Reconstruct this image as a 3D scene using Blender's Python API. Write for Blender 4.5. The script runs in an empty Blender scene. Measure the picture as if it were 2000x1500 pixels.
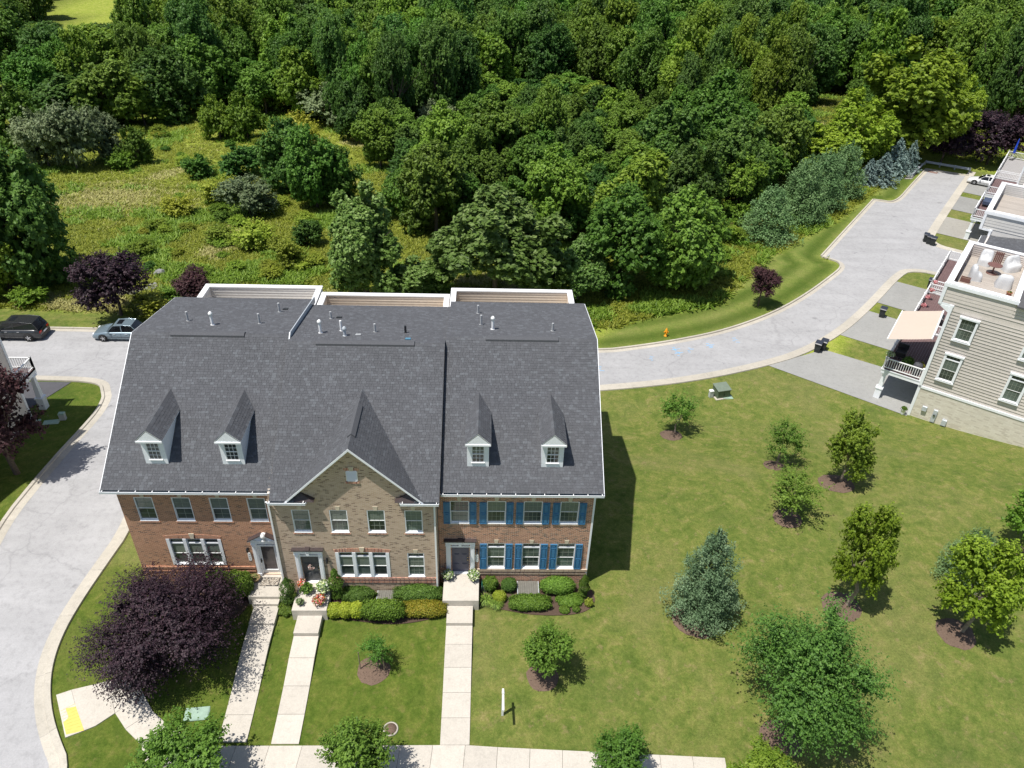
import bpy, math, random
import numpy as np
from mathutils import Vector, Matrix
sc = bpy.context.scene
COL = sc.collection
rnd = random.Random(7)

# ------------------------------------------------------------------ camera
CF, CP, CY, CR = 1482.28, math.radians(34.2776), math.radians(2.3272), math.radians(2.0340)
CC = Vector((2.1719, -28.7405, 32.5956))
_F = Vector((math.sin(CY)*math.cos(CP), math.cos(CY)*math.cos(CP), -math.sin(CP)))
_R = Vector((math.cos(CY), -math.sin(CY), 0)); _U = _R.cross(_F)
_R2 = math.cos(CR)*_R + math.sin(CR)*_U
_U2 = -math.sin(CR)*_R + math.cos(CR)*_U
cd = bpy.data.cameras.new('camera'); cam = bpy.data.objects.new('camera', cd); COL.objects.link(cam)
cd.sensor_width = 36; cd.lens = 36*CF/2000; cd.clip_start = .5; cd.clip_end = 5000
cam.matrix_world = Matrix(((_R2.x, _U2.x, -_F.x, CC.x), (_R2.y, _U2.y, -_F.y, CC.y), (_R2.z, _U2.z, -_F.z, CC.z), (0, 0, 0, 1)))
sc.camera = cam
# ------------------------------------------------------------------ light
SUN = Vector((.33, .205, -1)).normalized()           # direction the light travels
EL = math.asin(-SUN.z)
w = bpy.data.worlds.new('World'); sc.world = w; w.use_nodes = True
nt = w.node_tree; nt.nodes.clear()
sky = nt.nodes.new('ShaderNodeTexSky'); sky.sky_type = 'NISHITA'; sky.sun_disc = False
sky.sun_elevation = EL; sky.sun_rotation = math.atan2(-SUN.x, -SUN.y); sky.air_density = 1; sky.dust_density = 1.2; sky.ozone_density = 1
bg = nt.nodes.new('ShaderNodeBackground'); bg.inputs[1].default_value = .088
ow = nt.nodes.new('ShaderNodeOutputWorld'); nt.links.new(sky.outputs[0], bg.inputs[0]); nt.links.new(bg.outputs[0], ow.inputs[0])
sl = bpy.data.lights.new('sun', 'SUN'); sl.energy = 4.6; sl.angle = math.radians(.53); sl.color = (1, .955, .88)
so = bpy.data.objects.new('sun', sl); COL.objects.link(so); so.rotation_euler = SUN.to_track_quat('-Z', 'Y').to_euler(); so.location = (-20, -15, 60)
sc.view_settings.view_transform = 'Standard'; sc.view_settings.look = 'None'; sc.view_settings.gamma = 1
sc.view_settings.exposure = .25; sc.view_settings.use_curve_mapping = False
sc.cycles.max_bounces = 6; sc.cycles.diffuse_bounces = 3; sc.cycles.glossy_bounces = 3; sc.cycles.transmission_bounces = 3
sc.cycles.use_denoising = True

# ------------------------------------------------------------------ terrain height and photo rays
def sm(t): t = min(1., max(0., t)); return t*t*(3-2*t)
def H(x, y):
    if y < 0: return -.45-.75*sm((-y-2.5)/7.5)
    z = -.45-1.95*sm((y-6)/13)
    yb = 36+max(0., (x-10)*1.05)
    return z-3.5*sm((y-yb)/80)
def ray(px, py): return _F+_R2*((px-1000)/CF)-_U2*((py-750)/CF)
def Zp(px, py, z): d = ray(px, py); return CC+d*((z-CC.z)/d.z)
def G(px, py):
    z = -1.5
    for _ in range(40): q = Zp(px, py, z); z = .5*z+.5*H(q.x, q.y)
    return q
def G2(px, py): q = G(px, py); return (q.x, q.y)
def pix(P):
    d = Vector(P)-CC; z = d.dot(_F); return (1000+CF*d.dot(_R2)/z, 750-CF*d.dot(_U2)/z)

# ------------------------------------------------------------------ materials
MATS = {}
def newmat(name):
    m = bpy.data.materials.new(name); m.use_nodes = True; t = m.node_tree; t.nodes.clear()
    o = t.nodes.new('ShaderNodeOutputMaterial'); b = t.nodes.new('ShaderNodeBsdfPrincipled'); t.links.new(b.outputs[0], o.inputs[0])
    MATS[name] = m; return m, t, b, o
def N(t, kind, **kw):
    n = t.nodes.new(kind)
    for k, v in kw.items():
        if k.startswith('i_'):
            key = k[2:]; key = int(key) if key.isdigit() else key.replace('_', ' ')
            n.inputs[key].default_value = v
        else: setattr(n, k, v)
    return n
def ramp(t, src, stops, interp='LINEAR'):
    r = t.nodes.new('ShaderNodeValToRGB'); r.color_ramp.interpolation = interp
    e = r.color_ramp.elements
    while len(e) < len(stops): e.new(.5)
    for i, (p, c) in enumerate(stops):
        e[i].position = p; e[i].color = (c, c, c, 1) if isinstance(c, (int, float)) else (*c, 1)
    t.links.new(src, r.inputs[0]); return r.outputs[0]
def mixc(t, a, b, f, mode='MIX'):
    m = t.nodes.new('ShaderNodeMix'); m.data_type = 'RGBA'; m.blend_type = mode
    for k, v in ((0, f), (6, a), (7, b)):
        s = m.inputs[k]
        if isinstance(v, bpy.types.NodeSocket): t.links.new(v, s)
        elif isinstance(v, (int, float)): s.default_value = v if k == 0 else (v, v, v, 1)
        else: s.default_value = (*v, 1)
    return m.outputs[2]
def noise(t, scale, detail=4, rough=.55, coord='Object', vec=None, dist=0):
    n = N(t, 'ShaderNodeTexNoise'); n.inputs['Scale'].default_value = scale; n.inputs['Detail'].default_value = detail
    n.inputs['Roughness'].default_value = rough; n.inputs['Distortion'].default_value = dist
    if vec is None:
        if coord == 'World': vec = N(t, 'ShaderNodeNewGeometry').outputs['Position']
        else: vec = N(t, 'ShaderNodeTexCoord').outputs[coord]
    t.links.new(vec, n.inputs['Vector']); return n.outputs[0]
def bump(t, b, h, strength, dist=.02):
    n = N(t, 'ShaderNodeBump'); n.inputs['Strength'].default_value = strength; n.inputs['Distance'].default_value = dist
    t.links.new(h, n.inputs['Height']); t.links.new(n.outputs[0], b.inputs['Normal'])
def simple(name, col, rough=.6, var=.12, scale=3, spec=.4, metal=0, bmp=0, bscale=60):
    if name in MATS: return MATS[name]
    m, t, b, o = newmat(name)
    n = noise(t, scale, 5, .6, 'World')
    c = ramp(t, n, [(.3, tuple(x*(1-var) for x in col)), (.7, tuple(min(1, x*(1+var)) for x in col))])
    t.links.new(c, b.inputs['Base Color']); b.inputs['Roughness'].default_value = rough
    b.inputs['Specular IOR Level'].default_value = spec; b.inputs['Metallic'].default_value = metal
    if bmp: bump(t, b, noise(t, bscale, 4, .6, 'World'), bmp, .01)
    return m
def brickmat(name, c1, c2, mortar, dark=(.05, .03, .025), darkness=.1, bw=.203, rh=.0675, sat=0):
    m, t, b, o = newmat(name)
    tc = N(t, 'ShaderNodeTexCoord'); sx = N(t, 'ShaderNodeSeparateXYZ'); t.links.new(tc.outputs['Object'], sx.inputs[0])
    ad = N(t, 'ShaderNodeMath', operation='ADD'); t.links.new(sx.outputs[0], ad.inputs[0]); t.links.new(sx.outputs[1], ad.inputs[1])
    cb = N(t, 'ShaderNodeCombineXYZ'); t.links.new(ad.outputs[0], cb.inputs[0]); t.links.new(sx.outputs[2], cb.inputs[1])
    br = N(t, 'ShaderNodeTexBrick'); t.links.new(cb.outputs[0], br.inputs['Vector'])
    br.inputs['Scale'].default_value = 1; br.inputs['Brick Width'].default_value = bw; br.inputs['Row Height'].default_value = rh
    br.inputs['Mortar Size'].default_value = .009; br.inputs['Mortar Smooth'].default_value = .2; br.inputs['Bias'].default_value = 0
    br.inputs['Color1'].default_value = (0, 0, 0, 1); br.inputs['Color2'].default_value = (1, 1, 1, 1); br.inputs['Mortar'].default_value = (.5, .5, .5, 1)
    col = ramp(t, br.outputs['Color'], [(0, dark), (darkness, dark), (darkness+.03, c1), (.6, tuple((p+q)/2 for p, q in zip(c1, c2))), (1, c2)])
    n = noise(t, 1.2, 5, .6)
    col = mixc(t, col, tuple(x*.8 for x in c1), ramp(t, n, [(.4, 0), (.75, .35)]))
    col = mixc(t, col, mortar, br.outputs['Fac'])
    t.links.new(col, b.inputs['Base Color']); b.inputs['Roughness'].default_value = .85; b.inputs['Specular IOR Level'].default_value = .2
    iv = N(t, 'ShaderNodeMath', operation='SUBTRACT'); iv.inputs[0].default_value = 1; t.links.new(br.outputs['Fac'], iv.inputs[1])
    bump(t, b, iv.outputs[0], .5, .006)
    return m
def islandmat(name, stops, rough=.85, nscale=30, streak=0, bmp=.3, big=.12):
    """colour per loose piece (random per island) plus fine grain"""
    m, t, b, o = newmat(name)
    g = N(t, 'ShaderNodeNewGeometry')
    c = ramp(t, g.outputs['Random Per Island'], stops)
    oi = N(t, 'ShaderNodeObjectInfo')
    n = noise(t, nscale, 4, .6, 'World')
    c = mixc(t, c, ramp(t, n, [(.3, .6), (.7, 1.35)]), 1, 'MULTIPLY')
    n2 = noise(t, .35, 4, .6, 'World')
    c = mixc(t, c, ramp(t, n2, [(.3, 1-big), (.7, 1+big)]), 1, 'MULTIPLY')
    t.links.new(c, b.inputs['Base Color']); b.inputs['Roughness'].default_value = rough; b.inputs['Specular IOR Level'].default_value = .25
    if bmp: bump(t, b, n, bmp, .01)
    return m
def concmat(name, col, var=.1, stain=.2, joint=0):
    m, t, b, o = newmat(name)
    oi = N(t, 'ShaderNodeObjectInfo')
    n1 = noise(t, .5, 6, .65, 'World'); n2 = noise(t, 14, 5, .7, 'World'); n3 = noise(t, 3, 4, .7, 'World')
    c = ramp(t, n1, [(.3, tuple(x*(1-var) for x in col)), (.7, tuple(x*(1+var) for x in col))])
    c = mixc(t, c, ramp(t, n2, [(.25, .86), (.75, 1.1)]), 1, 'MULTIPLY')
    c = mixc(t, c, ramp(t, n3, [(.28, 1-stain), (.5, 1), (.8, 1.03)]), 1, 'MULTIPLY')
    c = mixc(t, c, ramp(t, oi.outputs['Random'], [(0, .90), (1, 1.05)]), 1, 'MULTIPLY')
    if joint:
        ge = N(t, 'ShaderNodeNewGeometry'); mp_ = N(t, 'ShaderNodeMapping'); t.links.new(ge.outputs['Position'], mp_.inputs[0])
        nz_ = N(t, 'ShaderNodeTexNoise'); nz_.inputs['Scale'].default_value = .8; nz_.inputs['Detail'].default_value = 6; t.links.new(ge.outputs['Position'], nz_.inputs['Vector'])
        va = N(t, 'ShaderNodeVectorMath', operation='MULTIPLY_ADD'); va.inputs[1].default_value = (1.6, 1.6, 0); t.links.new(nz_.outputs['Color'], va.inputs[0]); t.links.new(ge.outputs['Position'], va.inputs[2])
        vo = N(t, 'ShaderNodeTexVoronoi', feature='DISTANCE_TO_EDGE'); vo.inputs['Scale'].default_value = .13; t.links.new(va.outputs[0], vo.inputs['Vector'])
        c = mixc(t, c, ramp(t, vo.outputs['Distance'], [(0, .88), (.005, .91), (.010, 1)]), 1, 'MULTIPLY')
        mp_.inputs['Scale'].default_value = (.15, .9, 1); st = noise(t, 1, 5, .65, vec=mp_.outputs[0]); c = mixc(t, c, ramp(t, st, [(.35, .93), (.6, 1.03)]), 1, 'MULTIPLY')
        sp_ = noise(t, .7, 3, .5, 'World'); c = mixc(t, c, ramp(t, sp_, [(.27, .72), (.31, 1)]), 1, 'MULTIPLY')
    t.links.new(c, b.inputs['Base Color']); b.inputs['Roughness'].default_value = .9; b.inputs['Specular IOR Level'].default_value = .25
    bump(t, b, n2, .25, .01)
    return m
def leafmat(name, dark, mid, light, trans=.35, hue=.0, rough=.55):
    m, t, b, o = newmat(name)
    at = N(t, 'ShaderNodeAttribute'); at.attribute_name = 'tint'
    oi = N(t, 'ShaderNodeObjectInfo')
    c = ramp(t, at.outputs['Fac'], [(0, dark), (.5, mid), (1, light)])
    if hue:
        hs = N(t, 'ShaderNodeHueSaturation'); mr = N(t, 'ShaderNodeMapRange'); t.links.new(oi.outputs['Random'], mr.inputs[0])
        mr.inputs[3].default_value = .5-hue; mr.inputs[4].default_value = .5+hue*.6; t.links.new(mr.outputs[0], hs.inputs['Hue'])
        m2 = N(t, 'ShaderNodeMath', operation='MULTIPLY_ADD'); m2.inputs[1].default_value = 7.31; m2.inputs[2].default_value = .1
        t.links.new(oi.outputs['Random'], m2.inputs[0]); fr = N(t, 'ShaderNodeMath', operation='FRACT'); t.links.new(m2.outputs[0], fr.inputs[0])
        mv = N(t, 'ShaderNodeMapRange'); t.links.new(fr.outputs[0], mv.inputs[0]); mv.inputs[3].default_value = .78; mv.inputs[4].default_value = 1.22
        t.links.new(mv.outputs[0], hs.inputs['Value']); t.links.new(c, hs.inputs['Color']); c = hs.outputs[0]
    t.links.new(c, b.inputs['Base Color']); b.inputs['Roughness'].default_value = rough; b.inputs['Specular IOR Level'].default_value = .3
    tr = N(t, 'ShaderNodeBsdfTranslucent'); t.links.new(c, tr.inputs[0]); mx = N(t, 'ShaderNodeMixShader'); mx.inputs[0].default_value = trans
    t.links.new(b.outputs[0], mx.inputs[1]); t.links.new(tr.outputs[0], mx.inputs[2]); t.links.new(mx.outputs[0], o.inputs[0])
    return m

# ------------------------------------------------------------------ mesh building
OFF = {}
class MB:
    def __init__(s): s.v = []; s.f = []; s.m = []; s.smooth = set()
    def add(s, vs, fs, mi=0, smooth=False):
        n = len(s.v); s.v += [tuple(p) for p in vs]
        for f in fs:
            if smooth: s.smooth.add(len(s.f))
            s.f.append(tuple(i+n for i in f)); s.m.append(mi)
        return s
    def box(s, x0, x1, y0, y1, z0, z1, mi=0):
        return s.add([(x0, y0, z0), (x1, y0, z0), (x1, y1, z0), (x0, y1, z0), (x0, y0, z1), (x1, y0, z1), (x1, y1, z1), (x0, y1, z1)],
                     [(0, 3, 2, 1), (4, 5, 6, 7), (0, 1, 5, 4), (1, 2, 6, 5), (2, 3, 7, 6), (3, 0, 4, 7)], mi)
    def bbox(s, x0, x1, y0, y1, z0, z1, r=.01, mi=0):        # box with chamfered top edges
        return s.add([(x0, y0, z0), (x1, y0, z0), (x1, y1, z0), (x0, y1, z0), (x0, y0, z1-r), (x1, y0, z1-r), (x1, y1, z1-r), (x0, y1, z1-r),
                      (x0+r, y0+r, z1), (x1-r, y0+r, z1), (x1-r, y1-r, z1), (x0+r, y1-r, z1)],
                     [(0, 3, 2, 1), (8, 9, 10, 11), (0, 1, 5, 4), (1, 2, 6, 5), (2, 3, 7, 6), (3, 0, 4, 7), (4, 5, 9, 8), (5, 6, 10, 9), (6, 7, 11, 10), (7, 4, 8, 11)], mi)
    def quad(s, a, b, c, d, mi=0): return s.add([a, b, c, d], [(0, 1, 2, 3)], mi)
    def prism(s, pts, d, mi=0):                               # polygon pts (3d) extruded by vector d
        n = len(pts); d = Vector(d); P = [Vector(p) for p in pts]
        vs = P+[p+d for p in P]
        fs = [tuple(range(n)), tuple(range(2*n-1, n-1, -1))]+[(i, i+n, (i+1) % n+n, (i+1) % n) for i in range(n)]
        nrm = (P[1]-P[0]).cross(P[2]-P[1])
        if nrm.dot(d) > 0: fs = [tuple(reversed(f)) for f in fs]
        return s.add(vs, fs, mi)
    def cyl(s, p0, p1, r0, r1=None, n=8, mi=0, caps=True, smooth=True):
        r1 = r0 if r1 is None else r1; p0 = Vector(p0); p1 = Vector(p1); a = (p1-p0).normalized()
        u = a.orthogonal().normalized(); v = a.cross(u)
        vs = []
        for p, r in ((p0, r0), (p1, r1)):
            vs += [p+(u*math.cos(2*math.pi*i/n)+v*math.sin(2*math.pi*i/n))*r for i in range(n)]
        s.add(vs, [(i, (i+1) % n, (i+1) % n+n, i+n) for i in range(n)], mi, smooth)
        if caps: s.add(vs, [tuple(range(n-1, -1, -1)), tuple(range(n, 2*n))], mi)
        return s
    def lathe(s, c, prof, n=12, mi=0, axis='z', smooth=True):   # prof [(r,h)]
        vs = []; c = Vector(c)
        for r, h in prof:
            for i in range(n):
                a = 2*math.pi*i/n; x, y = r*math.cos(a), r*math.sin(a)
                vs.append(c+(Vector((x, y, h)) if axis == 'z' else Vector((x, h, y)) if axis == 'y' else Vector((h, x, y))))
        k = len(prof); fs = [(j*n+i, j*n+(i+1) % n, (j+1)*n+(i+1) % n, (j+1)*n+i) for j in range(k-1) for i in range(n)]
        s.add(vs, fs, mi, smooth); s.add(vs, [tuple(range(n-1, -1, -1)), tuple(range((k-1)*n, k*n))], mi); return s
    def tf(s, M, start=0):
        s.v[start:] = [tuple(M @ Vector(p)) for p in s.v[start:]]; return s
    def mesh(s, name, mats, off=None):
        me = bpy.data.meshes.new(name)
        v = s.v if off is None else [(p[0]-off[0], p[1]-off[1], p[2]-off[2]) for p in s.v]
        me.from_pydata(v, [], s.f)
        for m in (mats if isinstance(mats, (list, tuple)) else [mats]): me.materials.append(m)
        me.polygons.foreach_set('material_index', s.m)
        if s.smooth: me.polygons.foreach_set('use_smooth', [i in s.smooth for i in range(len(s.f))])
        me.update(); return me
    def build(s, name, mats, parent=None, **kw):
        off = OFF.get(parent.name) if parent is not None else kw.pop('at', None)
        o = link(name, s.mesh(name, mats, off), parent, **kw)
        if parent is not None: OFF[o.name] = off
        elif off is not None: o.location = off; OFF[o.name] = off
        return o
def link(name, data, parent=None, loc=None, rz=0, label=None, cat=None, group=None, kind=None, scale=None):
    o = bpy.data.objects.new(name, data); COL.objects.link(o)
    if parent is not None: o.parent = parent
    if loc is not None: o.location = loc
    if rz: o.rotation_euler = (0, 0, rz)
    if scale is not None: o.scale = scale
    tag(o, label, cat, group, kind); return o
def tag(o, label=None, cat=None, group=None, kind=None):
    if label: o['label'] = label
    if cat: o['category'] = cat
    if group: o['group'] = group
    if kind: o['kind'] = kind
    return o
def thing(name, label, cat, loc=(0, 0, 0), rz=0, group=None, local=False):
    o = link(name, None, None, loc, rz, label, cat, group); o.empty_display_size = .3
    OFF[o.name] = (0, 0, 0) if local else tuple(loc); return o
def copy_tree(o, parent=None, loc=None, rz=None, label=None, scale=None):
    c = o.copy(); COL.objects.link(c)
    if parent is not None: c.parent = parent
    if loc is not None: c.location = loc
    if rz is not None: c.rotation_euler = (0, 0, rz)
    if scale is not None: c.scale = scale
    if label: c['label'] = label
    for ch in o.children: copy_tree(ch, c)
    return c
# ------------------------------------------------------------------ palette
M_white = simple('white trim', (.86, .885, .92), .45, .04, 2)
M_vinyl = simple('white vinyl', (.84, .845, .85), .5, .05, 2)
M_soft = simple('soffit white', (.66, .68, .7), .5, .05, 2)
M_black = simple('black metal', (.025, .025, .028), .4, .2, 5)
M_dark = simple('dark interior', (.012, .012, .014), .8, .2, 5)
M_grey = simple('galvanised steel', (.52, .56, .60), .45, .12, 8, metal=.15)
M_pipeb = simple('pipe grey', (.4, .41, .42), .5, .2, 8)
M_stonec = simple('cast stone', (.62, .54, .41), .8, .1, 6, bmp=.2)
M_capdark = simple('dark copper cap', (.06, .045, .045), .5, .2, 6)
M_sidW = None
M_road = concmat('pale asphalt', (.385, .383, .39), .07, .16, 1)
M_conc = concmat('sidewalk concrete', (.55, .51, .45), .05, .12)
M_kerb = concmat('kerb concrete', (.49, .455, .39), .07, .16)
M_drive = concmat('driveway concrete', (.30, .30, .29), .06, .12)
M_drive2 = concmat('warm driveway concrete', (.37, .355, .32), .06, .16)
M_asph = concmat('dark driveway asphalt', (.09, .09, .10), .08, .1)
M_deckf = concmat('terrace floor', (.50, .46, .41), .05, .1)
M_mulch = islandmat('mulch chips', [(0, (.085, .057, .042)), (.5, (.14, .095, .07)), (1, (.22, .16, .125))], .95, 40)
M_shing = islandmat('roof shingles', [(0, (.087, .090, .099)), (.55, (.097, .100, .110)), (.8, (.106, .110, .121)), (1, (.124, .132, .145))], .9, 45, big=.05)
M_br1 = brickmat('red brown brick', (.36, .145, .072), (.53, .245, .135), (.60, .47, .35), (.17, .075, .045), .1)
M_br2 = brickmat('tan brick', (.46, .325, .225), (.58, .44, .325), (.58, .50, .41), (.20, .125, .085), .12)
M_br3 = brickmat('dark red brick', (.33, .115, .06), (.54, .25, .15), (.70, .60, .48), (.12, .055, .04), .16)
M_sol1 = brickmat('salmon soldier brick', (.50, .22, .13), (.57, .28, .17), (.55, .40, .30), (.36, .15, .09), .1, .07, .6)
M_sol2 = brickmat('red soldier brick', (.42, .12, .08), (.55, .30, .20), (.70, .58, .46), (.22, .06, .05), .3, .07, .6)
M_sol3 = brickmat('buff soldier brick', (.42, .30, .21), (.55, .42, .31), (.6, .5, .4), (.3, .2, .15), .15, .07, .6)
M_wood = simple('weathered wood', (.28, .22, .16), .85, .25, 12, bmp=.3)
M_brdeck = simple('brown deck boards', (.15, .095, .095), .7, .15, 4)
M_cover = simple('white furniture cover', (.56, .57, .58), .7, .03, 3, bmp=.4, bscale=6)

def sidingmat(name, col):
    m, t, b, o = newmat(name)
    oi = N(t, 'ShaderNodeObjectInfo')
    c = ramp(t, oi.outputs['Random'], [(0, tuple(x*.95 for x in col)), (1, tuple(min(1, x*1.05) for x in col))])
    n = noise(t, 5, 5, .6, 'World'); c = mixc(t, c, ramp(t, n, [(.3, .93), (.7, 1.05)]), 1, 'MULTIPLY')
    t.links.new(c, b.inputs['Base Color']); b.inputs['Roughness'].default_value = .55; b.inputs['Specular IOR Level'].default_value = .35
    return m
M_sidT = sidingmat('taupe siding', (.68, .62, .575))
M_sidW = sidingmat('off white siding', (.72, .70, .67))
M_sidC = sidingmat('cream siding', (.70, .60, .49))
M_shut = simple('blue shutter paint', (.055, .19, .36), .5, .12, 6)
M_doorB = simple('slate blue door', (.085, .09, .14), .4, .1, 5)
M_doorG = simple('grey door', (.10, .105, .11), .45, .1, 5)
def glassmat(name, col, var=.35, rough=.06, spec=.6):
    m, t, b, o = newmat(name)
    n = noise(t, 1.3, 3, .5, 'World'); oi = N(t, 'ShaderNodeObjectInfo')
    c = ramp(t, n, [(.35, tuple(x*(1-var) for x in col)), (.65, tuple(x*(1+var) for x in col))])
    c = mixc(t, c, ramp(t, oi.outputs['Random'], [(0, .5), (1, 1.5)]), 1, 'MULTIPLY')
    t.links.new(c, b.inputs['Base Color']); b.inputs['Roughness'].default_value = rough; b.inputs['Specular IOR Level'].default_value = spec
    n2 = noise(t, .9, 2, .5, 'World'); bump(t, b, n2, .15, .03)
    return m
M_glass = glassmat('window glass', (.075, .095, .085))
M_glassD = glassmat('dark window glass', (.045, .055, .055))
M_glassT = glassmat('tinted car glass', (.012, .014, .018), .2, .03)
M_blind = simple('pleated blind behind glass', (.17, .20, .175), .15, .1, 4, spec=.6)
M_plast = simple('black bin plastic', (.03, .035, .035), .5, .2, 6)
M_green = simple('utility green paint', (.11, .15, .10), .5, .15, 5)
M_lidg = simple('weathered green lid', (.30, .42, .34), .7, .12, 4)
M_terra = simple('terracotta', (.36, .15, .09), .8, .15, 8)

def leafm(*a, **k): return leafmat(*a, **k)
L_green = leafm('oak leaves', (0.054, 0.118, 0.018), (0.126, 0.254, 0.034), (0.24, 0.413, 0.065), 0.4, .025)
L_dark = leafm('dark leaves', (0.037, 0.094, 0.022), (0.083, 0.186, 0.032), (0.152, 0.288, 0.054), 0.38, .02)
L_bright = leafm('bright leaves', (0.085, 0.165, 0.018), (0.18, 0.31, 0.032), (0.31, 0.45, 0.06), 0.42, .02)
L_yellow = leafm('yellow green leaves', (0.13, 0.19, 0.016), (.25, .37, .03), (.42, .54, .06), .4, .004)
L_olive = leafm('olive leaves', (0.088, 0.146, 0.019), (0.171, 0.302, 0.036), (0.308, 0.448, 0.066), .4, .006)
L_syc = leafm('sycamore leaves', (0.055, 0.11, 0.02), (0.12, 0.22, 0.04), (0.31, 0.43, 0.15), 0.35, .01)
L_purple = leafm('purple plum leaves', (0.011, 0.007, 0.011), (0.03, 0.015, 0.025), (0.08, 0.043, 0.054), .18, .0)
L_purple2 = leafm('reddish plum leaves', (0.022, 0.009, 0.013), (0.066, 0.028, 0.033), (0.154, 0.077, 0.077), .2, .0)
L_pine = leafm('white pine needles', (0.055, 0.115, 0.04), (0.115, 0.215, 0.075), (0.21, 0.33, 0.135), 0.22, .01, .6)
L_blue = leafm('blue spruce needles', (0.078, 0.132, 0.124), (0.171, 0.248, 0.232), (0.295, 0.388, 0.357), .12, .01, .6)
L_blue2 = leafm('blue green pine needles', (.07, .14, .06), (.165, .275, .135), (.30, .43, .24), 0.22, .01, .6)
L_grey = leafm('grey green leaves', (.10, .15, .065), (.20, .27, .125), (.32, .39, .2), 0.3, .02)
L_lime = leafm('lime shrub leaves', (0.13, 0.2, 0.015), (0.3, 0.4, 0.03), (0.48, 0.56, 0.07), .3, .01)
L_box = leafm('boxwood leaves', (0.033, 0.077, 0.011), (0.094, 0.176, 0.02), (0.187, 0.297, 0.039), .3, .01)
L_orange = leafm('bronze green leaves', (0.088, 0.099, 0.013), (0.209, 0.242, 0.022), (0.363, 0.297, 0.033), .3, .01)
L_weed = leafm('meadow weeds', (0.147, 0.202, 0.022), (0.294, 0.37, 0.04), (0.483, 0.538, 0.09), 0.45, .03)
L_weed2 = leafm('tall weeds', (0.138, 0.224, 0.022), (0.265, 0.392, 0.044), (0.414, 0.538, 0.088), 0.45, .02)
L_straw = leafm('dry grass blades', (0.22, 0.204, 0.07), (0.396, 0.372, 0.13), (0.55, 0.528, 0.22), .3, .0)
L_bark = simple('tree bark', (.11, .085, .065), .9, .3, 8, bmp=.5, bscale=25)
L_barkp = simple('pale bark', (.26, .22, .18), .9, .3, 8, bmp=.4, bscale=25)
def flowermat(name, cols): return islandmat(name, [(i/(len(cols)-1), c) for i, c in enumerate(cols)], .6, 20, bmp=0)
F_mix = flowermat('mixed flowers', [(.10, .22, .03), (.16, .30, .05), (.7, .72, .6), (.6, .65, .3), (.10, .2, .03), (.75, .72, .7)])
F_red = flowermat('red flowers', [(.5, .02, .03), (.12, .25, .04), (.65, .06, .05), (.75, .7, .62), (.45, .03, .02)])
F_pink = flowermat('pink flowers', [(.7, .25, .28), (.5, .12, .14), (.8, .55, .55), (.3, .12, .1)])
F_fol = flowermat('pot foliage', [(.03, .07, .012), (.08, .16, .02), (.16, .26, .04)])

# ------------------------------------------------------------------ foliage
def unit(v): return v/np.maximum(np.linalg.norm(v, axis=1, keepdims=True), 1e-9)
def leaves_mesh(name, P, Nn, size, tint, mat, aspect=.62, rng=None):
    """one small folded-diamond face per leaf"""
    n = len(P); a = unit(np.cross(Nn, rng.normal(size=(n, 3)))); b = np.cross(Nn, a)
    s = size[:, None]
    V = np.stack([P-a*s, P-b*s*aspect, P+a*s, P+b*s*aspect], 1).reshape(-1, 3)
    me = bpy.data.meshes.new(name); me.vertices.add(4*n); me.vertices.foreach_set('co', V.astype(np.float32).ravel())
    me.loops.add(4*n); me.loops.foreach_set('vertex_index', np.arange(4*n, dtype=np.int32))
    me.polygons.add(n); me.polygons.foreach_set('loop_start', np.arange(0, 4*n, 4, dtype=np.int32)); me.polygons.foreach_set('loop_total', np.full(n, 4, np.int32))
    at = me.attributes.new('tint', 'FLOAT', 'FACE'); at.data.foreach_set('value', tint.astype(np.float32))
    me.materials.append(mat); me.update(calc_edges=True); return me
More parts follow.
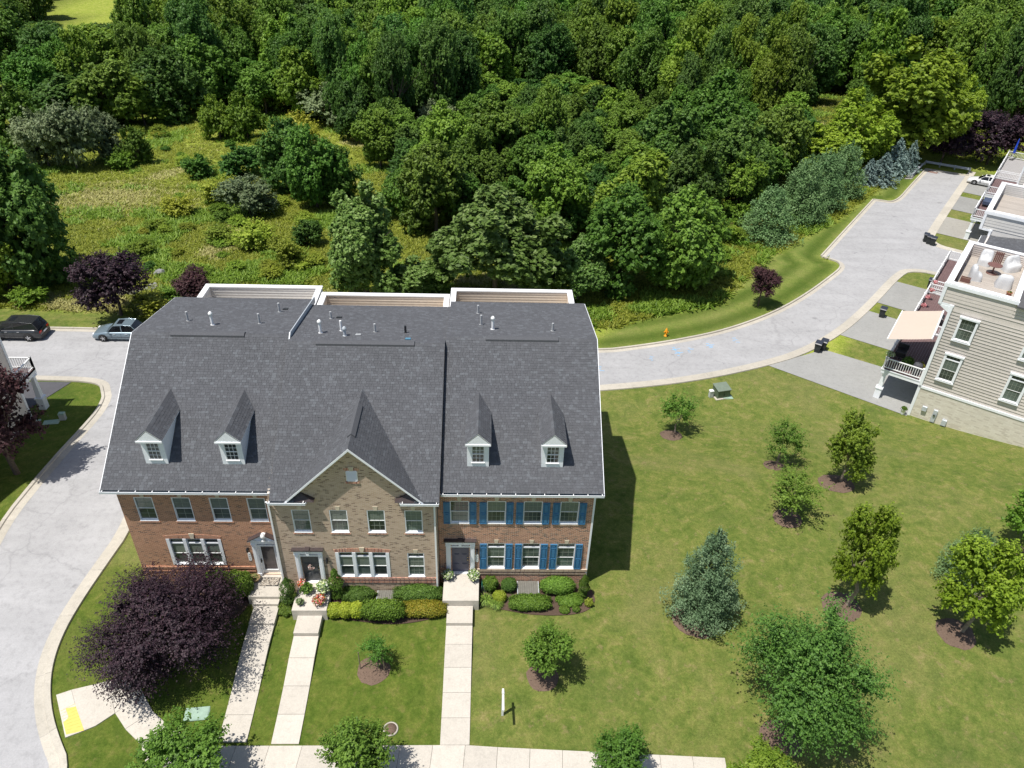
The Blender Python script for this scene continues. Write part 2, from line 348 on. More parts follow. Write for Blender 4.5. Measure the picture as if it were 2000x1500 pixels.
def crown_mesh(name, seed, mat, n=9000, shape='round', leaf=.05, lobes=14, spiky=.0, R=1., Ht=1., clump=.075, gap=.0, lr=(.26, .44), low=-.75, skirt=False):
    """R,Ht: crown radius and full height in metres, origin at crown bottom centre; leaf in metres"""
    rng = np.random.default_rng(seed)
    if shape == 'cone':
        L = []
        for k in range(lobes):
            t = (k+.5)/lobes; L.append((t, rng.uniform(0, 2*np.pi)))
        C = []; r = []
        for t, a in L:
            for j in range(4):
                aa = a+j*1.65+rng.uniform(-.4, .4); rr = (1-t)*.62+.03
                C.append((rr*np.cos(aa), rr*np.sin(aa), t*.98)); r.append((1-t)*.34+.07)
        C = np.array(C); r = np.array(r); C[:, 2] = C[:, 2]*2-1
    else:
        d = unit(rng.normal(size=(lobes*4, 3))); keep = d[:, 2] > low; d = d[keep][:lobes]
        rad = rng.uniform(.40, .78, len(d)); C = d*rad[:, None]; r = rng.uniform(lr[0], lr[1], len(d))
        if shape == 'column': C[:, :2] *= .8
        if shape == 'pyramid': C[:, :2] *= (1.12-.60*(C[:, 2:3]+1)/2*1.3); r = r*(1.1-.35*(C[:, 2]+1)/2)
        if skirt:
            zz_ = C[:, 2]; g_ = np.where(zz_ < 0, .72/np.maximum(np.hypot(C[:, 0], C[:, 1]), .18), 1.); g_ = np.minimum(g_, 2.6)*1.; C[:, :2] *= np.where(zz_ < 0, g_*rng.uniform(.55, 1.0, len(C)), 1.)[:, None]; C[:, 2] = np.where(zz_ < 0, np.minimum(zz_, -.1)*1.15, zz_)
        C = np.vstack([C, [[0, 0, 0]]]); r = np.append(r, .42)
        k_ = max(2, lobes//5); e = unit(rng.normal(size=(k_, 3))+[0, 0, .9]); C = np.vstack([C, e*rng.uniform(.78, .95, (k_, 1))*([.8, .8, 1])]); r = np.append(r, rng.uniform(.10, .17, k_))
    S = np.array([R, R, Ht/2])
    nc = max(20, n//16)
    w_ = r**2; pick = rng.choice(len(C), nc*3, p=w_/w_.sum())
    dirs = unit(rng.normal(size=(nc*3, 3))+C[pick]*1.0+np.array([0, 0, .35]))
    Q = C[pick]+dirs*r[pick][:, None]*rng.uniform(.78, 1.0, (nc*3, 1))
    D = np.linalg.norm(Q[:, None, :]-C[None], axis=2)/r[None]
    ok = (D < .80).sum(1) == 0
    Q = Q[ok][:nc]; dirs = dirs[ok][:nc]; nc = len(Q)
    # twigs: leaves strung along a shoot that grows outward and up, thinning to its tip
    tw = unit(dirs*.8+unit(Q)*.5+rng.normal(size=(nc, 3))*.35+np.array([0, 0, .35]))
    Lt = clump*(1.0+spiky*3.2)*rng.uniform(.6, 1.7, nc)
    m = max(1, int(n*.9/nc)); idx = np.repeat(np.arange(nc), m)
    tt = rng.uniform(-.35, 1, len(idx)); lat = unit(rng.normal(size=(len(idx), 3)))*(clump*.85*rng.uniform(0, 1, len(idx))**.6*(1.05-.72*np.clip(tt, 0, 1)))[:, None]
    P = Q[idx]+tw[idx]*(Lt[idx]*tt)[:, None]+lat
    ct = rng.uniform(0, 1, nc)
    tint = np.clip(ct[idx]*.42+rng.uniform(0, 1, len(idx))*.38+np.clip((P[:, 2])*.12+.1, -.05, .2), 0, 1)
    nn = unit(tw[idx]*.45+dirs[idx]*.35+rng.normal(size=P.shape)*.45+np.array([0, 0, .55]))
    sz = leaf*rng.uniform(.6, 1.25, len(idx))
    # inner leaves that close the crown
    k = int(n*.12); pi = rng.choice(len(C), k); Pi = C[pi]+unit(rng.normal(size=(k, 3)))*(r[pi]*rng.uniform(.2, .75, k))[:, None]
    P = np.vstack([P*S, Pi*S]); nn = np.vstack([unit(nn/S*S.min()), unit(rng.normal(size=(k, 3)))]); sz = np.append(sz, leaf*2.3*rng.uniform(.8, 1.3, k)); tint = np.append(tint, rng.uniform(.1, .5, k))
    P[:, 2] += Ht/2
    P[:, 2] = np.maximum(P[:, 2], .02)
    return leaves_mesh(name, P, nn, sz, tint, mat, rng=rng)
def conifer_mesh(name, seed, mat, R=1.6, Ht=5, tiers=16, per=9, leaf=.07, dens=26, droop=.15, fluffy=.16, ex=.8):
    rng = np.random.default_rng(seed); P = []; T = []; Nn = []; Sz = []
    for k in range(tiers):
        t = k/(tiers-1); z = Ht*(.04+.92*t); L = R*((1-t)**ex)*rng.uniform(.85, 1.1)+.12
        nb = max(4, int(per*(1-t*.45)))
        for j in range(nb):
            a = 2*np.pi*(j+rng.uniform(-.3, .3))/nb+k*.7; LL = L*rng.uniform(.72, 1.12)
            nl = int(dens*(.35+LL/R)); s = rng.uniform(.15, 1, nl)**.7
            up = .35*s*LL*.35-droop*s*s*LL*.6
            side = rng.normal(size=nl)*fluffy*LL*.55*(1.1-s*.6)
            x = np.cos(a)*s*LL-np.sin(a)*side; y = np.sin(a)*s*LL+np.cos(a)*side
            zz = z+up+rng.normal(size=nl)*fluffy*.45
            P.append(np.stack([x, y, zz], 1)); bt = rng.uniform(0, .45)
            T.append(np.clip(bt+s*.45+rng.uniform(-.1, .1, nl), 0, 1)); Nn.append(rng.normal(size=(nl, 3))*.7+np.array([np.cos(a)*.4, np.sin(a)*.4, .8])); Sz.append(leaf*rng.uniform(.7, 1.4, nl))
    P = np.vstack(P); P[:, 2] = np.maximum(P[:, 2], .03)
    return leaves_mesh(name, P, unit(np.vstack(Nn)), np.concatenate(Sz), np.concatenate(T), mat, .45, rng)
def trunk_mesh(name, Ht, r, bark, seed=0, fork=.45, nl=6, spread=.17, single=False):
    q = random.Random(seed); b = MB(); p = Vector((0, 0, -.15)); top = Ht*fork
    pts = [p, Vector((q.uniform(-.03, .03)*Ht, q.uniform(-.03, .03)*Ht, top*.5)), Vector((q.uniform(-.03, .03)*Ht, q.uniform(-.03, .03)*Ht, top))]
    b.cyl(pts[0], pts[1], r*1.25, r, 8); b.cyl(pts[1], pts[2], r, r*.8, 8)
    if single: b.cyl(pts[2], pts[2]+Vector((0, 0, Ht-top)), r*.8, r*.15, 6)
    for i in range(nl):
        a = 6.283*i/nl+q.uniform(-.4, .4); s = pts[1].lerp(pts[2], q.uniform(.3, 1))
        e = s+Vector((math.cos(a)*Ht*spread, math.sin(a)*Ht*spread, Ht*q.uniform(.2, .42)))
        m = s.lerp(e, .5)+Vector((0, 0, -.03*Ht)); b.cyl(s, m, r*.55, r*.35, 6); b.cyl(m, e, r*.35, r*.1, 5)
        for k in range(2):
            e2 = m+Vector((q.uniform(-1, 1)*Ht*.15, q.uniform(-1, 1)*Ht*.15, Ht*q.uniform(.1, .25))); b.cyl(m, e2, r*.25, r*.06, 5)
    return b.mesh(name, bark)
def rad_m(px, py):                      # metres per photo pixel at a ground point
    q = G(px, py); return (q-CC).length/CF, q
def place_plant(crown, trunk, name, label, cat, P, sx, sz, bottom, th=1., group=None, rz=None):
    t = thing(name, label, cat, tuple(P), rnd.uniform(0, 6.28) if rz is None else rz, group, local=True)
    if trunk is not None: link('trunk', trunk, t, scale=(th, th, th))
    link('crown', crown, t, loc=(0, 0, bottom), scale=(sx, sx, sz)); return t
# ------------------------------------------------------------------ polygons that lie on the ground
def in_poly(x, y, poly):
    c = np.zeros(x.shape, bool); n = len(poly)
    for i in range(n):
        x0, y0 = poly[i]; x1, y1 = poly[(i+1) % n]
        if y0 == y1: continue
        k = ((y0 > y) != (y1 > y)) & (x < (x1-x0)*(y-y0)/(y1-y0)+x0); c ^= k
    return c
import bmesh
def sheet(name, poly, mat, dz, kind=None, step=1.0, parent=None, label=None, cat=None, thick=0, hf=None):
    bm = bmesh.new(); vs = [bm.verts.new((x, y, 0)) for x, y in poly]; bm.faces.new(vs)
    ys = [p[1] for p in poly]; xs = [p[0] for p in poly]
    y = math.ceil(min(ys)/step)*step
    while y < max(ys):
        bmesh.ops.bisect_plane(bm, geom=bm.verts[:]+bm.edges[:]+bm.faces[:], plane_co=(0, y, 0), plane_no=(0, 1, 0)); y += step
    bmesh.ops.triangulate(bm, faces=bm.faces[:])
    hh = hf or H
    for v in bm.verts: v.co.z = hh(v.co.x, v.co.y)+dz
    for f in bm.faces:
        f.normal_update()
        if f.normal.z < 0: f.normal_flip()
    if thick:
        r = bmesh.ops.extrude_face_region(bm, geom=bm.faces[:]); 
        for v in [g for g in r['geom'] if isinstance(g, bmesh.types.BMVert)]: v.co.z -= thick
    me = bpy.data.meshes.new(name); bm.to_mesh(me); bm.free(); me.materials.append(mat)
    return link(name, me, parent, kind=kind, label=label, cat=cat)
def smooth_line(pts, it=2, closed=False):
    P = [Vector((p[0], p[1], 0)) for p in pts]
    for _ in range(it):
        Q = [P[0]]
        for a, b in zip(P, P[1:]): Q += [a.lerp(b, .25), a.lerp(b, .75)]
        Q.append(P[-1]); P = Q
    return [(p.x, p.y) for p in P]
def resample(pts, step):
    out = [pts[0]]; acc = 0
    for a, b in zip(pts, pts[1:]):
        a = Vector(a[:2]); b = Vector(b[:2]); L = (b-a).length
        n = max(1, int(round(L/step)))
        for i in range(1, n+1): out.append(tuple(a.lerp(b, i/n)))
    return out
def offset_line(pts, d):
    out = []
    for i, p in enumerate(pts):
        a = Vector(pts[max(0, i-1)]); b = Vector(pts[min(len(pts)-1, i+1)]); t = (b-a)
        if t.length < 1e-6: continue
        t.normalize(); out.append((p[0]-t.y*d, p[1]+t.x*d))
    return out
def ribbon(name, line, prof, mat, parent=None, kind=None, seg=3.05, gap=.012, label=None):
    """cross-section prof [(offset to the left of travel, height)] swept along a line; cut into pieces seg metres long"""
    line = resample(line, .6)
    # pieces
    pieces = []; cur = [line[0]]; L = 0
    for a, b in zip(line, line[1:]):
        L += (Vector(b)-Vector(a)).length; cur.append(b)
        if L >= seg: pieces.append(cur); cur = [b]; L = 0
    if len(cur) > 1: pieces.append(cur)
    full = {tuple(p): i for i, p in enumerate(line)}
    offs = [offset_line(line, o) for o, h in prof]
    root = link(name, None, parent, kind=kind, label=label)
    for pc in pieces:
        i0 = full[tuple(pc[0])]; i1 = full[tuple(pc[-1])]; mb = MB(); k = len(prof); vs = []
        for j in range(i0, i1+1):
            for q in range(k):
                x, y = offs[q][j]
                if j == i1 and j > i0:
                    px, py = offs[q][j-1]; d = Vector((x-px, y-py)); 
                    if d.length > gap: x, y = x-d.x/d.length*gap, y-d.y/d.length*gap
                vs.append((x, y, H(x, y)+prof[q][1]))
        fs = []
        for j in range(i1-i0):
            for q in range(k-1): fs.append((j*k+q, j*k+q+1, (j+1)*k+q+1, (j+1)*k+q))
        e = (i1-i0)*k
        mb.add(vs, fs); mb.add(vs, [tuple(range(k)), tuple(range(e+k-1, e-1, -1))])
        link(name.replace('_line', '')+'_segment' if not name.endswith('segment') else name, mb.mesh('segment', mat), root)
    return root
OB = Vector((35.6, 19.0)); UB = Vector((math.cos(math.radians(-37)), math.sin(math.radians(-37)))); VB = Vector((-UB.y, UB.x))
def B2(u, v): q = OB+u*UB+v*VB; return (q.x, q.y)

# road outlines (world metres, measured on the ground)
far_edge = [(-75, 30.9)]+[G2(x, y) for x, y in ((0, 641), (250, 645))]+[(-12, 29.2), (2, 28.3)]+[G2(x, y) for x, y in ((1168, 687), (1240, 679), (1320, 667), (1400, 651), (1470, 629), (1530, 603), (1580, 573), (1622, 542), (1644, 524), (1640, 513), (1622, 507), (1605, 502))]
far_edge2 = [G2(x, y) for x, y in ((1605, 501), (1656, 445), (1706, 391))]
far_edge3 = [G2(x, y) for x, y in ((1706, 391), (1722, 393), (1742, 396), (1758, 388), (1775, 368), (1809, 331))]
end_edge = [G2(1809, 331), G2(1892, 344)]
court_top = [B2(u, v) for u, v in ((-6.3, 70.5), (-6.3, 41.2), (-5.9, 38.9), (-4.9, 37.9), (-3.6, 37.7), (9, 37.7))]
court_bot = [B2(u, v) for u, v in ((9, 29.4), (-3.8, 29.4), (-5.6, 28.6), (-6.5, 27.2))]
near_edge = [G2(x, y) for x, y in ((1697, 606), (1640, 655), (1565, 694), (1500, 713), (1440, 727), (1380, 739), (1300, 751), (1170, 763))]+[(2, 20.7), (-12, 20.65)]
road_poly = smooth_line(far_edge, 2)+far_edge2[1:-1]+smooth_line(far_edge3, 2)+end_edge[1:]+smooth_line(court_top, 2)+smooth_line(court_bot, 2)+smooth_line(near_edge, 2)+[(-20, 20.65), (-27.95, 20.65), (-28.4, 21.6), (-29.6, 22.2), (-75, 22.9)]
sheet('asphalt_road', road_poly, M_road, .02, kind='structure')
lk = [(-29.8, 22.2), (-28.7, 21.9), (-28.0, 20.9)]+[G2(x, y) for x, y in ((206, 783), (150, 850), (75, 940), (0, 1029))]+[(-25.6, 0), (-25.0, -4), (-24, -9), (-22.5, -14)]
rk_px = [(252, 1030), (197, 1107), (147, 1180), (110, 1247), (92, 1300), (86, 1350), (90, 1400), (104, 1450), (125, 1500)]
rk = [(-19.9, 20.65), (-19.9, 12)]+[G2(x, y) for x, y in rk_px]+[(-15.5, -14)]
left_poly = [(-28.0, 20.65)]+smooth_line(lk[3:], 1)[0:]+list(reversed(smooth_line(rk, 1)))
sheet('side_street', left_poly, M_road, .024, kind='structure')
# kerbs: raised on the far side, rolled gutters elsewhere
KP = [(-.40, .026), (-.02, .03), (0, .15), (.16, .155), (.17, .0)]
ribbon('far_kerb', smooth_line(far_edge, 2), KP, M_kerb, kind='structure')
ribbon('far_kerb', far_edge2, KP, M_kerb, kind='structure')
ribbon('far_kerb', smooth_line(far_edge3, 2), KP, M_kerb, kind='structure')
ribbon('end_kerb', end_edge, [(-.35, .026), (0, .03), (.02, .13), (.22, .135), (.24, 0)], M_kerb, kind='structure')
GP = [(-.72, .027), (-.3, .03), (-.05, .07), (.12, .09), (.14, .0)]
ribbon('gutter', smooth_line(court_bot+near_edge, 2)[:-6], GP, M_kerb, kind='structure')
GW = [(-.6, .027), (-.15, .03), (.35, .06), (.36, .0)]
ribbon('gutter', smooth_line(court_top, 2), GW, M_kerb, kind='structure')
lk2 = smooth_line([(-75, 22.9), (-45, 22.6), (-31.5, 22.35), (-29.6, 22.2), (-28.4, 21.8), (-27.9, 20.9)]+lk[3:], 2)
ribbon('side_kerb', list(reversed(lk2)), [(-.5, .030), (-.04, .034), (0, .11), (.2, .12), (.22, 0)], M_kerb, kind='structure')
ribbon('corner_kerb', smooth_line(rk, 2), [(-.45, .030), (-.04, .034), (0, .10), (.28, .11), (.3, 0)], M_kerb, kind='structure')

# ground: one sheet to the horizon, fine near the houses
def axis_pts(a, b, step, far):
    mid = list(np.arange(a, b+1e-6, step)); lo = [a-step*1.25**k*k for k in range(1, 40) if a-step*1.25**k*k > -far]; hi = [b+step*1.25**k*k for k in range(1, 40) if b+step*1.25**k*k < far]
    return np.array([-far]+sorted(lo)+mid+hi+[far])
lawn_strip = [G2(x, y) for x, y in ((1160, 662), (1230, 628), (1330, 606), (1400, 596), (1440, 560), (1500, 505), (1560, 468), (1640, 428), (1692, 388), (1740, 352), (1796, 325), (1812, 331), (1762, 388), (1710, 396), (1660, 448), (1608, 504), (1648, 518), (1625, 546), (1582, 578), (1532, 606), (1470, 634), (1400, 657), (1320, 674), (1168, 692))]
meadow_strip = [G2(x, y) for x, y in ((-200, 598), (0, 600), (120, 604), (230, 610), (300, 622), (300, 645), (-200, 645))]
xs = axis_pts(-70, 95, .55, 2500); ys = axis_pts(-26, 120, .55, 2500)
X, Y = np.meshgrid(xs, ys); Zg = np.array([[H(x, y) for x in xs] for y in ys])
mask = (Y < 27) & (Y > -400)
mask |= in_poly(X, Y, lawn_strip) | in_poly(X, Y, meadow_strip)
q_ = (X-OB.x)*UB.x+(Y-OB.y)*UB.y; v_ = (X-OB.x)*VB.x+(Y-OB.y)*VB.y
mask |= (q_ > -7) & (v_ < 72) & (v_ > -30)
mask = mask.astype(float)
for _ in range(2):
    mm = mask.copy(); mm[1:-1, 1:-1] = (mask[1:-1, 1:-1]*2+mask[:-2, 1:-1]+mask[2:, 1:-1]+mask[1:-1, :-2]+mask[1:-1, 2:])/6; mask = mm
# bare, shaded woodland floor behind the meadow
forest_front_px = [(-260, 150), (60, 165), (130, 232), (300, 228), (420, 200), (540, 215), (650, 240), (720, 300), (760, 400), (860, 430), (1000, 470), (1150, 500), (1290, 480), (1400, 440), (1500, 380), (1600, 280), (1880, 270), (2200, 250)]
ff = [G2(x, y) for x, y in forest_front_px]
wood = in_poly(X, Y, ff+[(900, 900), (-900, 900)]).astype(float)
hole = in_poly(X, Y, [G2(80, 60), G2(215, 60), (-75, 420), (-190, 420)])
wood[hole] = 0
dist = np.full(X.shape, 99.)
le = resample(smooth_line(far_edge[5:], 2)+far_edge2+far_edge3, 1.)
sel = in_poly(X, Y, lawn_strip)
LE = np.array(le); iy, ix = np.where(sel)
for a, b in zip(iy, ix): dist[a, b] = np.sqrt(((LE-np.array([X[a, b], Y[a, b]]))**2).sum(1).min())
stripe = np.where(sel, .5+.5*np.sin(dist*2*np.pi/2.6+1.2), .5)
nx, ny = len(xs), len(ys); me = bpy.data.meshes.new('ground')
V = np.stack([X, Y, Zg-.012], 2).reshape(-1, 3); I = np.arange(nx*ny).reshape(ny, nx)
Fq = np.stack([I[:-1, :-1], I[:-1, 1:], I[1:, 1:], I[1:, :-1]], 2).reshape(-1, 4)
me.vertices.add(len(V)); me.vertices.foreach_set('co', V.astype(np.float32).ravel()); me.loops.add(Fq.size); me.loops.foreach_set('vertex_index', Fq.astype(np.int32).ravel())
me.polygons.add(len(Fq)); me.polygons.foreach_set('loop_start', np.arange(0, Fq.size, 4, dtype=np.int32)); me.polygons.foreach_set('loop_total', np.full(len(Fq), 4, np.int32))
me.polygons.foreach_set('use_smooth', np.ones(len(Fq), bool)); me.update(calc_edges=True)
_c = G2(215, 388); _d = G2(30, 250)
straw = np.clip(1.25-np.sqrt(((X-_c[0])/9)**2+((Y-_c[1])/7)**2), 0, .8)+np.clip(1.0-np.sqrt(((X-_d[0])/14)**2+((Y-_d[1])/12)**2), 0, .35)
_e = G2(1470, 520); lush = np.where((Y < 1) & (X < .2), 1., 0.)+np.where((X < -20) & (Y < 26), 1., 0.); lush = np.clip(lush, 0, 1)
straw = np.clip(straw*.7+np.clip(1.-np.sqrt(((X-_e[0])/7)**2+((Y-_e[1])/5)**2), 0, .6), 0, .85)
for nm, a in (('lawn', mask), ('wood', wood), ('stripe', stripe), ('straw', straw), ('lush', lush), ('strip', np.where(sel, np.clip(1.2-dist/14, .2, 1), 0))):
    at = me.attributes.new(nm, 'FLOAT', 'POINT'); at.data.foreach_set('value', a.astype(np.float32).ravel())
def groundmat():
    m, t, b, o = newmat('grass ground')
    def A(nm): a = N(t, 'ShaderNodeAttribute'); a.attribute_name = nm; return a.outputs['Fac']
    fine = noise(t, 9, 6, .75, 'World'); mid = noise(t, 1.1, 6, .68, 'World', dist=.6); big = noise(t, .13, 5, .6, 'World', dist=.5); tiny = noise(t, 38, 4, .8, 'World')
    m2 = noise(t, 2.6, 5, .7, 'World', dist=.4)
    lawn = ramp(t, mid, [(.30, (.086, .126, .024)), (.45, (.126, .164, .034)), (.58, (.166, .186, .046)), (.72, (.24, .218, .080))])
    lawn = mixc(t, lawn, ramp(t, m2, [(.3, (.76, .84, .72)), (.5, (1, 1, 1)), (.7, (1.28, 1.18, 1.3))]), 1, 'MULTIPLY')
    lawn = mixc(t, lawn, (.20, .19, .075), ramp(t, big, [(.5, 0), (.68, .45)]))
    lawn = mixc(t, lawn, (.070, .108, .026), ramp(t, big, [(.3, .6), (.46, 0)]))
    patch = noise(t, 2.1, 4, .65, 'World'); lawn = mixc(t, lawn, (.25, .20, .095), ramp(t, patch, [(.58, 0), (.70, .6)]))
    lawn = mixc(t, lawn, (.105, .155, .026), ramp(t, A('strip'), [(0, 0), (1, .6)]))
    lawn = mixc(t, lawn, mixc(t, lawn, (.72, .82, .58), 1, 'MULTIPLY'), A('lush'))
    lawn = mixc(t, lawn, ramp(t, A('stripe'), [(0, (.66, .74, .60)), (.5, (1, 1, 1)), (1, (1.42, 1.28, 1.5))]), 1, 'MULTIPLY')
    mead = ramp(t, mid, [(.28, (.17, .23, .03)), (.5, (.26, .31, .048)), (.72, (.36, .36, .10))])
    mead = mixc(t, mead, (.36, .32, .13), A('straw'))
    mead = mixc(t, mead, ramp(t, fine, [(.25, .62), (.75, 1.4)]), 1, 'MULTIPLY')
    c = mixc(t, mead, lawn, A('lawn'))
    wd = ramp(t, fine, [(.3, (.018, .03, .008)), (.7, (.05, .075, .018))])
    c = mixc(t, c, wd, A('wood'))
    c = mixc(t, c, ramp(t, fine, [(.2, .62), (.8, 1.36)]), 1, 'MULTIPLY')
    c = mixc(t, c, ramp(t, tiny, [(.28, .52), (.72, 1.5)]), 1, 'MULTIPLY')
    t.links.new(c, b.inputs['Base Color']); b.inputs['Roughness'].default_value = .95; b.inputs['Specular IOR Level'].default_value = .12
    bump(t, b, tiny, .7, .05); return m
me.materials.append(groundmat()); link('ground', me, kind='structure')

# driveways of the right-hand houses, slab by slab
def drive(name, poly, mat, label=None): return sheet(name, poly, mat, .026, kind='structure')
drive('driveway', [B2(0, -.3), B2(0, 6.2)]+[G2(x, y) for x, y in ((1609, 683), (1560, 697), (1500, 714))], M_drive)
drive('driveway', [B2(0, 9.5), B2(0, 15.9)]+[B2(-7.2, 16), B2(-8.1, 9.4)], M_drive)
drive('driveway', [B2(0, 18.3), B2(0, 24.8), B2(-6.75, 24.7), B2(-7.0, 18.4)], M_drive)
drive('driveway', [B2(0, 41.9), B2(0, 48.5), B2(-6, 48.5), B2(-6, 41.9)], M_drive2)
drive('driveway', [B2(0, 51.8), B2(0, 58), B2(-6, 58), B2(-6, 51.8)], M_drive)
drive('driveway', [B2(0, 60), B2(0, 66.8), B2(-6, 66.8), B2(-6, 60)], M_drive)
drive('driveway', [(-46, 16.5), (-33.2, 16.5), (-30.9, 22.0), (-46, 22.1)], M_asph)

# ------------------------------------------------------------------ front walks, steps and sidewalk, one object per slab
def slab(parent, name, poly, ztop, thick=.14, mat=M_conc, gap=.012):
    c = Vector((sum(p[0] for p in poly)/len(poly), sum(p[1] for p in poly)/len(poly)))
    P = [Vector(p)+(c-Vector(p)).normalized()*gap for p in poly]
    top = [(p.x, p.y, ztop(p.x, p.y) if callable(ztop) else ztop) for p in P]; mb = MB()
    n = len(P); vs = top+[(x, y, z-thick) for x, y, z in top]
    mb.add(vs, [tuple(range(n)), tuple(range(2*n-1, n-1, -1))]+[(i, i+n, (i+1) % n+n, (i+1) % n) for i in range(n)])
    return mb.build(name, mat, parent)
def walk(x0, x1, ystart, joints_px, pxl, zA):
    """joints given as photo rows read along the walk's left edge"""
    w_ = link('front_walk', None, kind='structure'); OFF[w_.name] = (0, 0, 0)
    return w_
def zwalk(x, y): 
    k = sm((-y-3)/3.5); return (-.29)*(1-k)+(H(x, y)+.045)*k
def do_walk(xl, xr, y0, ys_, zA):
    w_ = link('front_walk', None, kind='structure'); OFF[w_.name] = (0, 0, 0)
    y = ys_[0]; slab(w_, 'step', [(xl, y), (xr, y), (xr, y0), (xl, y0)], zA, .5)
    for a, b in zip(ys_, ys_[1:]): slab(w_, 'slab', [(xl-.0, b), (xr, b), (xr, a), (xl, a)], zwalk, .14)
    return w_
def yrow(px, py): return G(px, py).y
do_walk(.22, 1.60, -1.89, [-3.02]+[yrow(895, r) for r in (1263, 1306.6, 1353.6, 1403, 1456)], -.10)
do_walk(-7.55, -6.27, -2.55, [-3.67]+[yrow(590, r) for r in (1289, 1341, 1396, 1454)], -.10)
w1 = do_walk(-10.0, -8.68, -1.86, [-3.0]+[yrow(500, r) for r in (1260, 1304, 1349, 1397, 1450)], -.20)
slab(w1, 'step', [(-10.1, -1.86), (-8.7, -1.86), (-8.7, -1.53), (-10.1, -1.53)], -.05, .5)
swk = link('sidewalk', None, kind='structure'); OFF[swk.name] = (0, 0, 0)
ysw = yrow(890, 1456)
def yt(x): return ysw+(x-.9)*(-.052) if x > 1.7 else ysw
x = -12.1; 
while x < 13.4:
    x2 = x+1.5; ya, yb_ = yt(x), yt(min(x2, 13.6)); skew = .12
    slab(swk, 'slab', [(x-skew, ya-1.75), (x2-skew, yb_-1.75), (x2, yb_), (x, ya)], lambda a, b: H(a, b)+.05, .12); x = x2
cs = [G2(x, y) for x, y in ((118, 1393), (110, 1358), (145, 1347), (213, 1331), (268, 1326), (283, 1358), (300, 1390), (330, 1420), (362, 1440))]
inn = [G2(x, y) for x, y in ((130, 1440), (187, 1419), (227, 1395), (240, 1418), (273, 1455), (330, 1490))]
def zs(a, b): return H(a, b)+.05
g_ = lambda *p: [G2(*q) for q in p]
for pl in (g_((110, 1358), (140, 1348), (160, 1430), (128, 1442)), g_((140, 1348), (212, 1331), (225, 1394), (187, 1419), (160, 1430)),
           g_((212, 1331), (268, 1326), (281, 1356), (225, 1394)), g_((281, 1356), (299, 1390), (245, 1425), (225, 1394)),
           g_((299, 1390), (330, 1418), (275, 1455), (245, 1425))):
    slab(swk, 'slab', pl, zs, .12)
slab(swk, 'slab', [G2(330, 1418), G2(365, 1440), (-12.15, ysw-.0), (-12.3, ysw-1.75), G2(275, 1455)], zs, .12)
M_yel = simple('yellow tactile paint', (.74, .53, .13), .7, .08, 6, bmp=.5, bscale=40)
tp = MB(); P4 = [G(*q) for q in ((118, 1388), (146, 1373), (165, 1428), (130, 1436))]
for i in range(12):
    for j in range(9):
        a, b = (i+.5)/12, (j+.5)/9; q = P4[0].lerp(P4[1], a).lerp(P4[3].lerp(P4[2], a), b); tp.cyl((q.x, q.y, q.z+.06), (q.x, q.y, q.z+.072), .018, .012, 6)
tp.add([(q.x, q.y, H(q.x, q.y)+.058) for q in P4], [(0, 1, 2, 3)])
tag(tp.build('tactile_paving', M_yel), 'yellow tactile paving mat at the sidewalk ramp by the corner', 'tactile paving')

# mulch beds
def bed(name, px, label, dz=.03):
    pl = smooth_line(px+[px[0]], 2)
    o = sheet(name, pl[:-1], M_mulch, dz, step=.5); tag(o, label, 'mulch bed'); return o
def chips(parent, pts, n, seed):
    pass
bed('mulch_bed', [(-6.0, -.9), (-6.0, -2.6)]+[G2(x, y) for x, y in ((640, 1206), (700, 1214), (760, 1221), (815, 1216), (866, 1203))]+[(-.15, -1.0)], 'brown mulch bed along the hedge of the tan brick house')
bed('mulch_bed', [(1.95, -.1), (1.95, -2.0)]+[G2(x, y) for x, y in ((935, 1182), (985, 1192), (1040, 1202), (1105, 1203), (1145, 1196), (1163, 1178), (1160, 1160))]+[(7.9, .1)], 'brown mulch bed below the blue shuttered windows')
bed('mulch_bed', [(-15.6, -.05), (-15.2, -2.2), (-12, -2.6), (-10.4, -2.4), (-10.4, -.05)], 'brown mulch bed under the shrubs of the left house')
def mulch_ring(px, py, rx, label, off=(0, 0)):
    q = G(px, py); n = 20; pl = [(q.x+off[0]+rx*math.cos(6.283*i/n)*rnd.uniform(.93, 1.06), q.y+off[1]+rx*.95*math.sin(6.283*i/n)*rnd.uniform(.93, 1.06)) for i in range(n)]
    mb = MB(); c = (q.x+off[0], q.y+off[1], H(q.x+off[0], q.y+off[1])+.10)
    inner = [(c[0]+(x-c[0])*.6, c[1]+(y-c[1])*.6) for x, y in pl]
    vs = [c]+[(x, y, H(x, y)+.085) for x, y in inner]+[(x, y, H(x, y)-.0) for x, y in pl]
    fs = [(0, 1+i, 1+(i+1) % n) for i in range(n)]+[(1+i, 1+n+i, 1+n+(i+1) % n, 1+(i+1) % n) for i in range(n)]
    mb.add(vs, fs); r_ = random.Random(int(px)); chip = MB()
    for k in range(int(160*rx*rx)):
        a = r_.uniform(0, 6.283); rr = rx*math.sqrt(r_.random())*.98; x = c[0]+rr*math.cos(a); y = c[1]+rr*math.sin(a); z = H(x, y)+.10*(1-max(0, rr/rx-.55)*2.0)+.005
        s = r_.uniform(.015, .045); b = r_.uniform(0, 3.14); dx, dy = s*math.cos(b), s*math.sin(b)
        mb.add([(x-dx, y-dy, z), (x+dy*.4, y-dx*.4, z+.01), (x+dx, y+dy, z+.012), (x-dy*.4, y+dx*.4, z+.004)], [(0, 1, 2, 3)])
    tag(mb.build('mulch_ring', M_mulch), label, 'mulch ring', 'mulch rings round the young trees'); return q
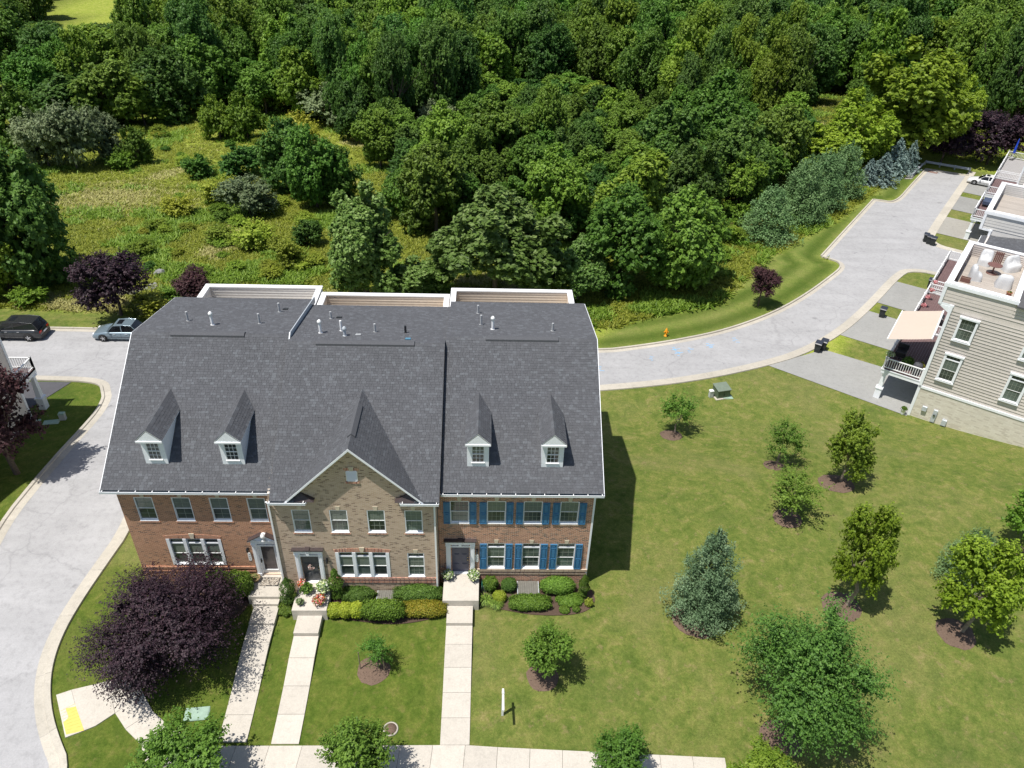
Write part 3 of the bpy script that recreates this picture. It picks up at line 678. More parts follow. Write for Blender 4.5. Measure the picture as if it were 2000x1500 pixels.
# ------------------------------------------------------------------ building kit
MC = {}
def cached(key, fn):
    if key not in MC: MC[key] = fn()
    return MC[key]
def facade(mb, x0, x1, z0, z1, y, th, ops, mi=0):
    """wall in the plane y (front) .. y+th with rectangular openings (ox0, ox1, oz0, oz1)"""
    xs_ = sorted({x0, x1, *[o[0] for o in ops], *[o[1] for o in ops]}); zs_ = sorted({z0, z1, *[o[2] for o in ops], *[o[3] for o in ops]})
    def hole(a, b): return any(o[0] < a < o[1] and o[2] < b < o[3] for o in ops)
    for i in range(len(xs_)-1):
        for j in range(len(zs_)-1):
            if hole((xs_[i]+xs_[i+1])/2, (zs_[j]+zs_[j+1])/2): continue
            a, b, c, d = xs_[i], xs_[i+1], zs_[j], zs_[j+1]; mb.add([(a, y, c), (b, y, c), (b, y, d), (a, y, d)], [(0, 1, 2, 3)], mi)
            mb.add([(a, y+th, c), (b, y+th, c), (b, y+th, d), (a, y+th, d)], [(3, 2, 1, 0)], mi)
    for a, b, c, d in ops:
        for q in (((a, y, c), (b, y, c), (b, y+th, c), (a, y+th, c)), ((a, y, d), (a, y+th, d), (b, y+th, d), (b, y, d)),
                  ((a, y, c), (a, y+th, c), (a, y+th, d), (a, y, d)), ((b, y, c), (b, y, d), (b, y+th, d), (b, y+th, c))): mb.add(q, [(0, 1, 2, 3)], mi)
def frame_mb(w, h, b=.045, y0=-.02, y1=.09, sill=.07):
    m = MB(); m.box(-w/2, -w/2+b, y0, y1, 0, h); m.box(w/2-b, w/2, y0, y1, 0, h); m.box(-w/2+b, w/2-b, y0, y1, h-b, h)
    m.add([(-w/2-.01, y0-.04, 0), (w/2+.01, y0-.04, 0), (w/2+.01, y1, 0), (-w/2-.01, y1, 0), (-w/2-.01, y0-.04, .035), (w/2+.01, y0-.04, .035), (w/2-.0, y1, sill), (-w/2, y1, sill)],
          [(0, 3, 2, 1), (4, 5, 6, 7), (0, 1, 5, 4), (1, 2, 6, 5), (2, 3, 7, 6), (3, 0, 4, 7)])
    return m
def window(house, x, y, z, w, h, cols=3, rows=2, transom=0., glass=None, blind=.5, lintel=None, sillb=None, key=None, grille=True, rz=0, shutters=0):
    """origin at the middle of the sill, facing -y"""
    glass = glass or M_glass; b = .045
    def sub(nm, mb, mat, kk):
        me = cached((nm, w, h, cols, rows, transom, kk), lambda: mb().mesh(nm, mat)); return link(nm, me, win, loc=(0, 0, 0))
    off = OFF[house.name]
    win = link('window', cached(('frame', w, h, transom), lambda: frame_mb(w, h).mesh('window', M_white)), house, loc=(x-off[0], y-off[1], z-off[2]), rz=rz)
    H0 = h-transom; mid = H0*.5+.03
    def panes(z0, z1, yy):
        m = MB(); m.quad((-w/2+b, yy, z0), (w/2-b, yy, z0), (w/2-b, yy, z1), (-w/2+b, yy, z1)); return m
    sub('pane', lambda: panes(.05, mid, .065), glass, 'lo'+glass.name)
    sub('pane', lambda: panes(mid, H0-.03, .045), M_blind if blind > .45 else glass, 'up'+str(blind > .45)+glass.name)
    def rail():
        m = MB(); m.box(-w/2+b, w/2-b, .02, .085, mid-.016, mid+.016); m.box(-w/2+b, -w/2+b+.015, .05, .08, .06, mid); m.box(w/2-b-.015, w/2-b, .05, .08, .06, mid)
        m.box(-w/2+b, w/2-b, .05, .085, .06, .10)
        return m
    sub('sash', rail, M_vinyl, 'r')
    if transom:
        def tb(): m = MB(); m.box(-w/2+b, w/2-b, .0, .085, H0-.04, H0+.04); return m
        sub('transom_bar', tb, M_white, 'tb')
        sub('pane', lambda: panes(H0+.05, h-b, .06), M_glassD, 't')
    if grille:
        def gr():
            m = MB(); g = .009
            for za, zb, yy in ((.10, mid-.02, .058), (mid+.02, H0-.04, .038))+(((H0+.05, h-b, .052),) if transom else ()):
                for i in range(1, cols): xx = -w/2+b+(w-2*b)*i/cols; m.box(xx-g, xx+g, yy-.004, yy, za, zb)
                for j in range(1, rows if zb < H0 else 1): zz = za+(zb-za)*j/rows; m.box(-w/2+b, w/2-b, yy-.005, yy-.001, zz-g, zz+g)
            return m
        sub('grille', gr, M_grille, 'g')
    if lintel is not None:
        m = MB(); m.prism([(-w/2-.02, .0, h), (w/2+.02, .0, h), (w/2+.12, .0, h+.22), (-w/2-.12, .0, h+.22)], (0, -.012, 0)); o = m.mesh('lintel', lintel); link('lintel', o, win)
    if key is not None:
        m = MB(); m.prism([(-.075, -.013, h-.0), (.075, -.013, h-.0), (.125, -.013, h+.27), (-.125, -.013, h+.27)], (0, -.035, 0)); link('keystone', m.mesh('keystone', key), win)
    if sillb is not None:
        m = MB(); m.add([(-w/2-.06, -.06, -.10), (w/2+.06, -.06, -.10), (w/2+.06, .0, -.10), (-w/2-.06, .0, -.10), (-w/2-.06, -.06, -.03), (w/2+.06, -.06, -.03), (w/2+.06, .08, -.001), (-w/2-.06, .08, -.001)],
                        [(0, 3, 2, 1), (4, 5, 6, 7), (0, 1, 5, 4), (1, 2, 6, 5), (2, 3, 7, 6), (3, 0, 4, 7)]); link('brick_sill', m.mesh('brick_sill', sillb), win)
    return win
M_grille = simple('window grille', (.27, .30, .25), .5, .05, 3)
def convex_interval(poly, v):
    us = []
    n = len(poly)
    for i in range(n):
        (u0, v0), (u1, v1) = poly[i], poly[(i+1) % n]
        if (v0 <= v < v1) or (v1 <= v < v0): us.append(u0+(u1-u0)*(v-v0)/(v1-v0))
    return (min(us), max(us)) if len(us) >= 2 else None
def shingles(parent, O, eu, ev, poly, seed=0, expo=.145, name='shingles', kind='stuff'):
    """courses of overlapping tabs on the plane O + u*eu + v*ev inside the convex polygon poly"""
    q = random.Random(seed); O = Vector(O); eu = Vector(eu).normalized(); ev = Vector(ev).normalized(); n = eu.cross(ev)
    if n.z < 0: n = -n
    mb = MB(); vmax = max(p[1] for p in poly); v = min(p[1] for p in poly)
    while v < vmax-.02:
        iv = convex_interval(poly, v+expo*.5)
        if iv and iv[1]-iv[0] > .05:
            u = iv[0]-q.uniform(0, .1)
            while u < iv[1]:
                w_ = q.choice((.13, .16, .19, .22, .25)); a = max(u, iv[0]); b = min(u+w_, iv[1])
                if b-a > .02:
                    th = .010+q.choice((0, 0, .006)); b2 = min(v+expo*1.08, vmax)
                    P = lambda uu, vv, hh: O+eu*uu+ev*vv+n*hh
                    e = .004
                    mb.add([P(a+e, v, th), P(b-e, v, th), P(b-e, b2, .003), P(a+e, b2, .003), P(a+e, v, 0), P(b-e, v, 0)], [(0, 1, 2, 3), (4, 5, 1, 0)])
                u += w_
        v += expo
    o = mb.build(name, M_shing, parent, kind=kind); return o
def gutter(house, x0, x1, y, z, nst, end_l=True, end_r=True):
    m = MB(); d = .13
    m.box(x0, x1, y-d, y-d+.012, z-.10, z+.02); m.box(x0, x1, y-d, y, z-.11, z-.098); m.box(x0, x1, y-d-.015, y-d+.015, z+.02, z+.035)
    m.box(x0, x0+.012, y-d, y, z-.10, z+.02); m.box(x1-.012, x1, y-d, y, z-.10, z+.02)
    o = m.build('gutter', M_white, house)
    s = MB(); s.box(x0+.02, x1-.02, y-d+.013, y-.003, z-.096, z-.075); s.build('gutter_bottom', M_guti, o)
    k = MB()
    for i in range(nst): xx = x0+.12+(x1-x0-.24)*i/(nst-1); k = MB(); k.box(xx-.018, xx+.018, y-d-.02, y+.03, z+.036, z+.052); k.build('gutter_strap', M_vinyl, o)
    return o
M_guti = simple('gutter inside blue', (.10, .25, .36), .5, .1, 5)
def downspout(house, x, y, z0, z1, dx=0):
    m = MB(); m.box(x-.045, x+.045, y-.11, y-.03, z0, z1-.35)
    m.prism([(x-.045, y-.11, z1-.35), (x+.045, y-.11, z1-.35), (x+.045, y-.03, z1-.35), (x-.045, y-.03, z1-.35)], (dx, -.22, .32)); m.box(x-.05, x+.05, y-.24, y-.03, z0-.02, z0+.05)
    return m.build('downspout', M_vinyl, house)
def boards(parent, p0, d, L, z0, z1, nrm, mat, step=.2, name='siding_board', off=None):
    """lapped boards; each one is an object"""
    d = Vector(d); nrm = Vector(nrm); off = OFF[parent.name] if off is None else off; z = z0; p0 = Vector(p0)-Vector(off)
    def mk():
        m = MB(); a = nrm*.004; b = nrm*.030; e = d*L; up = Vector((0, 0, step+.0))
        m.add([Vector((0, 0, 0)), e, e+b, b, up, e+up, e+up+a, a], [(0, 3, 2, 1), (4, 5, 6, 7), (0, 1, 5, 4), (1, 2, 6, 5), (2, 3, 7, 6), (3, 0, 4, 7)]); return m.mesh(name, mat)
    me = cached(('board', round(L, 3), tuple(round(x, 3) for x in d), tuple(round(x, 3) for x in nrm), mat.name, step), mk)
    while z < z1-step*.5:
        o = link(name, me, parent, loc=(p0.x, p0.y, z-off[2])); z += step
S_ = 4.84/7.09
def front_z(y, yf): return 6.57+(y-(yf-.33))*S_

def terrace(house, x0, x1, y0, y1, zt, zf, mat, left=True, right=True, capw=.36, step=.19):
    """walled roof terrace: walls with a wide white cap and lapped siding inside"""
    t = capw; m = MB()
    m.box(x0+.04, x1-.04, y1-t+.04, y1-.04, zf-.4, zt-.05); 
    if left: m.box(x0+.04, x0+t-.04, y0, y1-t+.04, zf-.4, zt-.05)
    if right: m.box(x1-t+.04, x1-.04, y0, y1-t+.04, zf-.4, zt-.05)
    par = m.build('parapet', mat, house)
    c = MB(); c.bbox(x0, x1, y1-t, y1, zt-.05, zt+.03)
    if left: c.bbox(x0, x0+t, y0, y1-t, zt-.05, zt+.03)
    if right: c.bbox(x1-t, x1, y0, y1-t, zt-.05, zt+.03)
    c.build('parapet_cap', M_vinyl, par)
    boards(par, (x0+t, y1-t+.04, 0), (1, 0, 0), x1-x0-2*t, zf, zt-.1, (0, -1, 0), mat, step)
    if left: boards(par, (x0+t-.04, y0, 0), (0, 1, 0), y1-y0-t, zf, zt-.1, (1, 0, 0), mat, step)
    if right: boards(par, (x1-t+.04, y0, 0), (0, 1, 0), y1-y0-t, zf, zt-.1, (-1, 0, 0), mat, step)
    f = MB(); f.box(x0+.1, x1-.1, y0, y1-.1, zf-.15, zf); f.build('terrace_floor', M_deckf, house)
    return par
M_alab = {}

def dormer(house, x, yf, seed):
    """pitched dormer on the front slope; x centre"""
    y = yf+.83; z0 = front_z(y, yf); ze = 9.0; za = 9.5; hw = .54; yb_ = yf+3.35
    d = MB(); d.prism([(x-hw, y, z0-.02), (x+hw, y, z0-.02), (x+hw, y, ze), (x, y, za), (x-hw, y, ze)], (0, 3.0, 0))
    # front trim frame
    ww, wz0, wz1 = .33, z0+.24, ze-.30
    for a, b, c_, e in ((x-hw-.01, x-ww, z0, ze), (x+ww, x+hw+.01, z0, ze), (x-ww, x+ww, z0, wz0), (x-ww, x+ww, wz1, ze)): d.box(a, b, y-.05, y-.002, c_, e)
    D = d.build('dormer', M_white, house)
    # roof of the dormer
    r = MB(); oh = .10; zr = za+.1; zev = ze-.02; yo = y-.26; h2 = hw+oh
    for s in (-1, 1):
        r.prism([(x, yo, zr), (x+s*h2, yo, zev), (x+s*h2, yo, zev-.07), (x, yo, zr-.07)], (0, yf+4.25-yo, 0))
    r.build('dormer_roof', M_white, D)
    t = MB(); t.prism([(x-h2-.0, yo+.0, zev-.03), (x+h2, yo+.0, zev-.03), (x, yo+.0, zr-.03)], (0, .03, 0)); t.box(x-h2, x+h2, yo-.03, yo+.05, zev-.13, zev-.03); t.build('dormer_gable', M_white, D)
    Ls = math.hypot(h2, zr-zev)
    zq = lambda z: (z-6.57)/S_+yf-.33
    for s in (-1, 1):
        # u runs back along y, v runs up the slope
        poly = [(0, 0), (zq(zev)-yo, 0), (zq(zr)-yo, Ls), (0, Ls)]
        shingles(D, (x+s*h2*1.02, yo-.01, zev+.006), (0, 1, 0), (-s*h2, 0, zr-zev), poly, seed+s)
    rc = MB(); n = 12
    for i in range(n): a = yo+(zq(zr)-yo)*i/n; rc.prism([(x-.13, a, zr-.095), (x, a, zr+.03), (x+.13, a, zr-.095), (x, a, zr+.0)], (0, (zq(zr)-yo)/n-.01, .0))
    rc.build('ridge_cap', M_shing, D)
    # window
    f = frame_mb(ww*2, wz1-wz0, .05, -.03, .04).tf(Matrix.Translation((x, y-.03, wz0))); f.build('window_frame', M_vinyl, D)
    mid = (wz0+wz1)/2+.02; k = ww-.05
    p = MB(); p.quad((x-k, y-.022, wz0+.04), (x+k, y-.022, wz0+.04), (x+k, y-.022, mid), (x-k, y-.022, mid)); p.build('pane', M_glassD, D)
    p = MB(); p.quad((x-k, y-.03, mid), (x+k, y-.03, mid), (x+k, y-.03, wz1-.04), (x-k, y-.03, wz1-.04)); p.build('pane', M_glass if seed % 2 else M_glassD, D)
    g = MB(); g.box(x-k, x+k, y-.06, y-.03, mid-.022, mid+.022)
    for i in (1, 2): xx = x-k+2*k*i/3; g.box(xx-.011, xx+.011, y-.041, y-.031, wz0+.05, wz1-.05)
    for zz in ((wz0+.05+mid)/2, (mid+wz1-.05)/2): g.box(x-k, x+k, y-.042, y-.032, zz-.011, zz+.011)
    g.build('grille', M_white, D)
    return D

def pipe(house, x, y, zb, h, kind):
    m = MB(); z = zb-.05; h = h*1.3
    if kind == 0: m.cyl((x, y, z), (x, y, zb+h), .062, .062, 8); m.lathe((x, y, zb-.02), [(.13, 0), (.11, .03), (.055, .06)], 10)
    elif kind == 1:
        m.cyl((x, y, z), (x, y, zb+h), .075, .075, 10); m.lathe((x, y, zb-.02), [(.16, 0), (.13, .03), (.065, .07)], 10); m.lathe((x, y, zb+h-.08), [(.085, 0), (.12, .02), (.12, .12), (.05, .2)], 10)
    else: m.add([(x-.15, y-.12, zb), (x+.15, y-.12, zb), (x+.15, y+.12, zb), (x-.15, y+.12, zb), (x-.15, y-.12, zb+.09), (x+.15, y-.12, zb+.09), (x+.13, y+.12, zb+.03), (x-.13, y+.12, zb+.03)], [(4, 5, 6, 7), (0, 1, 5, 4), (1, 2, 6, 5), (2, 3, 7, 6), (3, 0, 4, 7)])
    return m

def base_house(label, x0, x1, yf, brick, ops, z_ridge=11.41, xr0=None, xr1=None, seed=0, zt=9.37, gable=False, wallmat=None):
    """x0,x1 outer wall faces; yf front plane; xr0,xr1 roof extents"""
    h = thing('brick_townhouse', label, 'house', (x0, yf, -.5)); 
    xr0 = x0 if xr0 is None else xr0; xr1 = x1 if xr1 is None else xr1
    m = MB(); facade(m, x0, x1, -1.2, 6.42, yf, .22, ops)
    m.box(x0, x1, yf+.2, yf+.22, -1.2, -1.19)
    h_w = m.build('front_wall', brick, h)
    s = MB(); yb = yf+16.5
    prof = [(yf+.23, -2.9), (yb, -2.9), (yb, 8.9), (yf+12.5, 8.9), (yf+12.5, 10.05), (yf+7.09, 11.1), (yf+.23, 6.5)]
    s.prism([(x0+.01, y, z) for y, z in prof], (.2, 0, 0)); s.prism([(x1-.21, y, z) for y, z in prof], (.2, 0, 0)); s.box(x0+.01, x1-.01, yb-.2, yb, -2.9, 8.9)
    s.box(x0+.22, x1-.22, yf+.3, yf+.32, -.9, 6.4, 1)
    s.build('side_wall', [M_sidC, M_dark], h)
    # roof deck
    r = MB(); ye, ze = yf-.33, 6.57; yr, zr = yf+7.09-.33, z_ridge; yk, zk = yf+12.83-.0, 10.32; th = .16
    def deckpart(a, b, y):
        z = ze+(y-ye)*S_; r.prism([(a, y, z), (a, yr, zr), (a, yk, zk), (a, yk, zk-th), (a, yr, zr-th), (a, y, z-th)], (b-a, 0, 0))
    if gable:
        na, nb = gable; deckpart(xr0, na, ye); deckpart(na, nb, yf+.23); deckpart(nb, xr1, ye)
    else: deckpart(xr0, xr1, ye)
    R = r.build('roof', M_rooft, h)
    Ls = math.hypot(yr-ye, zr-ze); Lb = math.hypot(yk-yr, zk-zr)
    vn = .145*5
    if gable:
        for a, b, v0 in ((xr0, na, 0), (nb, xr1, 0)): shingles(R, (xr0, ye-.02, ze+.003), (1, 0, 0), (0, yr-ye, zr-ze), [(a-xr0, 0), (b-xr0, 0), (b-xr0, vn), (a-xr0, vn)], seed+int(b))
        shingles(R, (xr0, ye-.02, ze+.003), (1, 0, 0), (0, yr-ye, zr-ze), [(0, vn), (xr1-xr0, vn), (xr1-xr0, Ls), (0, Ls)], seed)
    else: shingles(R, (xr0, ye-.02, ze+.003), (1, 0, 0), (0, yr-ye, zr-ze), [(0, 0), (xr1-xr0, 0), (xr1-xr0, Ls), (0, Ls)], seed)
    shingles(R, (xr0, yk+.02, zk+.003), (1, 0, 0), (0, yr-yk, zr-zk), [(0, 0), (xr1-xr0, 0), (xr1-xr0, Lb), (0, Lb)], seed+9)
    c = MB(); x = xr0+.01
    while x < xr1-.05:
        e = min(x+.24, xr1-.01); c.add([(x, yr-.14, zr-.075), (e, yr-.14, zr-.075), (e, yr, zr+.022), (x, yr, zr+.022), (x, yr+.15, zr-.012), (e, yr+.15, zr-.012)], [(0, 1, 2, 3), (3, 2, 5, 4)]); x += .25
    c.build('ridge_shingles', M_shing, R, kind='stuff')
    terrace(h, x0+.02, x1-.02, yf+12.9, yf+16.5, zt, zt-1.15, M_sidW if seed == 11 else M_sidC)
    return h, R
M_rooft = simple('roof edge', (.10, .10, .105), .8, .1, 5)
def rake(house, x, yf, side):
    """white rake boards along a gable end"""
    m = MB(); ye, ze = yf-.33, 6.57; yr, zr = yf+6.76, 11.41; yk, zk = yf+12.83, 10.32
    for (a, b), (c, d) in (((ye, ze), (yr, zr)), ((yr, zr), (yk, zk))): m.prism([(x, a, b-.005), (x, c, d-.005), (x, c, d-.24), (x, a, b-.24)], (.035*side, 0, 0))
    m.build('rake_board', M_white, house)
def ridge_vent(house, x0, x1, yr, zr):
    m = MB(); m.add([(x0, yr-.20, zr-.11), (x1, yr-.20, zr-.11), (x1, yr-.19, zr-.0), (x0, yr-.19, zr-.0), (x1, yr, zr+.09), (x0, yr, zr+.09), (x1, yr+.18, zr+.05), (x0, yr+.18, zr+.05), (x1, yr+.19, zr-.04), (x0, yr+.19, zr-.04)],
                    [(0, 1, 2, 3), (3, 2, 4, 5), (5, 4, 6, 7), (7, 6, 8, 9), (0, 3, 5, 7, 9), (1, 8, 6, 4, 2)])
    return m.build('ridge_vent', M_shing, house)
def back_z(y, yf): return 11.41+(y-(yf+6.76))*(10.32-11.41)/6.07

# ------------------------------------------------------------------ the three town houses
def door_leaf(house, x, y, z, w, h, mat, knob=1):
    m = MB(); m.box(x-w/2, x+w/2, y, y+.04, z, z+h)
    L = m.build('door', mat, house)
    p = MB()
    rows_ = ((.12, .32), (.37, .68), (.73, .93))
    for a, b in rows_:
        for s in (-1, 1):
            xx = x+s*w*.23; p.bbox(xx-w*.15, xx+w*.15, y-.02, y-.0, z+h*a, z+h*b, .0)
            p.box(xx-w*.10, xx+w*.10, y-.032, y-.019, z+h*a+.05, z+h*b-.05)
    p.build('door_panel', mat, L)
    k = MB(); k.cyl((x+knob*w*.42, y, z+.95), (x+knob*w*.42, y-.06, z+.95), .03, .035, 8); k.cyl((x+knob*w*.42, y, z+1.12), (x+knob*w*.42, y-.03, z+1.12), .028, .028, 8); k.build('handle', M_brass, L)
    return L
M_brass = simple('satin brass', (.45, .36, .2), .35, .1, 5, metal=.8)
def surround(house, x, y, z0, w, zt, kind):
    """white door surround with pilasters; kind 0 flat dark cap, 1 broken pediment"""
    m = MB(); pw = .2
    for s in (-1, 1):
        c = x+s*(w/2-pw/2); m.box(c-pw/2, c+pw/2, y-.10, y+.0, z0+.18, zt-.42); m.box(c-pw/2-.02, c+pw/2+.02, y-.13, y, z0, z0+.18); m.box(c-pw/2-.025, c+pw/2+.025, y-.14, y, zt-.42, zt-.34); m.box(c-.06, c+.06, y-.115, y-.10, z0+.25, zt-.5)
        m.box(x+s*(w/2-pw)-.05, x+s*(w/2-pw)+.05, y-.03, y+.14, z0, zt-.34)
    m.box(x-w/2-.02, x+w/2+.02, y-.12, y, zt-.34, zt-.1); m.box(x-w/2-.06, x+w/2+.06, y-.17, y, zt-.1, zt-.04)
    m.box(x-w/2+pw, x+w/2-pw, y-.02, y+.12, zt-.62, zt-.53)
    S = m.build('door_surround', M_white, house)
    t = MB(); t.quad((x-w/2+pw+.04, y+.08, zt-.53), (x+w/2-pw-.04, y+.08, zt-.53), (x+w/2-pw-.04, y+.08, zt-.34), (x-w/2+pw+.04, y+.08, zt-.34)); t.build('transom_pane', M_glassD, S)
    g = MB()
    for i in range(1, 4): xx = x-w/2+pw+(w-2*pw)*i/4; g.box(xx-.012, xx+.012, y+.05, y+.079, zt-.53, zt-.34)
    g.build('transom_grille', M_white, S)
    if kind == 0:
        c = MB(); c.box(x-w/2-.10, x+w/2+.10, y-.24, y, zt-.04, zt+.03); c.box(x-.13, x+.13, y-.28, y, zt+.03, zt+.09); c.build('cap', M_capdark, S)
        k = MB(); k.prism([(x-.07, y-.175, zt-.34), (x+.07, y-.175, zt-.34), (x+.10, y-.175, zt-.0), (x-.10, y-.175, zt-.0)], (0, -.05, 0)); k.build('keystone', M_white, S)
    else:
        a = .62
        g = MB(); g.prism([(x-w/2-.04, y-.12, zt-.04), (x+w/2+.04, y-.12, zt-.04), (x, y-.12, zt+.42)], (0, .12, 0)); g.box(x-w/2-.08, x+w/2+.08, y-.2, y, zt-.08, zt-.035); g.build('pediment', M_white, S)
        for s in (-1, 1):
            c = MB(); c.prism([(x+s*(w/2+.12), y-.30, zt-.05), (x+s*(w/2+.12), y-.30, zt+.0), (x+s*.13, y-.30, zt+.44), (x+s*.13, y-.30, zt+.38)], (0, .30, 0), 0); c.build('pediment_cap', M_capdark, S)
            c = MB(); c.prism([(x+s*(w/2+.10), y-.27, zt-.10), (x+s*(w/2+.10), y-.27, zt-.05), (x+s*.13, y-.27, zt+.38), (x+s*.13, y-.27, zt+.31)], (0, .27, 0), 0); c.build('pediment_moulding', M_white, S)
        f = MB(); f.lathe((x, y-.2, zt-.02), [(.10, 0), (.12, .04), (.05, .10), (.06, .2), (.12, .27), (.13, .36), (.09, .44), (.03, .5)], 10); f.build('finial', M_vinyl, S)
    return S
def shutter(house, x, y, z0, z1, w=.37, panels=(.03, .47, .53, .97)):
    off = OFF[house.name]
    def mk():
        m = MB(); m.box(-w/2, w/2, -.035, 0, 0, z1-z0); h = z1-z0
        return m.mesh('shutter', M_shut)
    o = link('shutter', cached(('sh', w, round(z1-z0, 2)), mk), house, loc=(x-off[0], y-off[1], z0-off[2]))
    def fr():
        m = MB(); h = z1-z0; e = .055
        m.box(-w/2-.001, -w/2+e, -.066, -.035, 0, h); m.box(w/2-e, w/2+.001, -.066, -.035, 0, h)
        for a, b in ((0, e), (h-e, h))+tuple((h*p-e/2, h*p+e/2) for p in panels): m.box(-w/2+e, w/2-e, -.066, -.035, a, b)
        return m.mesh('shutter_frame', M_shut)
    link('shutter_frame', cached(('shf', w, round(z1-z0, 2), panels), fr), o)
    def pn():
        m = MB(); h = z1-z0; ps = [0]+list(panels)+[1]
        for a, b in zip(ps, ps[1:]): m.bbox(-w/2+.10, w/2-.10, -.060, -.035, h*a+.10, h*b-.10, .0)
        return m.mesh('shutter_panel', M_shut)
    link('shutter_panel', cached(('shp', w, round(z1-z0, 2), panels), pn), o); return o
def lamp(x, y, z, label):
    m = MB(); m.box(-.05, .05, -.03, 0, -.10, .10); m.box(-.012, .012, -.13, -.03, .05, .075)
    t = thing('wall_lamp', label, 'wall lamp', (x, y, z), local=True)
    link('bracket', m.mesh('bracket', M_black), t)
    m = MB(); m.lathe((0, -.13, -.14), [(.045, 0), (.06, .02), (.06, .03)], 8); m.lathe((0, -.13, .06), [(.075, 0), (.03, .07), (.01, .12)], 8)
    for i in range(4): a = .785+i*1.571; m.box(.05*math.cos(a)-.006, .05*math.cos(a)+.006, -.13+.05*math.sin(a)-.006, -.13+.05*math.sin(a)+.006, -.11, .06)
    link('cage', m.mesh('cage', M_black), t)
    m = MB(); m.cyl((0, -.13, -.11), (0, -.13, .06), .038, .045, 8); link('glass', m.mesh('glass', M_glass), t)
    return t
def plate(x, y, z, h, label, mat):
    m = MB(); n = 16; w = .085
    pts = [(w*math.cos(a), 0, (h/2-w)*(1 if math.sin(a) >= 0 else -1)+w*math.sin(a)) for a in [6.2832*(i+.5)/n for i in range(n)]]
    m.prism(pts, (0, -.015, 0)); t = link('number_plate', m.mesh('number_plate', mat), loc=(x, y-.002, z), label=label, cat='number plate')
    m = MB()
    for i, zz in enumerate((h*.26, 0.0, -h*.26)):            # worn raised numerals
        m.box(-.03, .03, -.02, -.0145, zz+.03, zz+.042); m.box(.018, .03, -.02, -.0145, zz-.04, zz+.03)
        if i == 1: m.box(-.03, .018, -.02, -.0145, zz-.006, zz+.006)
    link('numerals', m.mesh('numerals', M_black if mat is not M_black else M_vinyl), t)
    return t

# house 1 (left)
W1 = [-15.1, -13.23, -11.35, -9.47]
ops = [(x-.465, x+.465, 4.17, 5.80) for x in W1]+[(-14.50, -11.82, .92, 2.87), (-9.95, -8.90, .18, 2.78)]
h1, R1 = base_house('red-brown brick town house at the left end with two slanting dormers and no shutters', -16.33, -8.68, 0, M_br1, ops, xr0=-16.83, xr1=-8.42, seed=11)
for i, x in enumerate(W1): window(h1, x, .03, 4.17, .93, 1.62, 2, 2, blind=.9, lintel=M_sol1, key=M_stonec, sillb=M_sol1, grille=True)
for x, ww in ((-14.08, .80), (-13.16, .80), (-12.26, .80)): window(h1, x, .03, .92, ww, 1.95, 3, 2, transom=.36, blind=.9, grille=False)
m = MB()
for x in (-14.5, -13.64, -12.71, -11.82): m.box(x-.085, x+.085, -.03, .1, .92, 2.87)
m.build('mullion', M_white, h1)
def arch(house, xa, xb, y, z, rise, mat, th=.2):
    m = MB(); n = 14; lo, hi = [], []
    for i in range(n+1):
        t = i/n; x = xa+(xb-xa)*t; q = rise*(1-(2*t-1)**2); lo.append((x, y-.015, z+q*.35)); hi.append((x+(t-.5)*.16, y-.015, z+q+th))
    for i in range(n): m.prism([lo[i], lo[i+1], hi[i+1], hi[i]], (0, .016, 0))
    o = m.build('brick_arch', mat, house)
    k = MB(); xm = (xa+xb)/2; k.prism([(xm-.08, y-.016, z+rise*.35), (xm+.08, y-.016, z+rise*.35), (xm+.14, y-.016, z+rise+th+.07), (xm-.14, y-.016, z+rise+th+.07)], (0, -.035, 0)); k.build('keystone', M_stonec, o)
arch(h1, -14.62, -11.75, 0, 2.87, .14, M_sol1)
m = MB(); m.box(-16.33, -10.25, -.05, -.001, .66, .80); m.box(-16.33, -10.25, -.03, -.001, .38, .47); m.build('brick_band', M_sol1, h1)
gutter(h1, -16.85, -8.44, -.335, 6.52, 11)
surround(h1, -9.43, 0, .18, 1.46, 2.97, 1)
m = MB(); m.box(-9.95, -8.91, .10, .15, .18, 2.42); D = m.build('door', M_vinyl, h1)
m = MB(); m.quad((-9.78, .095, .48), (-9.08, .095, .48), (-9.08, .095, 2.3), (-9.78, .095, 2.3)); m.build('storm_glass', simple('storm door glass', (.10, .085, .09), .08, .4, 2, spec=.6), D)
m = MB(); m.box(-9.82, -9.04, .06, .099, .42, .48); m.box(-9.82, -9.78, .07, .099, .48, 2.34); m.box(-9.08, -9.04, .07, .099, .48, 2.34); m.box(-9.78, -9.08, .07, .099, 2.3, 2.34); m.build('door_frame', M_white, D)
m = MB(); m.box(-9.90, -9.86, .03, .1, 1.05, 1.3); m.cyl((-9.88, .05, 1.2), (-9.80, .03, 1.2), .015, .015, 6); m.build('handle', M_black, D)
dormer(h1, -14.25, 0, 101); dormer(h1, -10.45, 0, 102)
ridge_vent(h1, -14.75, -10.85, 6.76, 11.41)
rake(h1, -16.83, 0, -1)
for x, y, hgt, k in ((-14.56, 8.68, .45, 0), (-13.0, 8.08, .55, 1), (-10.53, 8.43, .48, 0), (-9.94, 10.43, .45, 0), (-9.7, 10.9, .08, 2)):
    pipe(h1, x, y, back_z(y, 0), hgt, k).build('vent_pipe' if k < 2 else 'roof_vent', M_vinyl if k == 1 else (M_pipeb if k == 0 else M_black), h1)
m = MB(); m.prism([(-8.46, 6.2, 11.1), (-8.46, 6.76, 11.56), (-8.46, 12.9, 10.50), (-8.46, 12.9, 10.1), (-8.46, 6.2, 10.9)], (.05, 0, 0)); m.build('edge_flashing', M_grey, h1)
plate(-10.42, 0, 1.55, .62, 'narrow pale house number plate under the lamp of the left door', M_vinyl)
lamp(-10.43, 0, 2.15, 'black lantern left of the pedimented door')

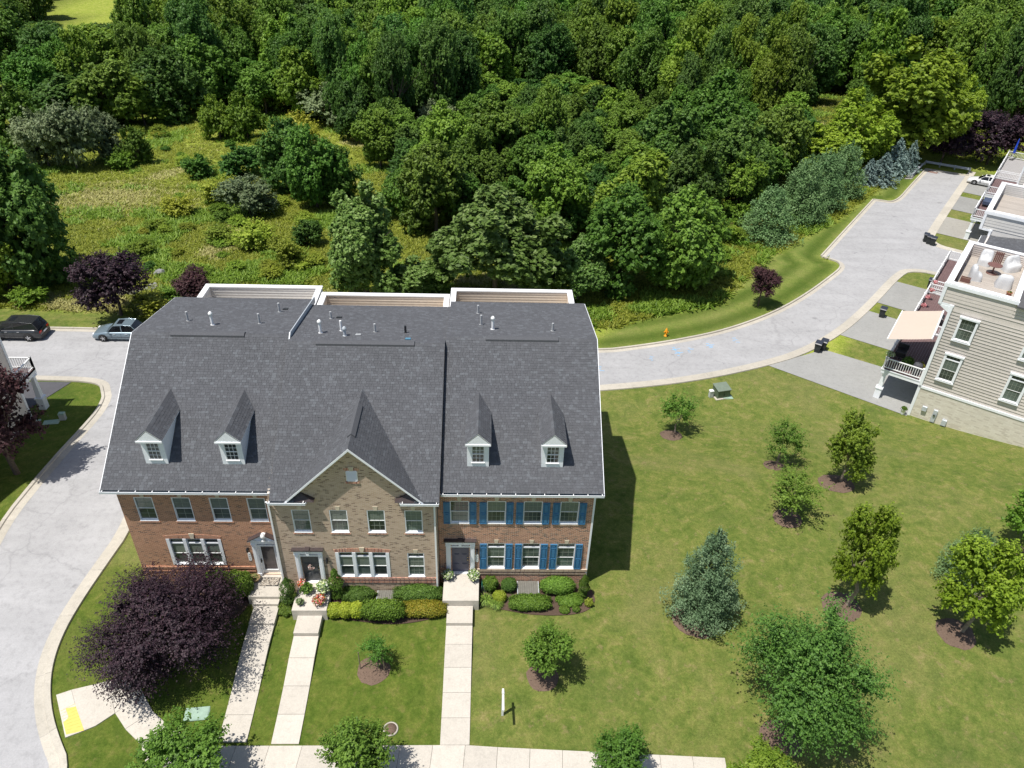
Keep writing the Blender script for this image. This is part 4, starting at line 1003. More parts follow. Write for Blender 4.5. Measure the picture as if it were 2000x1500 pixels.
# house 2 (middle, tan, with gable)
Y2 = -.7; W2 = [-7.10, -5.21, -3.33, -1.44]
ops = [(x-.45, x+.45, 4.10, 5.68) for x in W2]+[(-5.56, -2.92, .80, 2.66), (-1.89, -1.0, .80, 2.62), (-7.50, -6.57, .33, 2.62)]
h2, R2h = base_house('tan brick town house in the middle with the big front gable', -8.66, -.28, Y2, M_br2, ops, xr0=-8.42, xr1=-.08, seed=22, zt=9.27, gable=(-4.27-2.95, -4.27+2.95))
for x in W2: window(h2, x, Y2+.03, 4.10, .90, 1.58, 3, 2, blind=.9, lintel=M_sol2, key=M_stonec, sillb=M_sol2)
for x in (-5.12, -4.24, -3.36): window(h2, x, Y2+.03, .80, .76, 1.86, 3, 2, transom=.34, blind=.9, grille=False)
m = MB()
for x in (-5.56, -4.68, -3.80, -2.92): m.box(x-.085, x+.085, Y2-.03, Y2+.1, .80, 2.66)
m.build('mullion', M_white, h2)
window(h2, -1.445, Y2+.03, .80, .89, 1.82, 3, 2, transom=.34, blind=.9, lintel=M_sol2, key=M_stonec)
arch(h2, -5.66, -2.82, Y2, 2.66, .12, M_sol2)
m = MB(); m.box(-6.05, -.29, Y2-.05, Y2-.001, .60, .76); m.box(-6.05, -.29, Y2-.035, Y2-.001, .34, .5); m.build('brick_band', M_sol2, h2)
gx, gz, gh = -4.27, 9.93, 3.33
m = MB(); hw_ = 2.92; m.prism([(gx-hw_, Y2, 6.42), (gx+hw_, Y2, 6.42), (gx+hw_, Y2, 6.72), (gx, Y2, 6.72+hw_), (gx-hw_, Y2, 6.72)], (0, .22, 0)); m.build('gable_wall', M_br2, h2)
r = MB(); yo = Y2-.36; yend = yo+(gz-6.57)/S_+.02
for s in (-1, 1): r.prism([(gx, yo, gz), (gx+s*gh, yo, gz-gh), (gx+s*gh, yo, gz-gh-.15), (gx, yo, gz-.17)], (0, .34, 0))
for s in (-1, 1): r.add([(gx, yo, gz-.01), (gx+s*gh, yo, gz-gh-.01), (gx, yend, gz-.01)], [(0, 1, 2)])
GR = r.build('gable_roof', M_white, h2)
for s in (-1, 1):
    Ls = gh*math.sqrt(2); poly = [(0, 0), (.05, 0), (yend-yo, Ls), (0, Ls)]
    shingles(GR, (gx+s*gh, yo-.015, gz-gh+.005), (0, 1, 0), (-s, 0, 1), poly, 300+s)
rc = MB(); n = 18; 
for i in range(n): a = yo+(yend-yo)*i/n; b = yo+(yend-yo)*(i+1)/n-.008; rc.add([(gx-.13, a, gz-.115), (gx-.13, b, gz-.115), (gx, b, gz+.02), (gx, a, gz+.02), (gx+.13, a, gz-.115), (gx+.13, b, gz-.115)], [(0, 1, 2, 3), (3, 2, 5, 4)])
rc.build('ridge_cap', M_shing, GR)
rv = MB(); a, b = yo+1.05, yo+3.6
rv.add([(gx-.2, a, gz-.19), (gx-.2, b, gz-.19), (gx-.19, b, gz-.09), (gx-.19, a, gz-.09), (gx, a, gz+.08), (gx, b, gz+.08), (gx+.19, a, gz-.09), (gx+.19, b, gz-.09), (gx+.2, a, gz-.19), (gx+.2, b, gz-.19)], [(0, 1, 2, 3), (3, 2, 5, 4), (4, 5, 7, 6), (6, 7, 9, 8), (0, 3, 4, 6, 8)])
rv.build('ridge_vent', M_shing, h2)
for s in (-1, 1):
    t = MB(); t.prism([(gx-s*.0, yo-.03, gz+.0), (gx+s*(gh+.08), yo-.03, gz-gh-.08), (gx+s*(gh+.08), yo-.03, gz-gh-.2), (gx, yo-.03, gz-.14)], (0, .03, 0)); t.build('rake_board', M_white, GR)
    # eave return: little pyramid roof beside the gable foot
    x = gx+s*(hw_-.42); e = MB(); w_ = .52
    e.add([(x-w_, Y2-.33, 6.50), (x+w_, Y2-.33, 6.50), (x+w_, Y2, 6.50), (x-w_, Y2, 6.50), (x+s*.25, Y2-.002, 6.95)], [(0, 1, 4), (1, 2, 4), (3, 0, 4)]); e.build('eave_return', M_capdark, h2)
gutter(h2, -8.50, -6.62, Y2-.335, 6.52, 3); gutter(h2, -2.02, -.10, Y2-.335, 6.52, 3)
m = MB(); m.box(-8.5, -6.6, Y2-.33, Y2, 6.38, 6.42); m.box(-2.05, -.1, Y2-.33, Y2, 6.38, 6.42); m.build('soffit', M_soft, h2)
v = MB(); v.box(-4.58, -4.02, Y2-.04, Y2-.001, 7.62, 7.66); v.box(-4.58, -4.54, Y2-.04, Y2-.001, 7.62, 8.25); v.box(-4.06, -4.02, Y2-.04, Y2-.001, 7.62, 8.25)
for i in range(9): z = 7.66+i*.072; v.add([(-4.54, Y2-.05, z), (-4.06, Y2-.05, z), (-4.06, Y2-.005, z+.068), (-4.54, Y2-.005, z+.068)], [(0, 1, 2, 3)])
GV = v.build('gable_vent', M_vinyl, h2)
arch(h2, -4.62, -3.98, Y2, 8.27, .07, M_sol2, .14)
m = MB(); m.box(-4.64, -3.96, Y2-.045, Y2-.001, 7.49, 7.60); m.build('brick_sill', M_sol2, h2)
surround(h2, -7.035, Y2, .33, 1.44, 2.97, 0)
door_leaf(h2, -7.035, Y2+.12, .33, .93, 2.04, M_doorG, 1)
ridge_vent(h2, -6.9, -1.7, Y2+6.76, 11.41)
for i, (x, y) in enumerate(((-6.84, 9.74), (-6.95, 7.38), (-5.89, 7.76), (-5.56, 7.01), (-4.86, 7.15), (-4.02, 7.67), (-2.33, 7.57), (-2.1, 6.64), (-6.4, 9.9))):
    k = (0, 1, 0, 1, 2, 0, 0, 2, 2)[i]; mt = (M_pipeb, M_vinyl, M_vinyl, M_grey, M_pipeb, M_pipeb, M_black, M_guti, M_black)[i]
    pipe(h2, x, y, back_z(y, Y2), (.35, .55, .5, .35, .1, .4, .35, .1, .1)[i], k).build('vent_pipe' if k < 2 else 'roof_vent', mt, h2)
downspout(h2, -8.58, Y2-.0, -.4, 6.5); downspout(h2, -.36, Y2-.0, -.7, 6.5)
lamp(-6.12, Y2, 2.1, 'black lantern right of the grey front door')
# wreath
wt = thing('door_wreath', 'pink and cream ribbon bunch hanging on the grey front door', 'wreath', (-7.035, Y2+.06, 1.55), local=True)
q = random.Random(5); m = MB()
for i in range(46):
    a = q.uniform(0, 6.28); r_ = q.uniform(.02, .16); x, z = r_*math.cos(a), r_*math.sin(a)*1.3-.02; s = q.uniform(.04, .09)
    m.add([(x-s*.4, -.02-q.random()*.06, z), (x+s*.4, -.03-q.random()*.06, z+q.uniform(-.03, .03)), (x+q.uniform(-.05, .05), -.03-q.random()*.05, z-s*1.6)], [(0, 1, 2)])
link('ribbons', m.mesh('ribbons', islandmat('wreath ribbon', [(0, (.75, .55, .50)), (.5, (.6, .33, .28)), (1, (.8, .74, .68))], .7, 10)), wt)

# house 3 (right, blue shutters)
W3 = [.86, 2.77, 4.66, 6.56]; W3b = [2.80, 4.69, 6.58]
ops = [(x-.49, x+.49, 4.12, 5.70) for x in W3]+[(x-.49, x+.49, .72, 2.66) for x in W3b]+[(.42, 1.34, .33, 2.62)]
h3, R3 = base_house('dark red brick town house with blue shutters at the right end', -.26, 7.81, 0, M_br3, ops, xr0=-.08, xr1=8.17, seed=33)
for i, x in enumerate(W3):
    window(h3, x, .03, 4.12, .98, 1.58, 4, 2, blind=(.2, .9, .9, .9)[i], glass=M_glass, lintel=M_sol3, key=M_stonec, sillb=M_sol3)
    for s in (-1, 1):
        if i == 0 and s == -1: shutter(h3, x-.66, -.002, 4.14, 5.64, .34, (.5,))
        else: shutter(h3, x+s*.69, -.002, 4.14, 5.64, .37, (.5,))
for x in W3b:
    window(h3, x, .03, .72, .98, 1.94, 3, 2, transom=.34, blind=.2, lintel=M_sol3, key=M_stonec)
    for s in (-1, 1): shutter(h3, x+s*.69, -.002, .74, 2.64, .37, (.42, .85))
m = MB(); m.box(1.78, 7.83, -.06, -.001, .52, .70); m.box(1.78, 7.83, -.035, -.001, .28, .40); m.build('brick_band', M_sol3, h3)
m = MB(); m.box(7.76, 7.86, -.02, .12, -.6, 6.42); m.build('corner_board', M_white, h3)
gutter(h3, -.06, 8.2, -.335, 6.52, 12)
m = MB(); m.box(-.06, 8.15, -.33, 0, 6.38, 6.42); m.build('soffit', M_soft, h3)
m = MB(); m.box(-16.8, -8.5, -.33, 0, 6.38, 6.42); m.build('soffit', M_soft, h1)
rake(h3, 8.17, 0, 1)
surround(h3, .88, 0, .33, 1.54, 2.97, 0)
door_leaf(h3, .88, .12, .33, .93, 2.04, M_doorB, 1)
dormer(h3, 1.79, 0, 103); dormer(h3, 5.56, 0, 105)
ridge_vent(h3, 2.1, 6.05, 6.76, 11.41)
for x, y, hgt, k in ((1.62, 10.72, .42, 0), (1.82, 8.77, .48, 0), (2.48, 8.05, .55, 1), (5.82, 7.95, .38, 0)):
    pipe(h3, x, y, back_z(y, 0), hgt, k).build('vent_pipe', M_vinyl if k == 1 else M_pipeb, h3)
plate(1.77, 0, 1.52, .60, 'white rounded house number plate beside the blue front door', M_vinyl)
lamp(1.77, 0, 2.12, 'black lantern between the blue door and the first shutter')
# porches
for hh, (xa, xb, ya, yb_), z in ((h1, (-10.36, -8.40, -1.53, 0), .15), (h2, (-7.82, -6.02, -2.55, Y2), .30), (h3, (-.02, 1.90, -1.88, 0), .30)):
    m = MB(); m.bbox(xa, xb, ya, yb_-.002, -1.0, z, .012); m.build('porch', M_conc, hh)
m = MB(); m.box(.42, 1.34, -.03, .2, .30, .345); m.build('threshold', M_white, h3)
m = MB(); m.box(-7.5, -6.57, Y2-.03, Y2+.2, .30, .345); m.build('threshold', M_white, h2)
# ------------------------------------------------------------------ right-hand row (rotated), local axes: x = u, y = v
RZB = math.radians(-37)
M_stucco = brickmat('cream split stone', (.66, .61, .52), (.74, .70, .61), (.62, .57, .48), (.58, .53, .45), .15, .36, .11)
def rail(parent, p0, p1, zf, label=None, n=None, ht=.95, name='railing'):
    """deck rail with separate balusters"""
    p0 = Vector((*p0, 0)); p1 = Vector((*p1, 0)); d = p1-p0; L = d.length; d.normalize(); nrm = Vector((-d.y, d.x, 0))
    m = MB()
    def bar(a, b, w, z0, z1):
        A, B = p0+d*a, p0+d*b; m.add([A-nrm*w+Vector((0, 0, z0)), B-nrm*w+Vector((0, 0, z0)), B+nrm*w+Vector((0, 0, z0)), A+nrm*w+Vector((0, 0, z0)), A-nrm*w+Vector((0, 0, z1)), B-nrm*w+Vector((0, 0, z1)), B+nrm*w+Vector((0, 0, z1)), A+nrm*w+Vector((0, 0, z1))],
                                     [(0, 3, 2, 1), (4, 5, 6, 7), (0, 1, 5, 4), (1, 2, 6, 5), (2, 3, 7, 6), (3, 0, 4, 7)])
    bar(0, L, .045, zf+ht-.07, zf+ht); bar(0, L, .035, zf+.1, zf+.16)
    R = m.build(name, M_vinyl, parent)
    def bal(): b = MB(); b.box(-.02, .02, -.02, .02, 0, ht-.2); return b.mesh('baluster', M_vinyl)
    me = cached(('bal', ht), bal); k = int(L/.17)
    for i in range(1, k): q = p0+d*(L*i/k); link('baluster', me, R, loc=(q.x-OFF[parent.name][0], q.y-OFF[parent.name][1], zf+.15-OFF[parent.name][2]))
    ps = [0, L] if L < 3.2 else [L*i/round(L/2.4) for i in range(round(L/2.4)+1)]
    for a in ps:
        q = p0+d*a; b = MB(); b.box(q.x-.06, q.x+.06, q.y-.06, q.y+.06, zf-.1, zf+ht+.06); b.add([(q.x-.09, q.y-.09, zf+ht+.06), (q.x+.09, q.y-.09, zf+ht+.06), (q.x+.09, q.y+.09, zf+ht+.06), (q.x-.09, q.y+.09, zf+ht+.06), (q.x, q.y, zf+ht+.14)], [(3, 2, 1, 0), (0, 1, 4), (1, 2, 4), (2, 3, 4), (3, 0, 4)])
        b.build('rail_post', M_vinyl, R)
    return R
def column(parent, x, y, z0, z1, w=.24, name='column'):
    m = MB(); m.box(x-w*.95, x+w*.95, y-w*.95, y+w*.95, z0, z0+.95); m.box(x-w*1.15, x+w*1.15, y-w*1.15, y+w*1.15, z0+.95, z0+1.05)
    m.add([(x-w*.7, y-w*.7, z0+1.05), (x+w*.7, y-w*.7, z0+1.05), (x+w*.7, y+w*.7, z0+1.05), (x-w*.7, y+w*.7, z0+1.05), (x-w*.5, y-w*.5, z1-.12), (x+w*.5, y-w*.5, z1-.12), (x+w*.5, y+w*.5, z1-.12), (x-w*.5, y+w*.5, z1-.12)],
          [(0, 1, 5, 4), (1, 2, 6, 5), (2, 3, 7, 6), (3, 0, 4, 7)]); m.box(x-w*.9, x+w*.9, y-w*.9, y+w*.9, z1-.12, z1)
    return m.build(name, M_white, parent)
def deck(parent, x0, x1, y0, y1, zf, zg, ends=(True, True), floor=None, cols=True):
    m = MB(); m.box(x0, x1, y0, y1, zf-.42, zf-.03); m.box(x0-.04, x1, y0-.04, y1+.04, zf-.12, zf-.03); D = m.build('deck', M_white, parent)
    n = 14; me = None; w_ = (x1-x0-.1)/n
    for i in range(n):
        b = MB(); b.box(0, w_-.012, 0, y1-y0-.1, 0, .028); 
        me = me or b.mesh('deck_board', floor or M_brdeck)
        off = OFF[parent.name]; link('deck_board', me, D, loc=(x0+.05+i*w_-off[0], y0+.05-off[1], zf-.029-off[2]))
    rail(parent, (x0+.07, y0+.07), (x0+.07, y1-.07), zf)
    if ends[0]: rail(parent, (x0+.07, y0+.07), (x1-.05, y0+.07), zf)
    if ends[1]: rail(parent, (x0+.07, y1-.07), (x1-.05, y1-.07), zf)
    if cols:
        for y in (y0+.25, y1-.25): column(parent, x0+.3, y, zg, zf-.42)
    return D
def rh(name, label, cat='house', at=(0, 0)):
    q = OB+at[0]*UB+at[1]*VB; return thing(name, label, cat, (q.x, q.y, 0), RZB, local=True)
# house A: nearest, end wall faces the lawn
A = rh('sided_house', 'taupe sided end house with cream stone base and furnished roof terrace')
m = MB(); m.box(0, 11, 0, .25, -3.0, .24); m.box(0, .25, .25, 9.3, -3, .24); SB = m.build('stone_base', M_stucco, A)
m = MB(); m.box(.03, 11, .06, 9.35, .26, 7.6); m.box(-.82, 3.7, .07, 9.35, 7.3, 7.62); B = m.build('wall', M_sidT, A)
m = MB(); m.box(-.02, 11.1, -.05, .06, .24, .44); m.box(-.04, .16, -.05, .1, -2.6, 7.4); m.box(-.05, .0, .06, 9.3, -2.6, 7.3); m.build('corner_board', M_white, A)
boards(B, (.16, .06, 0), (1, 0, 0), 11-.16, .44, 7.3, (0, -1, 0), M_sidT, .25)
boards(B, (-.80, .06, 0), (1, 0, 0), 11.8, 7.44, 8.75, (0, -1, 0), M_sidT, .25)
for k in range(14): pass
m = MB(); m.box(-.86, .2, -.0, .1, 7.25, 7.43); m.box(-.86, -.66, -.05, .1, 7.3, 8.8); m.box(-.9, 3.85, -.06, .2, 8.7, 8.93); m.box(-.88, -.80, .1, 9.3, 7.3, 8.8)
m.prism([(-.84, -.01, 7.26), (.0, -.01, 7.26), (.0, -.01, 6.75)], (0, .12, 0)); m.build('fascia', M_white, A)
def big_terrace(h, x0, x1, y0, y1, zt, zf, open_x1=False, mat=M_sidT):
    t = .42; m = MB()
    m.box(x0+.05, x1-.05, y0+.06, y0+t-.03, zf-.3, zt-.05); m.box(x0+.05, x1-.05, y1-t+.03, y1-.05, zf-.3, zt-.05); m.box(x0+.05, x0+t-.03, y0+t, y1-t, zf-.3, zt-.05)
    if not open_x1: m.box(x1-t+.03, x1-.05, y0+t, y1-t, zf-.3, zt-.05)
    P = m.build('parapet', mat, h); c = MB()
    c.bbox(x0, x1, y0, y0+t, zt-.05, zt+.02); c.bbox(x0, x1, y1-t, y1, zt-.05, zt+.02); c.bbox(x0, x0+t, y0+t, y1-t, zt-.05, zt+.02)
    if not open_x1: c.bbox(x1-t, x1, y0+t, y1-t, zt-.05, zt+.02)
    c.build('parapet_cap', M_vinyl, P)
    boards(P, (x0+t, y1-t+.03, 0), (1, 0, 0), x1-x0-2*t, zf, zt-.15, (0, -1, 0), mat, .16)
    boards(P, (x0+t-.03, y0+t, 0), (0, 1, 0), y1-y0-2*t, zf, zt-.15, (1, 0, 0), mat, .16)
    nb = 22; w_ = (y1-y0-2*t)/nb; f = MB(); f.box(x0+t, x1-.06, y0+t, y1-t, zf-.2, zf-.03); F = f.build('terrace_floor', M_deckf, h)
    b = MB(); b.box(0, x1-x0-t-.1, 0, w_-.012, 0, .028); me = b.mesh('floor_board', M_tfloor)
    for i in range(nb): link('floor_board', me, F, loc=(x0+t, y0+t+i*w_, zf-.028))
    return P
M_tfloor = concmat('bleached deck boards', (.40, .36, .32), .05, .06)
big_terrace(A, -.86, 3.8, -.02, 9.38, 9.0, 7.95)
window(A, 1.46, -.06, 1.45, 1.02, 2.15, 4, 2, transom=.36, blind=.2); window(A, 1.46, -.06, 4.93, 1.02, 1.75, 4, 2, blind=.2)
window(A, 5.8, -.06, 1.45, 1.02, 2.15, 4, 2, transom=.36, blind=.2); window(A, 5.8, -.06, 4.93, 1.02, 1.75, 4, 2, blind=.2)
for x, z0, z1 in ((1.46, 1.45, 3.6), (1.46, 4.93, 6.68), (5.8, 1.45, 3.6), (5.8, 4.93, 6.68)):
    m = MB(); w_ = .51; m.box(x-w_-.11, x-w_, -.09, .03, z0-.05, z1); m.box(x+w_, x+w_+.11, -.09, .03, z0-.05, z1); m.box(x-w_-.15, x+w_+.15, -.13, .03, z1, z1+.14); m.box(x-w_-.13, x+w_+.13, -.12, .03, z0-.13, z0-.03); m.box(x-w_, x+w_, .008, .03, z0-.03, z1); m.build('window_casing', M_white, A)
deck(A, -2.95, -.06, .75, 9.1, .42, -2.45)
# roof beyond the terrace (mostly outside the picture)
m = MB(); m.prism([(3.8, -.3, 8.6), (11.3, -.3, 8.6), (11.3, 9.4, 8.6), (3.8, 9.4, 8.6)], (0, 0, .12)); R = m.build('roof', M_rooft, A)
m = MB(); m.prism([(3.85, 3.2, 8.7), (3.85, 9.3, 8.7), (3.85, 6.2, 10.4)], (7.4, 0, 0)); m.build('roof_ridge', M_shing, R)
# house B: dark pitched roof, two flower decks
Bh = rh('sided_house', 'house with the dark pitched roof between the two walled roof terraces', at=(0, 9.4))
m = MB(); m.box(.02, 11, .02, 8.38, -3, 6.9); m.build('wall', M_sidT, Bh)
m = MB(); m.prism([(-.5, .0, 6.75), (11, .0, 8.4), (11, .0, 8.25), (-.5, .0, 6.6)], (0, 8.38, 0)); m.build('fascia', M_white, Bh)
m = MB(); m.quad((-.45, 0, 6.80), (11, 0, 8.44), (11, 8.38, 8.44), (-.45, 8.38, 6.80)); R = m.build('roof', M_rooft, Bh)
Ls = math.hypot(6, .86); shingles(R, (-.45, .01, 6.81), (0, 1, 0), (1, 0, .1432), [(0, 0), (8.36, 0), (8.36, 9), (0, 9)], 77, .16)
deck(Bh, -2.95, -.05, .2, 8.2, .42, -2.45, (False, True))
# house C: second walled terrace
Ch = rh('sided_house', 'off white sided house with the empty walled roof terrace', at=(0, 17.8))
m = MB(); m.box(.03, 11, .06, 9.4, -3, 7.6); m.box(-.82, 3.7, .07, 9.4, 7.3, 7.62); W = m.build('wall', M_sidW, Ch)
boards(W, (.16, .06, 0), (1, 0, 0), 10.8, 5.44, 7.3, (0, -1, 0), M_sidW, .25); boards(W, (-.80, .06, 0), (1, 0, 0), 11.8, 7.44, 8.75, (0, -1, 0), M_sidW, .25)
m = MB(); m.box(-.04, .16, -.05, .1, -2.6, 7.4); m.box(-.86, .2, -.0, .1, 7.25, 7.43); m.box(-.86, -.66, -.05, .1, 7.3, 8.8); m.box(-.9, 11, -.06, .1, 8.7, 8.93); m.box(-.88, -.8, .1, 9.4, 7.3, 8.8); m.build('fascia', M_white, Ch)
big_terrace(Ch, -.86, 11, -.02, 9.5, 9.0, 7.95, mat=M_sidW)
deck(Ch, -2.95, -.05, .6, 9.3, .42, -2.45, (True, True))
# second row beyond the court
Dh = rh('sided_house', 'white sided house at the far end beyond the walled terraces', at=(0, 41.9))
m = MB(); m.box(.6, 12, .3, 9.4, -3, 3.0); W = m.build('wall', M_sidW, Dh)
deck(Dh, -3.0, .6, .2, 7.6, .42, -2.45)
Eh = rh('sided_house', 'far house with white rails and a grey roof at the road end', at=(0, 51.8))
m = MB(); m.box(-.2, 12, 6.2, 20, -3, 5.2); m.box(.8, 12, 0, 6.2, -3, 3.0); W = m.build('wall', M_sidW, Eh)
boards(W, (-.15, 6.2, 0), (1, 0, 0), 8, -.5, 5.1, (0, -1, 0), M_sidW, .3)
m = MB(); m.box(-.26, -.06, 6.1, 6.3, -2.4, 5.2); m.box(-.4, 12, 6.0, 6.15, 5.1, 5.35); m.build('corner_board', M_white, Eh)
m = MB(); m.prism([(-.6, 5.8, 5.3), (12, 5.8, 5.3), (12, 20.2, 5.3), (-.6, 20.2, 5.3)], (0, 0, .1)); m.prism([(-.6, 5.8, 5.4), (-.6, 20.2, 5.4), (-.6, 13, 8.6)], (12, 0, 0)); m.build('roof', M_shing, Eh)
deck(Eh, -3.0, -.2, .2, 7.6, .42, -2.45, (True, True))
deck(Eh, -3.0, -.25, 8.2, 19.0, .42, -2.45, (True, True), floor=simple('grey deck boards', (.35, .34, .34), .7, .1, 4))

def atB(u, v, z): q = OB+u*UB+v*VB; return (q.x, q.y, z)
# awning over the first deck
aw = thing('awning', 'beige fabric awning spread over the nearest deck', 'awning', atB(0, 0, 0), RZB, local=True)
zf_ = 3.75; P = [Zp(*q, zf_-(0 if i > 1 else 0)) for i, q in enumerate(((1762.5, 607), (1843, 607), (1821, 662), (1733, 662)))]
def loc(p): d = Vector((p.x-OB.x, p.y-OB.y)); return (d.dot(UB), d.dot(VB))
pl = [loc(p) for p in P]
M_awn = simple('beige awning canvas', (.53, .45, .38), .8, .02, 3)
m = MB(); vs = []; n = 12
for i in range(n+1):
    t = i/n; a = Vector(pl[0]).lerp(Vector(pl[3]), t); b = Vector(pl[1]).lerp(Vector(pl[2]), t)
    for j in range(9):
        s = j/8; q = a.lerp(b, s); vs.append((q.x, q.y, zf_+.0*(1-s)-.05*math.sin(math.pi*s)*(.6+.4*math.sin(t*9))))
m.add(vs, [(i*9+j, i*9+j+1, (i+1)*9+j+1, (i+1)*9+j) for i in range(n) for j in range(8)], 0, True)
link('canopy', m.mesh('canopy', M_awn), aw)
m = MB(); m.cyl((*pl[3], zf_), (*pl[0], zf_), .05, .05, 8); m.cyl((*pl[2], zf_), (*pl[1], zf_), .07, .07, 8)
link('front_bar', m.mesh('front_bar', M_vinyl), aw)
for k in (.25, .75):
    a = Vector(pl[0]).lerp(Vector(pl[3]), k); b = Vector(pl[1]).lerp(Vector(pl[2]), k); m = MB(); mid = a.lerp(b, .5)+Vector((.15, .9*(k-.5)))
    m.cyl((*a, zf_-.05), (*mid, zf_-.15), .03, .03, 6); m.cyl((*mid, zf_-.15), (*b, zf_-.1), .03, .03, 6); link('folding_arm', m.mesh('folding_arm', M_vinyl), aw)

# terrace furniture
def draped(name, label, px, py, zt, w, d, hgt, rz, seed, group='white covered chairs on the roof terrace'):
    q = Zp(px, py, zt); r_ = random.Random(seed); m = MB(); n = 20; rings = ((1.0, 0), (.97, .3), (.93, .62), (.86, .86), (.7, .97), (.35, 1.02)); vs = []
    for j, (s, z) in enumerate(rings):
        for i in range(n):
            a = 6.2832*i/n; sq = 1/max(abs(math.cos(a)), abs(math.sin(a)))**.72; f = 1+.07*math.sin(a*5+seed)*(1-z)+r_.uniform(-.03, .03)
            back = .18*math.sin(a)*z if j > 1 else 0
            vs.append((math.cos(a)*w/2*s*sq*f, math.sin(a)*d/2*s*sq*f, hgt*z*(.80+.36*max(-.6, min(1, math.sin(a)*2.2)))))
    vs.append((0, d*.12, hgt*.95)); k = len(rings)
    m.add(vs, [(j*n+i, j*n+(i+1) % n, (j+1)*n+(i+1) % n, (j+1)*n+i) for j in range(k-1) for i in range(n)]+[((k-1)*n+i, (k-1)*n+(i+1) % n, k*n) for i in range(n)], 0, True)
    return link(name, m.mesh(name, M_cover), loc=(q.x, q.y, zt), rz=rz, label=label, cat='furniture cover', group=group)
ZT = 7.95
draped('covered_chair', 'white covered chair against the siding behind the round table', 1921, 516, ZT, .95, .95, 1.0, -.6, 1)
draped('covered_chair', 'white covered chair left of the round table, next to the brown crate', 1903, 545, ZT, 1.0, .9, .95, 1.2, 2)
draped('covered_chair', 'white covered chair in the corner right of the round table', 1974, 528, ZT, 1.5, .9, 1.0, .3, 3)
draped('covered_chair', 'white covered chair in front of the round table, beside the terracotta pot', 1958, 560, ZT, 1.15, 1.1, .9, 2.6, 4)
q = Zp(1937, 534, ZT); tb = thing('round_table', 'round brown table between the white covered chairs', 'table', (q.x, q.y, ZT), local=True)
M_brt = simple('brown table', (.17, .085, .07), .5, .15, 5)
m = MB(); m.lathe((0, 0, .68), [(.5, 0), (.52, .02), (.52, .04), (.48, .05)], 20); link('tabletop', m.mesh('tabletop', M_brt), tb)
m = MB(); m.lathe((0, 0, 0), [(.42, 0), (.42, .04), (.1, .1), (.06, .3), (.06, .66), (.15, .68)], 14); link('pedestal', m.mesh('pedestal', M_brt), tb)
def at_thing(name, label, cat, px, py, z, rz=0, group=None):
    q = Zp(px, py, z) if z is not None else G(px, py); return thing(name, label, cat, (q.x, q.y, q.z), rz, group, local=True)
def pot(name, label, px, py, z, r, hgt, mat, fmat=None, fr=0, fh=0, nleaf=300, P=None, leaf=.03, group=None, cat='flower pot'):
    q = Vector(P) if P is not None else (Zp(px, py, z) if z is not None else G(px, py))
    t = thing(name, label, cat, tuple(q), 0, group, local=True); m = MB()
    m.lathe((0, 0, 0), [(r*.62, 0), (r*.8, hgt*.35), (r*.93, hgt*.85), (r*1.05, hgt*.86), (r*1.05, hgt), (r*.9, hgt), (r*.85, hgt*.88)], 14); link('pot', m.mesh('pot', mat), t)
    if fmat is not None:
        rng = np.random.default_rng(int(abs(q.x*100))+7); d = unit(rng.normal(size=(nleaf, 3))); d[:, 2] = np.abs(d[:, 2])*.9-.15; P_ = d*np.array([fr, fr, fh])*rng.uniform(.55, 1.05, (nleaf, 1)); P_[:, 2] += hgt
        me = leaves_mesh('flowers', P_, unit(d+rng.normal(size=d.shape)*.5), leaf*rng.uniform(.7, 1.5, nleaf), rng.uniform(0, 1, nleaf), fmat, .8, rng); link('flowers', me, t)
    return t
t = at_thing('planter_box', 'small brown wooden planter on the roof terrace left corner', 'planter', 1884, 550, ZT, RZB)
m = MB(); m.box(-.33, .33, -.2, .2, 0, .05)
for a in (-.33, .28): m.box(a, a+.05, -.2, .2, .05, .35)
for a in (-.2, .16): m.box(-.28, .28, a, a+.04, .05, .33)
link('box', m.mesh('box', M_brt), t); m = MB(); m.box(-.27, .27, -.16, .16, .05, .27); link('soil', m.mesh('soil', M_mulch), t)
pot('terracotta_pot', 'terracotta pot at the near edge of the roof terrace', 1969, 578, ZT, .2, .3, M_terra, F_fol, .15, .12, 60)
t = at_thing('folded_screen', 'dark brown panel leaning on the terrace siding', 'panel', 1945, 518, ZT, RZB)
m = MB()
for i in range(5): m.box(-.3+i*.12, -.2+i*.12, -.03, .03, 0, 1.1)
m.box(-.3, .28, -.045, -.03, .1, .2); m.box(-.3, .28, -.045, -.03, .9, 1.0); link('slats', m.mesh('slats', M_brt), t)
# pots on the flower rail
for k, lb in enumerate(('pink hanging flower basket on the white rail, nearest the awning', 'second pink hanging flower basket from the awning', 'third pink hanging flower basket from the awning', 'pink hanging flower basket at the far end of the rail')):
    px, py = ((1803, 599), (1811, 583), (1819, 569), (1826, 554))[k]; q = Zp(px, py, 1.35)
    pot('flower_basket', lb, 0, 0, 0, .17, .2, simple('coral basket', (.55, .22, .18), .7, .15, 5), F_pink, .24, .26, 160, (q.x, q.y, 1.30), .045, 'pink baskets along the deck rail')
pot('deck_flowers', 'cream and pink flowers at the corner of the awning deck', 0, 0, 0, .16, .25, M_black, F_mix, .38, .34, 420, atB(-2.75, 1.1, 1.38), .04)
pot('deck_shrub', 'leafy green potted shrub on the awning deck', 0, 0, 0, .3, .45, M_black, F_fol, .5, .8, 700, atB(-1.4, 1.9, .43), .06, cat='potted shrub')
pot('deck_shrub', 'golden green potted plant by the wall of the awning deck', 0, 0, 0, .22, .4, M_black, L_orange, .35, .5, 300, atB(-.5, 2.2, .43), .05, cat='potted shrub')
